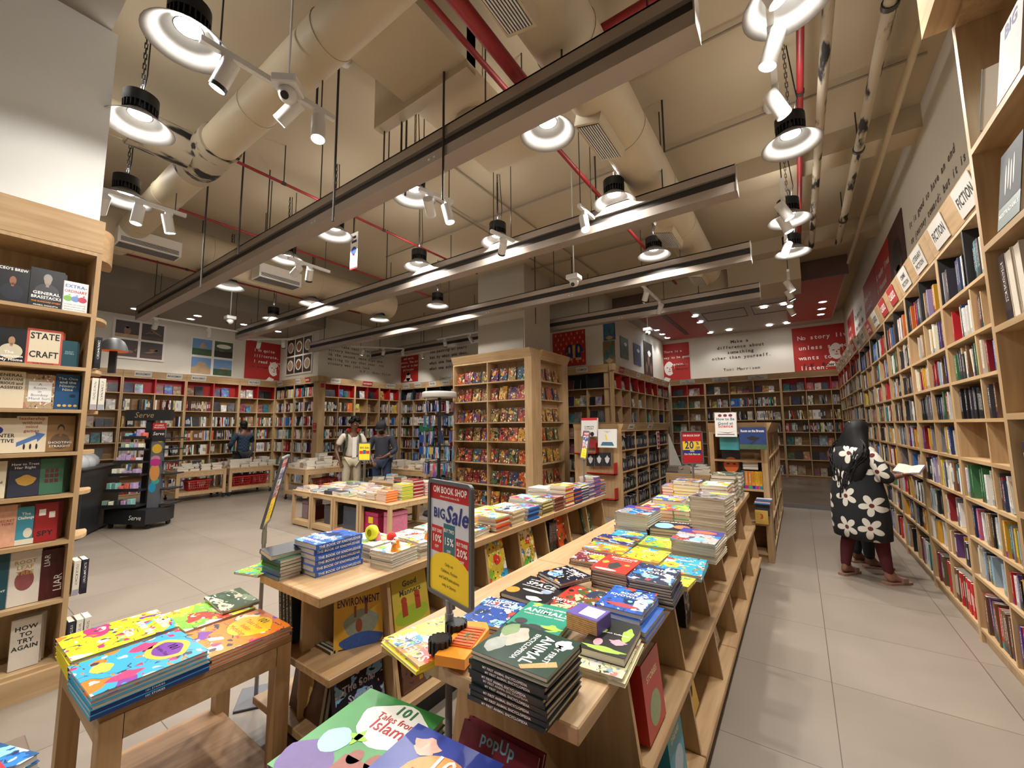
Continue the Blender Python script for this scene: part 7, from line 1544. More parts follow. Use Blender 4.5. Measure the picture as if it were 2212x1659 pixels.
for x, z, rx, rz_, c in [(.20, 1.38, .04, .03, '#b02a6a'), (.27, 1.37, .04, .025, '#d8b62a'), (.23, 1.24, .075, .075, '#c8a030'), (.22, 1.08, .07, .05, '#b87a8a'), (.22, 1.02, .08, .06, '#b03080'), (.22, .86, .075, .14, '#c88a4a'), (.24, .72, .06, .05, '#3a9a8a'), (.20, .62, .055, .08, '#2a8ab0')]:
    e = MB(); e.add([(x+rx*math.cos(2*K*i/18), -.0615-.0002*rx*10, z+rz_*math.sin(2*K*i/18)) for i in range(18)], [tuple(range(18))]); obj('sticker', e, plain('sticker_'+c[1:], c, .4), pl)
for i, z in enumerate([.36, .60, .84, 1.04, 1.24, 1.42]):
    w2 = .40-.035*i; d = .26-.02*i
    obj('rack_shelf', MB().box(-w2, .12, -d, .2, z-.02, z).box(-w2, .12, -d, -d+.01, z, z+.03).box(.34, .34+.16, -.1, .2, z-.02, z), BLACKP, rk)
    for k in range(5):
        x = -w2+.05+k*(w2+.05)/5; hh = RND.uniform(.04, .14); c = RND.choice(['#d8d2dc', '#b79ac4', '#e0dcc8', '#2f4f9a', '#7f9a8a', '#3a3a40', '#c8b8a0', '#d86a5a', '#8ac0b8'])
        pkx = thing('stationery_pack', '%s small stationery pack, %s from left on %s shelf of the stationery rack' % (dict(zip(['#d8d2dc', '#b79ac4', '#e0dcc8', '#2f4f9a', '#7f9a8a', '#3a3a40', '#c8b8a0', '#d86a5a', '#8ac0b8'], ['white', 'lilac', 'cream', 'blue', 'sage', 'black', 'tan', 'coral', 'mint']))[c], ORD[k], ['the lowest', 'the second lowest', 'the third', 'the fourth', 'the fifth', 'the highest'][i]), 'stationery', (0, 0, 0), 0, 'packs on the stationery rack')
        pkx.matrix_world = rk.matrix_world @ Matrix.Translation((x, -d+.06, z+.0005)) @ Matrix.Rotation(RND.uniform(-.3, .3), 4, 'Z')
        obj('pack', MB().bevelbox(-.032, .032, -.04, .05, 0, hh, .004), plain('pack_'+c[1:], c, .35, var=.35, scale=30), pkx)
# black service counter with wrapped stock on it
ct = thing('service_counter', 'black service counter behind the near left bookcase', 'counter', (-9.0, 1.66, 0), math.radians(152))
obj('body', MB().bevelbox(-.64, .72, .0, .7, .03, .96, .006), plain('counter_black', '#202124', .45, var=.05), ct); obj('counter_top', MB().bevelbox(-.66, .74, -.02, .72, .96, .99, .005), BLACKP, ct)
wr = MB(); rr = random.Random(8)
for k in range(5):
    wr.ball((-.45+.22*k, .3+.1*rr.uniform(-1, 1), 1.04), .14, .14, .16*rr.uniform(.7, 1.1), 9, 6)
def glassy():
    m, nt, b = nodes_of('clear_wrap'); b.inputs['Base Color'].default_value = (.75, .76, .78, 1); b.inputs['Roughness'].default_value = .12; b.inputs['Alpha'].default_value = .45; b.inputs['Specular IOR Level'].default_value = .9; return m
t = obj('wrapped_stock', wr, glassy()); t.matrix_world = ct.matrix_world @ Matrix.Translation((0, 0, 0)); t['kind'] = 'thing'; tag(t, 'clear plastic wrapped stock heaped on the black counter', 'wrapping')
# black and orange hooded lamp beyond the near case
lm = thing('reading_lamp', 'black hooded lamp with orange inside beyond the left edge bookcase', 'lamp', (-4.0, .735, 1.975), math.radians(60))
obj('back_plate', MB().box(-.02, .02, -.01, .01, -.02, .22), BLACKP, lm); q = MB()
pr = [(.0, .235), (.03, .23), (.055, .21), (.07, .18), (.08, .14)]; q.lathe(pr, 16, axes((-.0, 0, 0), (1, 0, 0), (0, 1, 0), (0, 0, 1))); obj('hood', q, BLACKP, lm); obj('orange_inside', MB().cyl((0, 0, .138), (0, 0, .141), .078, n=20), plain('orange_paint', '#f07a1a', .5), lm)

# ================================================================ spinner of bookmarks
sp = thing('bookmark_spinner', 'tall black revolving rack of bookmarks with white round top', 'display rack', (-5.40, 5.40, 0))
obj('top_disc', MB().lathe([(0, 2.19), (.30, 2.19), (.315, 2.18), (.315, 2.10), (.30, 2.09), (0, 2.09)], 36), WHITEP, sp); obj('mast', MB().cyl((0, 0, .05), (0, 0, 2.1), .03, n=12), BLACKP, sp); obj('base', MB().lathe([(0, .06), (.26, .05), (.28, 0), (0, 0)], 28), BLACKP, sp)
for i, z in enumerate([.62, .92, 1.20, 1.48, 1.76, 2.02]):
    r = MB(); pts = [(.24*math.cos(2*K*k/20), .24*math.sin(2*K*k/20), z) for k in range(21)]; r.tube(pts, .005, 5)
    for k in range(10): a = 2*K*k/10; r.cyl((.03*math.cos(a), .03*math.sin(a), z), (.29*math.cos(a), .29*math.sin(a), z+.01), .003, n=4)
    obj('hook_ring', r, BLACKP, sp)
TONES = [('navy', '#26306a'), ('teal', '#2f6f74'), ('violet', '#5a4a90'), ('cream', '#d8ceb4'), ('maroon', '#6a2630'), ('blue', '#3f62b8'), ('grey', '#7f838c'), ('mint', '#8ab8a4'), ('black', '#1d1e24'), ('rose', '#b88a9a')]
card0 = None
for i, z in enumerate([.62, .92, 1.20, 1.48, 1.76, 2.02]):
    for k in range(9):
        a = 2*K*(k+.3*i)/9+.1; nm, c = RND.choice(TONES); w2, hh = RND.uniform(.055, .08), RND.uniform(.18, .24)
        o = bpy.data.objects.new('bookmark_card', card0 or MB().box(-.5, .5, -.5, .5, 0, 1).mesh('card', ART['ocean'])) ; card0 = o.data; C.objects.link(o)
        T = axes((sp.location.x+.28*math.cos(a), sp.location.y+.28*math.sin(a), z-hh-.005), (-math.sin(a), math.cos(a), 0), (math.cos(a), math.sin(a), 0), (0, 0, 1))
        o.matrix_world = T @ Matrix.Diagonal((w2, .008, hh, 1)); o.color = (*hexc(c), 1)
        tag(o, 'bookmark or trinket card hanging on the %s ring of the black spinner' % ['lowest', 'second', 'third', 'fourth', 'fifth', 'highest'][i], 'bookmark', 'cards on the %s spinner ring' % ['lowest', 'second', 'third', 'fourth', 'fifth', 'highest'][i])
# note book stand behind the man in the cap
ns = thing('notebook_stand', 'white topped stand of art pads behind the man in cap', 'display rack', (-8.0, 7.55, 0), math.radians(20))
obj('header_board', MB().box(-.24, .24, -.03, .03, 1.66, 1.78), WHITEP, ns); obj('lettering', text_mb(['NOTECRAFT  NOTECRAFT'], .07, 'C', 1, 1, T=axes((0, -.032, 1.70), (1, 0, 0), (0, 0, 1), (0, -1, 0)), fit=.44), plain('ink_violet2', '#3a3460', .5), ns); obj('post', MB().box(-.2, -.17, -.02, .02, 0, 1.66).box(.17, .2, -.02, .02, 0, 1.66).box(-.22, .22, -.15, .15, 0, .03), BLACKP, ns)
for i, z in enumerate([.5, .85, 1.15, 1.42]):
    for k in range(3):
        c = RND.choice(['#2a4f9a', '#2a6a4a', '#d8c46a', '#7a2a34', '#d8d4dc', '#1f2a3a']); o = bpy.data.objects.new('art_pad', cover_mesh(TINT)); C.objects.link(o)
        o.matrix_world = ns.matrix_world @ on_shelf_face(Matrix.Identity(4), -.14+.14*k, -.02, z, .2, .1) @ Matrix.Diagonal((.12, .2, .02, 1)); o.color = (*hexc(c), 1); tag(o, 'art pad, %s column of the %s row on the white topped stand' % (['left', 'middle', 'right'][k], ['lowest', 'second', 'third', 'highest'][i]), 'art pad', 'art pads on the white topped stand')
# ================================================================ people
def skin(name, J, E, mat, parent=None, sub=2, label=None):
    """a smooth body grown round a jointed skeleton: J maps joint -> ((x, y, z), rx, ry)"""
    keys = list(J); ix = {k: i for i, k in enumerate(keys)}
    me = bpy.data.meshes.new(name); me.from_pydata([J[k][0] for k in keys], [(ix[a], ix[b]) for a, b in E], [])
    me.materials.append(mat)
    o = bpy.data.objects.new(name, me); C.objects.link(o)
    if parent is not None: o.parent = parent
    sk = o.modifiers.new('skin', 'SKIN'); sk.use_smooth_shade = True; sk.branch_smoothing = .4
    for i, k in enumerate(keys):
        v = me.skin_vertices[0].data[i]; v.radius = (J[k][1], J[k][2]); v.use_root = (i == 0)
    s = o.modifiers.new('smooth', 'SUBSURF'); s.levels = 1; s.render_levels = sub
    return o
def chain(*ks): return list(zip(ks[:-1], ks[1:]))
def skeleton(S=1.0, wide=1.0, head=(0, -.01, 0), arms=None, feet=None, build=1.0):
    """head: shift of the head; arms: {side: (elbow, wrist, finger direction, curl)}; side +1 is the person's left (local +x when facing -y)"""
    J = {'pelvis': ((0, 0, .94), .135*build, .105*build), 'waist': ((0, 0, 1.08), .125*build, .095*build), 'chest': ((0, .0, 1.27), .15*build, .105*build), 'collar': ((0, .01, 1.40), .11*build, .075), 'neck': ((head[0]*.3, head[1]*.3, 1.49+head[2]*.3), .05, .052),
         'jaw': ((head[0]*.8, -.02+head[1]*.8, 1.565+head[2]*.8), .062, .075), 'skull': ((head[0], -.012+head[1], 1.645+head[2]), .078, .098), 'crown': ((head[0]*1.1, .0+head[1]*1.1, 1.715+head[2]*1.1), .055, .07)}
    E = chain('pelvis', 'waist', 'chest', 'collar', 'neck', 'jaw', 'skull', 'crown')
    for sd in (1, -1):
        t = 'L' if sd > 0 else 'R'; el, wr, fd, curl = arms[sd]; fd = Vector(fd).normalized(); wr = Vector(wr); el = Vector(el)
        J['sh'+t] = ((sd*.165*wide, .01, 1.395), .062, .06); J['el'+t] = (el, .043, .043); J['wr'+t] = (wr, .028, .024); pm = wr+fd*.055; J['pm'+t] = (pm, .038, .018)
        E += chain('collar', 'sh'+t, 'el'+t, 'wr'+t, 'pm'+t)
        side = fd.cross((wr-el).normalized()+Vector((.01, .02, .3))).normalized(); dn = fd.cross(side).normalized()
        if dn.z > 0: dn = -dn
        for k in range(4):
            b = pm+fd*.038+side*(.028-.0185*k); ln = [.038, .044, .041, .032][k]
            m = b+fd*ln; e = m+(fd*(1-curl)+dn*curl).normalized()*ln*.8
            J['f%d%s' % (k, t)] = (b, .0095, .0095); J['g%d%s' % (k, t)] = (m, .0085, .0085); J['h%d%s' % (k, t)] = (e, .0072, .0072); E += chain('pm'+t, 'f%d%s' % (k, t), 'g%d%s' % (k, t), 'h%d%s' % (k, t))
        tb = wr+fd*.028+side*.034; te = tb+(fd*.6+side*.5+dn*.3).normalized()*.04; tt = te+(fd*.9+dn*.3).normalized()*.028
        J['t0'+t] = (tb, .011, .011); J['t1'+t] = (te, .0098, .0098); J['t2'+t] = (tt, .008, .008); E += chain('pm'+t, 't0'+t, 't1'+t, 't2'+t)
        kn, an, toe = feet[sd]
        J['hip'+t] = ((sd*.092*build, 0, .88), .095*build, .09*build); J['kn'+t] = (kn, .06, .06); J['cf'+t] = (Vector(kn)*.62+Vector(an)*.38+Vector((0, .015, 0)), .055, .055); J['an'+t] = (an, .036, .04); J['heel'+t] = ((an[0], an[1]+.035*(1 if toe[1] < an[1] else -1), .035), .036, .032); J['ball'+t] = ((Vector(an)*.35+Vector(toe)*.65)*Vector((1, 1, 0))+Vector((0, 0, .03)), .042, .026); J['toe'+t] = (toe, .036, .02)
        E += chain('pelvis', 'hip'+t, 'kn'+t, 'cf'+t, 'an'+t, 'heel'+t)+chain('an'+t, 'ball'+t, 'toe'+t)
    return {k: (tuple(Vector(p)*S), a*S, b*S) for k, (p, a, b) in J.items()}, E
def dress(J, keys, E, grow, mat, parent, name, over=None):
    D = {k: (J[k][0], J[k][1]+grow, J[k][2]+grow) for k in keys}
    if over:
        for k, v in over.items(): D[k] = v
    return skin(name, D, [e for e in E if e[0] in D and e[1] in D], mat, parent)
def face(J, S, parent, skinm, beard=None, rot=0.0, pitch=0.0):
    c = Vector(J['skull'][0]); T = Matrix.Translation(c) @ Matrix.Rotation(rot, 4, 'Z') @ Matrix.Rotation(pitch, 4, 'X')
    f = MB(); f.ball(T @ Vector((0, -.104*S, -.02*S)), .013*S, .02*S, .024*S, 8, 6); f.ball(T @ Vector((0, -.092*S, .022*S)), .045*S, .02*S, .012*S, 10, 6)
    for s in (-1, 1): f.ball(T @ Vector((s*.083*S, .01*S, -.015*S)), .01*S, .022*S, .033*S, 8, 6)
    obj('nose_and_ears', f, skinm, parent)
    e = MB(); [e.ball(T @ Vector((s*.032*S, -.094*S, .004*S)), .013*S, .01*S, .009*S, 8, 6) for s in (-1, 1)]; obj('eye_whites', e, INKW, parent)
    e = MB(); [e.ball(T @ Vector((s*.032*S, -.102*S, .003*S)), .006*S, .005*S, .006*S, 8, 6) for s in (-1, 1)]; [e.ball(T @ Vector((s*.033*S, -.098*S, .028*S)), .02*S, .008*S, .005*S, 8, 4) for s in (-1, 1)]; obj('pupils_and_brows', e, INKB, parent)
    m = MB(); m.ball(T @ Vector((0, -.092*S, -.062*S)), .026*S, .012*S, .008*S, 10, 6); obj('mouth', m, plain('lip', '#6e3a34', .5), parent)
    if beard:
        b = MB(); b.ball(T @ Vector((0, -.055*S, -.085*S)), .058*S, .05*S, .035*S, 14, 8); b.ball(T @ Vector((0, -.094*S, -.045*S)), .03*S, .012*S, .008*S, 10, 6); obj('beard', b, beard, parent)
    return T
HAIR = plain('black_hair', '#0b090a', .62, var=.3, scale=80, spec=.25)
SK1 = plain('skin_brown', '#5f3f2e', .5, var=.05); SK2 = plain('skin_brown2', '#684636', .5, var=.05)
CORE = ['pelvis', 'waist', 'chest', 'collar', 'shL', 'elL', 'shR', 'elR']
def cloth(name, col, var=.15, scale=14): return plain('cloth_'+name, col, .85, var=var, scale=scale, bump=.25)
def legs(t=('L', 'R'), low='an'): return ['pelvis']+[a+s for s in t for a in ('hip', 'kn', 'cf', low)]
# man in pale shirt
S = 1.0
J, E = skeleton(S, 1.05, (.03, -.035, -.01), {1: ((.27, -.06, 1.13), (.20, -.26, .96), (-.3, -.8, -.3), .4), -1: ((-.31, .05, 1.12), (-.25, -.06, .90), (.35, -.25, -.9), .35)}, {1: ((.11, -.02, .49), (.11, .02, .085), (.13, -.17, .025)), -1: ((-.11, -.01, .49), (-.12, .03, .085), (-.15, -.16, .025))})
p = skin('person', J, E, SK1); p.matrix_world = frame((-7.6, 5.1, 0), math.radians(66)); tag(p, 'person in pale short sleeved shirt with backpack straps and red headphones', 'person')
T = face(J, S, p, SK1, None, .25, .18)
hb = MB(); rr = random.Random(4)
for k in range(70):
    a, b = rr.uniform(0, 2*K), rr.uniform(-.15, 1.0); v = Vector((.088*math.cos(a)*math.sqrt(max(0, 1-b*b)), .012+.10*math.sin(a)*math.sqrt(max(0, 1-b*b)), .03+.10*b))
    if v.y < -.045 and v.z < .075: continue
    hb.ball(T @ (v*1.06), .034, .034, .033, 7, 5)
obj('curly_hair', hb, HAIR, p)
dress(J, CORE, E, .016, cloth('pale', '#c9bfb0'), p, 'shirt', {'elL': (tuple(Vector(J['shL'][0])*.25+Vector(J['elL'][0])*.75), .066, .066), 'elR': (tuple(Vector(J['shR'][0])*.25+Vector(J['elR'][0])*.75), .066, .066), 'pelvis': ((0, 0, .93), .160, .135)})
obj('shirt_front_panel', MB().box(-.02, .06, -.139, -.128, .95, 1.36), cloth('white', '#e0dcd4', .05), p)
dress(J, legs(), E, .018, cloth('khaki', '#b3a68e'), p, 'trousers'); sh = MB()
for t_ in 'LR': q = Vector(J['toe'+t_][0]); sh.ball(q+Vector((0, .09, .02)), .05, .15, .045, 12, 8)
obj('shoes', sh, cloth('shoe', '#4a4038'), p)
ps = MB(); [ps.tube([(s*.10, .13, 1.30), (s*.115, .03, 1.475), (s*.125, -.105, 1.38), (s*.14, -.142, 1.15), (s*.17, -.06, .98)], .022, 8) for s in (-1, 1)]; obj('backpack_straps', ps, cloth('olive', '#3d4230'), p); obj('backpack', MB().bevelbox(-.15, .15, .135, .27, .98, 1.42, .03), cloth('olive', '#3d4230'), p)
hp = MB(); hp.tube([(.105*math.cos(a)+.01, .07*math.sin(a)-.02, 1.515) for a in [K*k/8 for k in range(9)]], .010, 8); hp.cyl((.085, -.085, 1.50), (.105, -.055, 1.51), .035, n=12); hp.cyl((-.085, -.085, 1.50), (-.105, -.055, 1.51), .035, n=12); obj('headphones', hp, RED, p)
# man in dark shirt and cap
J, E = skeleton(.97, 1.08, (-.0, -.085, -.045), {1: ((.29, -.03, 1.13), (.10, -.27, 1.00), (-.9, -.25, -.2), .45), -1: ((-.29, -.04, 1.12), (-.12, -.27, .95), (.5, -.35, -.6), .45)}, {1: ((.11, -.02, .49), (.11, .02, .085), (.13, -.17, .025)), -1: ((-.11, -.01, .49), (-.12, .03, .085), (-.15, -.16, .025))}, 1.06)
p = skin('person', J, E, SK2); p.matrix_world = frame((-6.92, 5.33, 0), math.radians(36)); tag(p, 'person in dark grey shirt and black cap looking down at hands', 'person')
T = face(J, .97, p, SK2, HAIR, -.1, .5)
cp = MB(); cp.lathe([(.103, .015), (.104, .04), (.09, .09), (.06, .118), (0, .128)], 20, T @ Matrix.Diagonal((1, 1.12, 1, 1)))
br = [(x, y) for x, y in [(-.085, -.075), (-.075, -.15), (-.03, -.185), (.03, -.185), (.075, -.15), (.085, -.075)]]; cp.prism(br, .018, .026, T); obj('cap', cp, cloth('cap', '#16171c'), p)
obj('back_hair', MB().ball(T @ Vector((0, .045, -.02)), .082, .065, .075, 14, 8), HAIR, p)
DK = cloth('slate', '#2b2d36'); dress(J, CORE+['wrL', 'wrR'], E, .018, DK, p, 'shirt', {'wrL': (tuple(Vector(J['elL'][0])*.45+Vector(J['wrL'][0])*.55), .048, .048), 'wrR': (tuple(Vector(J['elR'][0])*.45+Vector(J['wrR'][0])*.55), .048, .048), 'pelvis': ((0, 0, .83), .175, .145)})
dress(J, legs(), E, .016, cloth('denim', '#2c3852'), p, 'jeans'); sh = MB()
for t_ in 'LR': q = Vector(J['toe'+t_][0]); sh.ball(q+Vector((0, .09, .02)), .05, .15, .045, 12, 8)
obj('shoes', sh, cloth('shoe2', '#222226'), p)
# man facing the far left shelves
J, E = skeleton(1.0, 1.1, (.0, -.03, -.0), {1: ((.29, -.03, 1.13), (.22, -.2, 1.02), (-.3, -.8, .1), .4), -1: ((-.30, -.12, 1.20), (-.17, -.16, 1.50), (.2, -.1, .9), .5)}, {1: ((.11, -.02, .49), (.11, .02, .085), (.13, -.17, .025)), -1: ((-.11, -.01, .49), (-.12, .03, .085), (-.15, -.16, .025))}, 1.08)
p = skin('person', J, E, SK1); p.matrix_world = frame((-12.05, 4.85, 0), math.radians(-84)) ; tag(p, 'person in dark blue shirt seen from behind at the far left shelves', 'person')
T = face(J, 1.0, p, SK1, None, 0, 0)
hb = MB(); hb.ball(T @ Vector((0, .022, .032)), .092, .098, .098, 18, 12); hb.ball(T @ Vector((0, .05, -.035)), .078, .06, .07, 14, 8); obj('short_hair', hb, HAIR, p)
def plaid():
    m, nt, b = nodes_of('cloth_plaid'); b.inputs['Roughness'].default_value = .85; tc = N(nt, 'ShaderNodeTexCoord'); c = N(nt, 'ShaderNodeTexChecker'); c.inputs['Scale'].default_value = 22; c.inputs['Color1'].default_value = (*hexc('#1c2c3e'), 1); c.inputs['Color2'].default_value = (*hexc('#2a4258'), 1); nt.links.new(tc.outputs['Object'], c.inputs['Vector']); nt.links.new(c.outputs['Color'], b.inputs['Base Color']); return m
dress(J, CORE+['wrL', 'wrR'], E, .018, plaid(), p, 'plaid_shirt', {'wrL': (tuple(Vector(J['elL'][0])*.3+Vector(J['wrL'][0])*.7), .042, .042), 'wrR': (tuple(Vector(J['elR'][0])*.3+Vector(J['wrR'][0])*.7), .042, .042), 'pelvis': ((0, 0, .87), .175, .145)})
dress(J, legs(), E, .016, cloth('char', '#26272d'), p, 'trousers'); sh = MB()
for t_ in 'LR': q = Vector(J['toe'+t_][0]); sh.ball(q+Vector((0, .09, .02)), .05, .15, .045, 12, 8)
obj('shoes', sh, cloth('shoe2', '#222226'), p)
ph = obj('phone', MB().bevelbox(-.012, .012, -.04, .04, -.075, .075, .004), BLACKP); ph.matrix_world = p.matrix_world @ Matrix.Translation((-.125, -.13, 1.60)); tag(ph, 'dark phone held to the ear of the person in dark blue', 'phone')
# woman with long hair
S = .90
def flowers():
    m, nt, b = nodes_of('cloth_flowers'); b.inputs['Roughness'].default_value = .85; L = nt.links.new
    tc = N(nt, 'ShaderNodeTexCoord'); sx = N(nt, 'ShaderNodeSeparateXYZ'); L(tc.outputs['Object'], sx.inputs[0]); cb = N(nt, 'ShaderNodeCombineXYZ')
    ad = N(nt, 'ShaderNodeMath', operation='MULTIPLY_ADD'); L(sx.outputs['Y'], ad.inputs[0]); ad.inputs[1].default_value = .45; L(sx.outputs['X'], ad.inputs[2]); L(ad.outputs[0], cb.inputs[0]); L(sx.outputs['Z'], cb.inputs[1])
    sc = N(nt, 'ShaderNodeVectorMath', operation='SCALE'); sc.inputs['Scale'].default_value = 4.1; L(cb.outputs[0], sc.inputs[0])
    vo = N(nt, 'ShaderNodeTexVoronoi', voronoi_dimensions='2D'); vo.inputs['Scale'].default_value = 1; vo.inputs['Randomness'].default_value = .45; L(sc.outputs[0], vo.inputs['Vector'])
    df = N(nt, 'ShaderNodeVectorMath', operation='SUBTRACT'); L(sc.outputs[0], df.inputs[0]); L(vo.outputs['Position'], df.inputs[1]); ln = N(nt, 'ShaderNodeVectorMath', operation='LENGTH'); L(df.outputs[0], ln.inputs[0])
    s2 = N(nt, 'ShaderNodeSeparateXYZ'); L(df.outputs[0], s2.inputs[0]); at = N(nt, 'ShaderNodeMath', operation='ARCTAN2'); L(s2.outputs['Y'], at.inputs[0]); L(s2.outputs['X'], at.inputs[1])
    m6 = N(nt, 'ShaderNodeMath', operation='MULTIPLY_ADD'); m6.inputs[1].default_value = 2.5; L(at.outputs[0], m6.inputs[0]); m6.inputs[2].default_value = .4; co = N(nt, 'ShaderNodeMath', operation='COSINE'); L(m6.outputs[0], co.inputs[0]); ab = N(nt, 'ShaderNodeMath', operation='ABSOLUTE'); L(co.outputs[0], ab.inputs[0])
    ma = N(nt, 'ShaderNodeMath', operation='MULTIPLY_ADD'); ma.inputs[1].default_value = .30; ma.inputs[2].default_value = .13; L(ab.outputs[0], ma.inputs[0])
    lt = N(nt, 'ShaderNodeMath', operation='LESS_THAN'); L(ln.outputs['Value'], lt.inputs[0]); L(ma.outputs[0], lt.inputs[1]); lc = N(nt, 'ShaderNodeMath', operation='LESS_THAN'); L(ln.outputs['Value'], lc.inputs[0]); lc.inputs[1].default_value = .085
    x1 = N(nt, 'ShaderNodeMix', data_type='RGBA'); x1.inputs['A'].default_value = (.008, .009, .011, 1); x1.inputs['B'].default_value = (.66, .63, .55, 1); L(lt.outputs[0], x1.inputs['Factor'])
    x2 = N(nt, 'ShaderNodeMix', data_type='RGBA'); L(x1.outputs['Result'], x2.inputs['A']); x2.inputs['B'].default_value = (.12, .02, .02, 1); L(lc.outputs[0], x2.inputs['Factor']); L(x2.outputs['Result'], b.inputs['Base Color']); return m
FLO = flowers(); SK3 = plain('skin_tan', '#8a6250', .5, var=.05)
J, E = skeleton(S, 1.02, (.0, -.05, -.02), {1: ((.24, -.12, 1.14), (.0, -.29, 1.13), (-.7, -.7, .1), .4), -1: ((-.32, -.0, 1.13), (-.26, -.24, 1.15), (.05, -.97, .1), .45)},
                {1: ((.12, .03, .48), (.15, .10, .085), (.19, -.08, .025)), -1: ((-.13, -.09, .49), (-.17, -.10, .085), (-.19, -.28, .025))}, 1.02)
p = skin('person', J, E, SK3); p.matrix_world = frame((.455, 5.52, 0), math.radians(133)); tag(p, 'person with long black hair in black dress of big white flowers, reading', 'person')
T = face(J, S, p, SK3, None, 0, .2)
kr = []
for z, rx, ry, yo in [(1.33, .13, .09, .01), (1.30, .185, .12, .012), (1.2, .215, .15, .01), (1.05, .215, .165, .01), (.95, .225, .175, .012), (.82, .25, .19, .015), (.65, .26, .195, .012), (.5, .258, .20, .01), (.415, .25, .195, .005), (.41, .235, .18, .005)]:
    kr.append([(rx*math.cos(2*K*i/32)*(1+.025*math.sin(9*2*K*i/32)*(z < .9)), yo+ry*math.sin(2*K*i/32)*(1+.03*math.sin(7*2*K*i/32)*(z < .9)), z) for i in range(32)])
obj('flowered_dress', MB().loft(kr), FLO, p)
SL = {k: (J[k][0], J[k][1]+.022, J[k][2]+.022) for k in ('shL', 'elL', 'shR', 'elR', 'collar')}
for s in 'LR': SL['el'+s] = (J['el'+s][0], .068, .068); SL['fa'+s] = (tuple(Vector(J['el'+s][0])*.72+Vector(J['wr'+s][0])*.28), .07, .07)
skin('sleeves', SL, [('collar', 'shL'), ('shL', 'elL'), ('elL', 'faL'), ('collar', 'shR'), ('shR', 'elR'), ('elR', 'faR')], FLO, p)
dress(J, legs(), E, .012, cloth('maroon', '#4f1720'), p, 'leggings', {k+s: (J[k+s][0], J[k+s][1]+.004, J[k+s][2]+.004) for k in ('an',) for s in 'LR'})
hr = []; rr = random.Random(6); c = Vector(J['skull'][0])
for z, rx, ry, yo in [(c.z+.118, .03, .035, .0), (c.z+.10, .075, .085, .0), (c.z+.04, .098, .105, .015), (c.z-.03, .112, .10, .035), (c.z-.10, .15, .085, .075), (c.z-.18, .19, .075, .10), (c.z-.28, .205, .07, .135), (c.z-.38, .19, .065, .16), (c.z-.47, .165, .06, .17), (c.z-.56, .12, .05, .18), (c.z-.64, .06, .03, .185), (c.z-.68, .02, .012, .186)]:
    hr.append([(c.x+rx*math.cos(2*K*i/26)*(1+rr.uniform(-.06, .06)), c.y+yo+ry*math.sin(2*K*i/26)*(1+rr.uniform(-.08, .08)), z) for i in range(26)])
h = obj('long_hair', MB().loft(hr), HAIR, p)
st = MB()
for k in range(60):
    x = rr.uniform(-1, 1); z0 = c.z-.06-.1*rr.random(); z1 = c.z-.60+.26*abs(x)+rr.uniform(-.06, .05); pts = []
    for q in range(7):
        f = q/6; z = z0+(z1-z0)*f; wdt = .13+.10*math.sin(K*min(1, f*1.1))*(1-.45*f)
        pts.append((c.x+x*wdt+.012*math.sin(7*f+k), c.y+.11+.11*f**.7+.012*math.sin(5*f+2*k)+.05*(1-abs(x))-.02, z))
    st.tube(pts, .008*(1.2-abs(x)*.4), 5)
obj('hair_strands', st, HAIR, h)
cl = MB(); cl.lathe([(.008, 0), (.012, .004), (.016, 0), (.012, -.004), (.008, 0)], 10, Matrix.Translation((c.x, c.y+.09, c.z+.095)) @ Matrix.Rotation(1.1, 4, 'X')); obj('hair_clip', cl, CHROME, p)
sd = MB()
for t_ in 'LR':
    q = Vector(J['toe'+t_][0]); hq = Vector(J['heel'+t_][0]); d = (q-hq); a = math.atan2(d.y, d.x); Ts = Matrix.Translation(((q.x+hq.x)/2, (q.y+hq.y)/2, .0)) @ Matrix.Rotation(a, 4, 'Z')
    sd.prism([(-.13, -.03), (-.10, -.042), (.08, -.046), (.13, -.03), (.14, 0), (.13, .03), (.08, .046), (-.10, .042), (-.13, .03)], .0, .022, Ts); sd.box(.02, .07, -.05, .05, .02, .062, Ts)
obj('sandals', sd, plain('sandal_tan', '#8a6a5a', .6), p)
bk = thing('open_book', 'open pale paperback held by the person in flowered dress', 'book', (0, 0, 0)); hw = Vector(J['pmR'][0])*.5+Vector(J['pmL'][0])*.5
bk.matrix_world = p.matrix_world @ Matrix.Translation(hw+Vector((-.10, -.06, .05))) @ Matrix.Rotation(.3, 4, 'Z') @ Matrix.Rotation(-.45, 4, 'X')
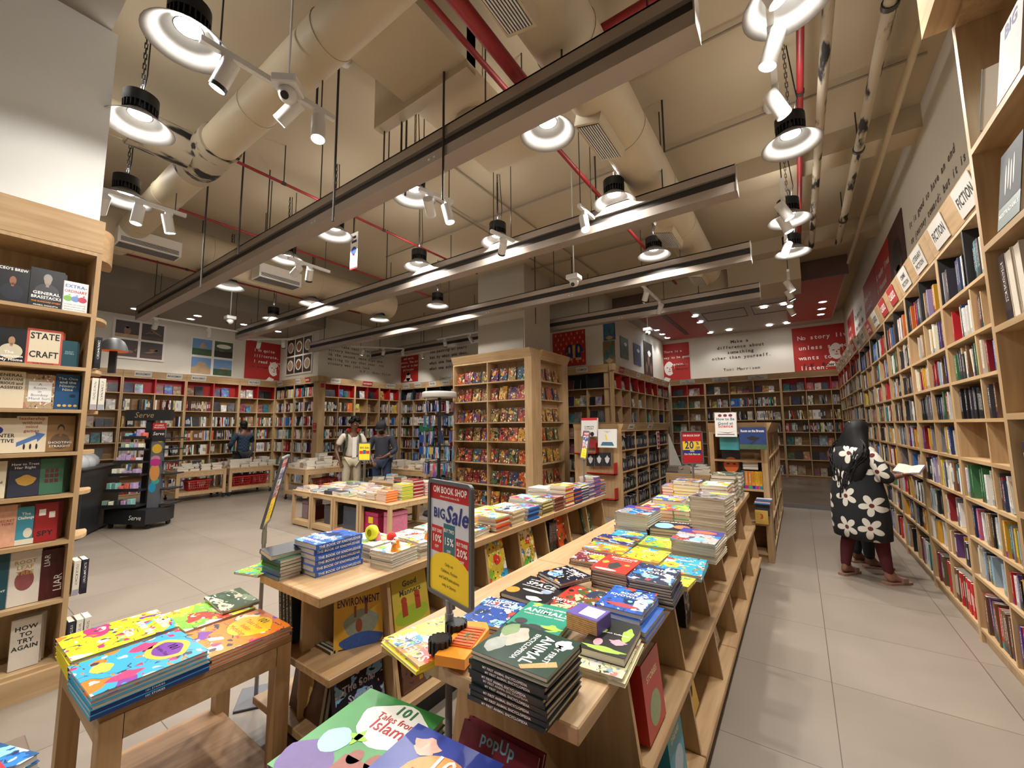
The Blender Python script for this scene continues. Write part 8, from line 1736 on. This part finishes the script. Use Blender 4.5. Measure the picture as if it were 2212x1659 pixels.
m = MB(); m.prism([(0, 0), (-.10, .02), (-.10, .033), (-.05, .028), (0, .012), (.05, .028), (.10, .033), (.10, .02)], -.075, .075, axes((0, 0, 0), (1, 0, 0), (0, 0, 1), (0, -1, 0))); obj('pages', m, PAGES, bk)
m = MB(); m.prism([(0, -.004), (-.105, .016), (-.105, .021), (0, .001), (.105, .021), (.105, .016)], -.078, .078, axes((0, 0, 0), (1, 0, 0), (0, 0, 1), (0, -1, 0))); obj('cover', m, plain('cover_lav', '#b59ab0', .5), bk)
# person mostly hidden behind her
J, E = skeleton(.88, 1.0, (0, -.03, 0), {1: ((.24, .0, 1.12), (.22, -.1, .90), (0, -.3, -.9), .4), -1: ((-.24, 0, 1.12), (-.22, -.1, .9), (0, -.3, -.9), .4)}, {1: ((.10, .0, .48), (.10, .04, .085), (.13, -.15, .025)), -1: ((-.10, -.02, .49), (-.11, .0, .085), (-.13, -.19, .025))}, .9)
p = skin('person', J, E, SK2); p.matrix_world = frame((.50, 6.05, 0), math.radians(110)); tag(p, 'person in dark clothes nearly hidden behind the person in flowered dress', 'person')
T = face(J, .88, p, SK2)
dress(J, CORE, E, .016, cloth('ink', '#191a20'), p, 'top', {'pelvis': ((0, 0, .80), .15, .12)}); dress(J, legs(), E, .016, cloth('ink', '#191a20'), p, 'trousers'); hb = MB(); hb.ball(T @ Vector((0, .02, .03)), .085, .095, .095, 16, 10); hb.ball(T @ Vector((0, .06, -.12)), .085, .05, .14, 14, 8); obj('hair', hb, HAIR, p)
sd = MB()
for t_ in 'LR':
    q = Vector(J['toe'+t_][0]); hq = Vector(J['heel'+t_][0]); d = (q-hq); a = math.atan2(d.y, d.x); Ts = Matrix.Translation(((q.x+hq.x)/2, (q.y+hq.y)/2, .0)) @ Matrix.Rotation(a, 4, 'Z'); sd.prism([(-.13, -.04), (.1, -.046), (.14, 0), (.1, .046), (-.13, .04)], .0, .02, Ts); sd.box(.02, .07, -.048, .048, .02, .058, Ts)
obj('sandals', sd, plain('sandal_tan', '#8a6a5a', .6), p)
m = MASS.build('distant_books'); tag(m, 'countless small book spines and covers filling the far shelves and tables', 'books', kind='stuff')
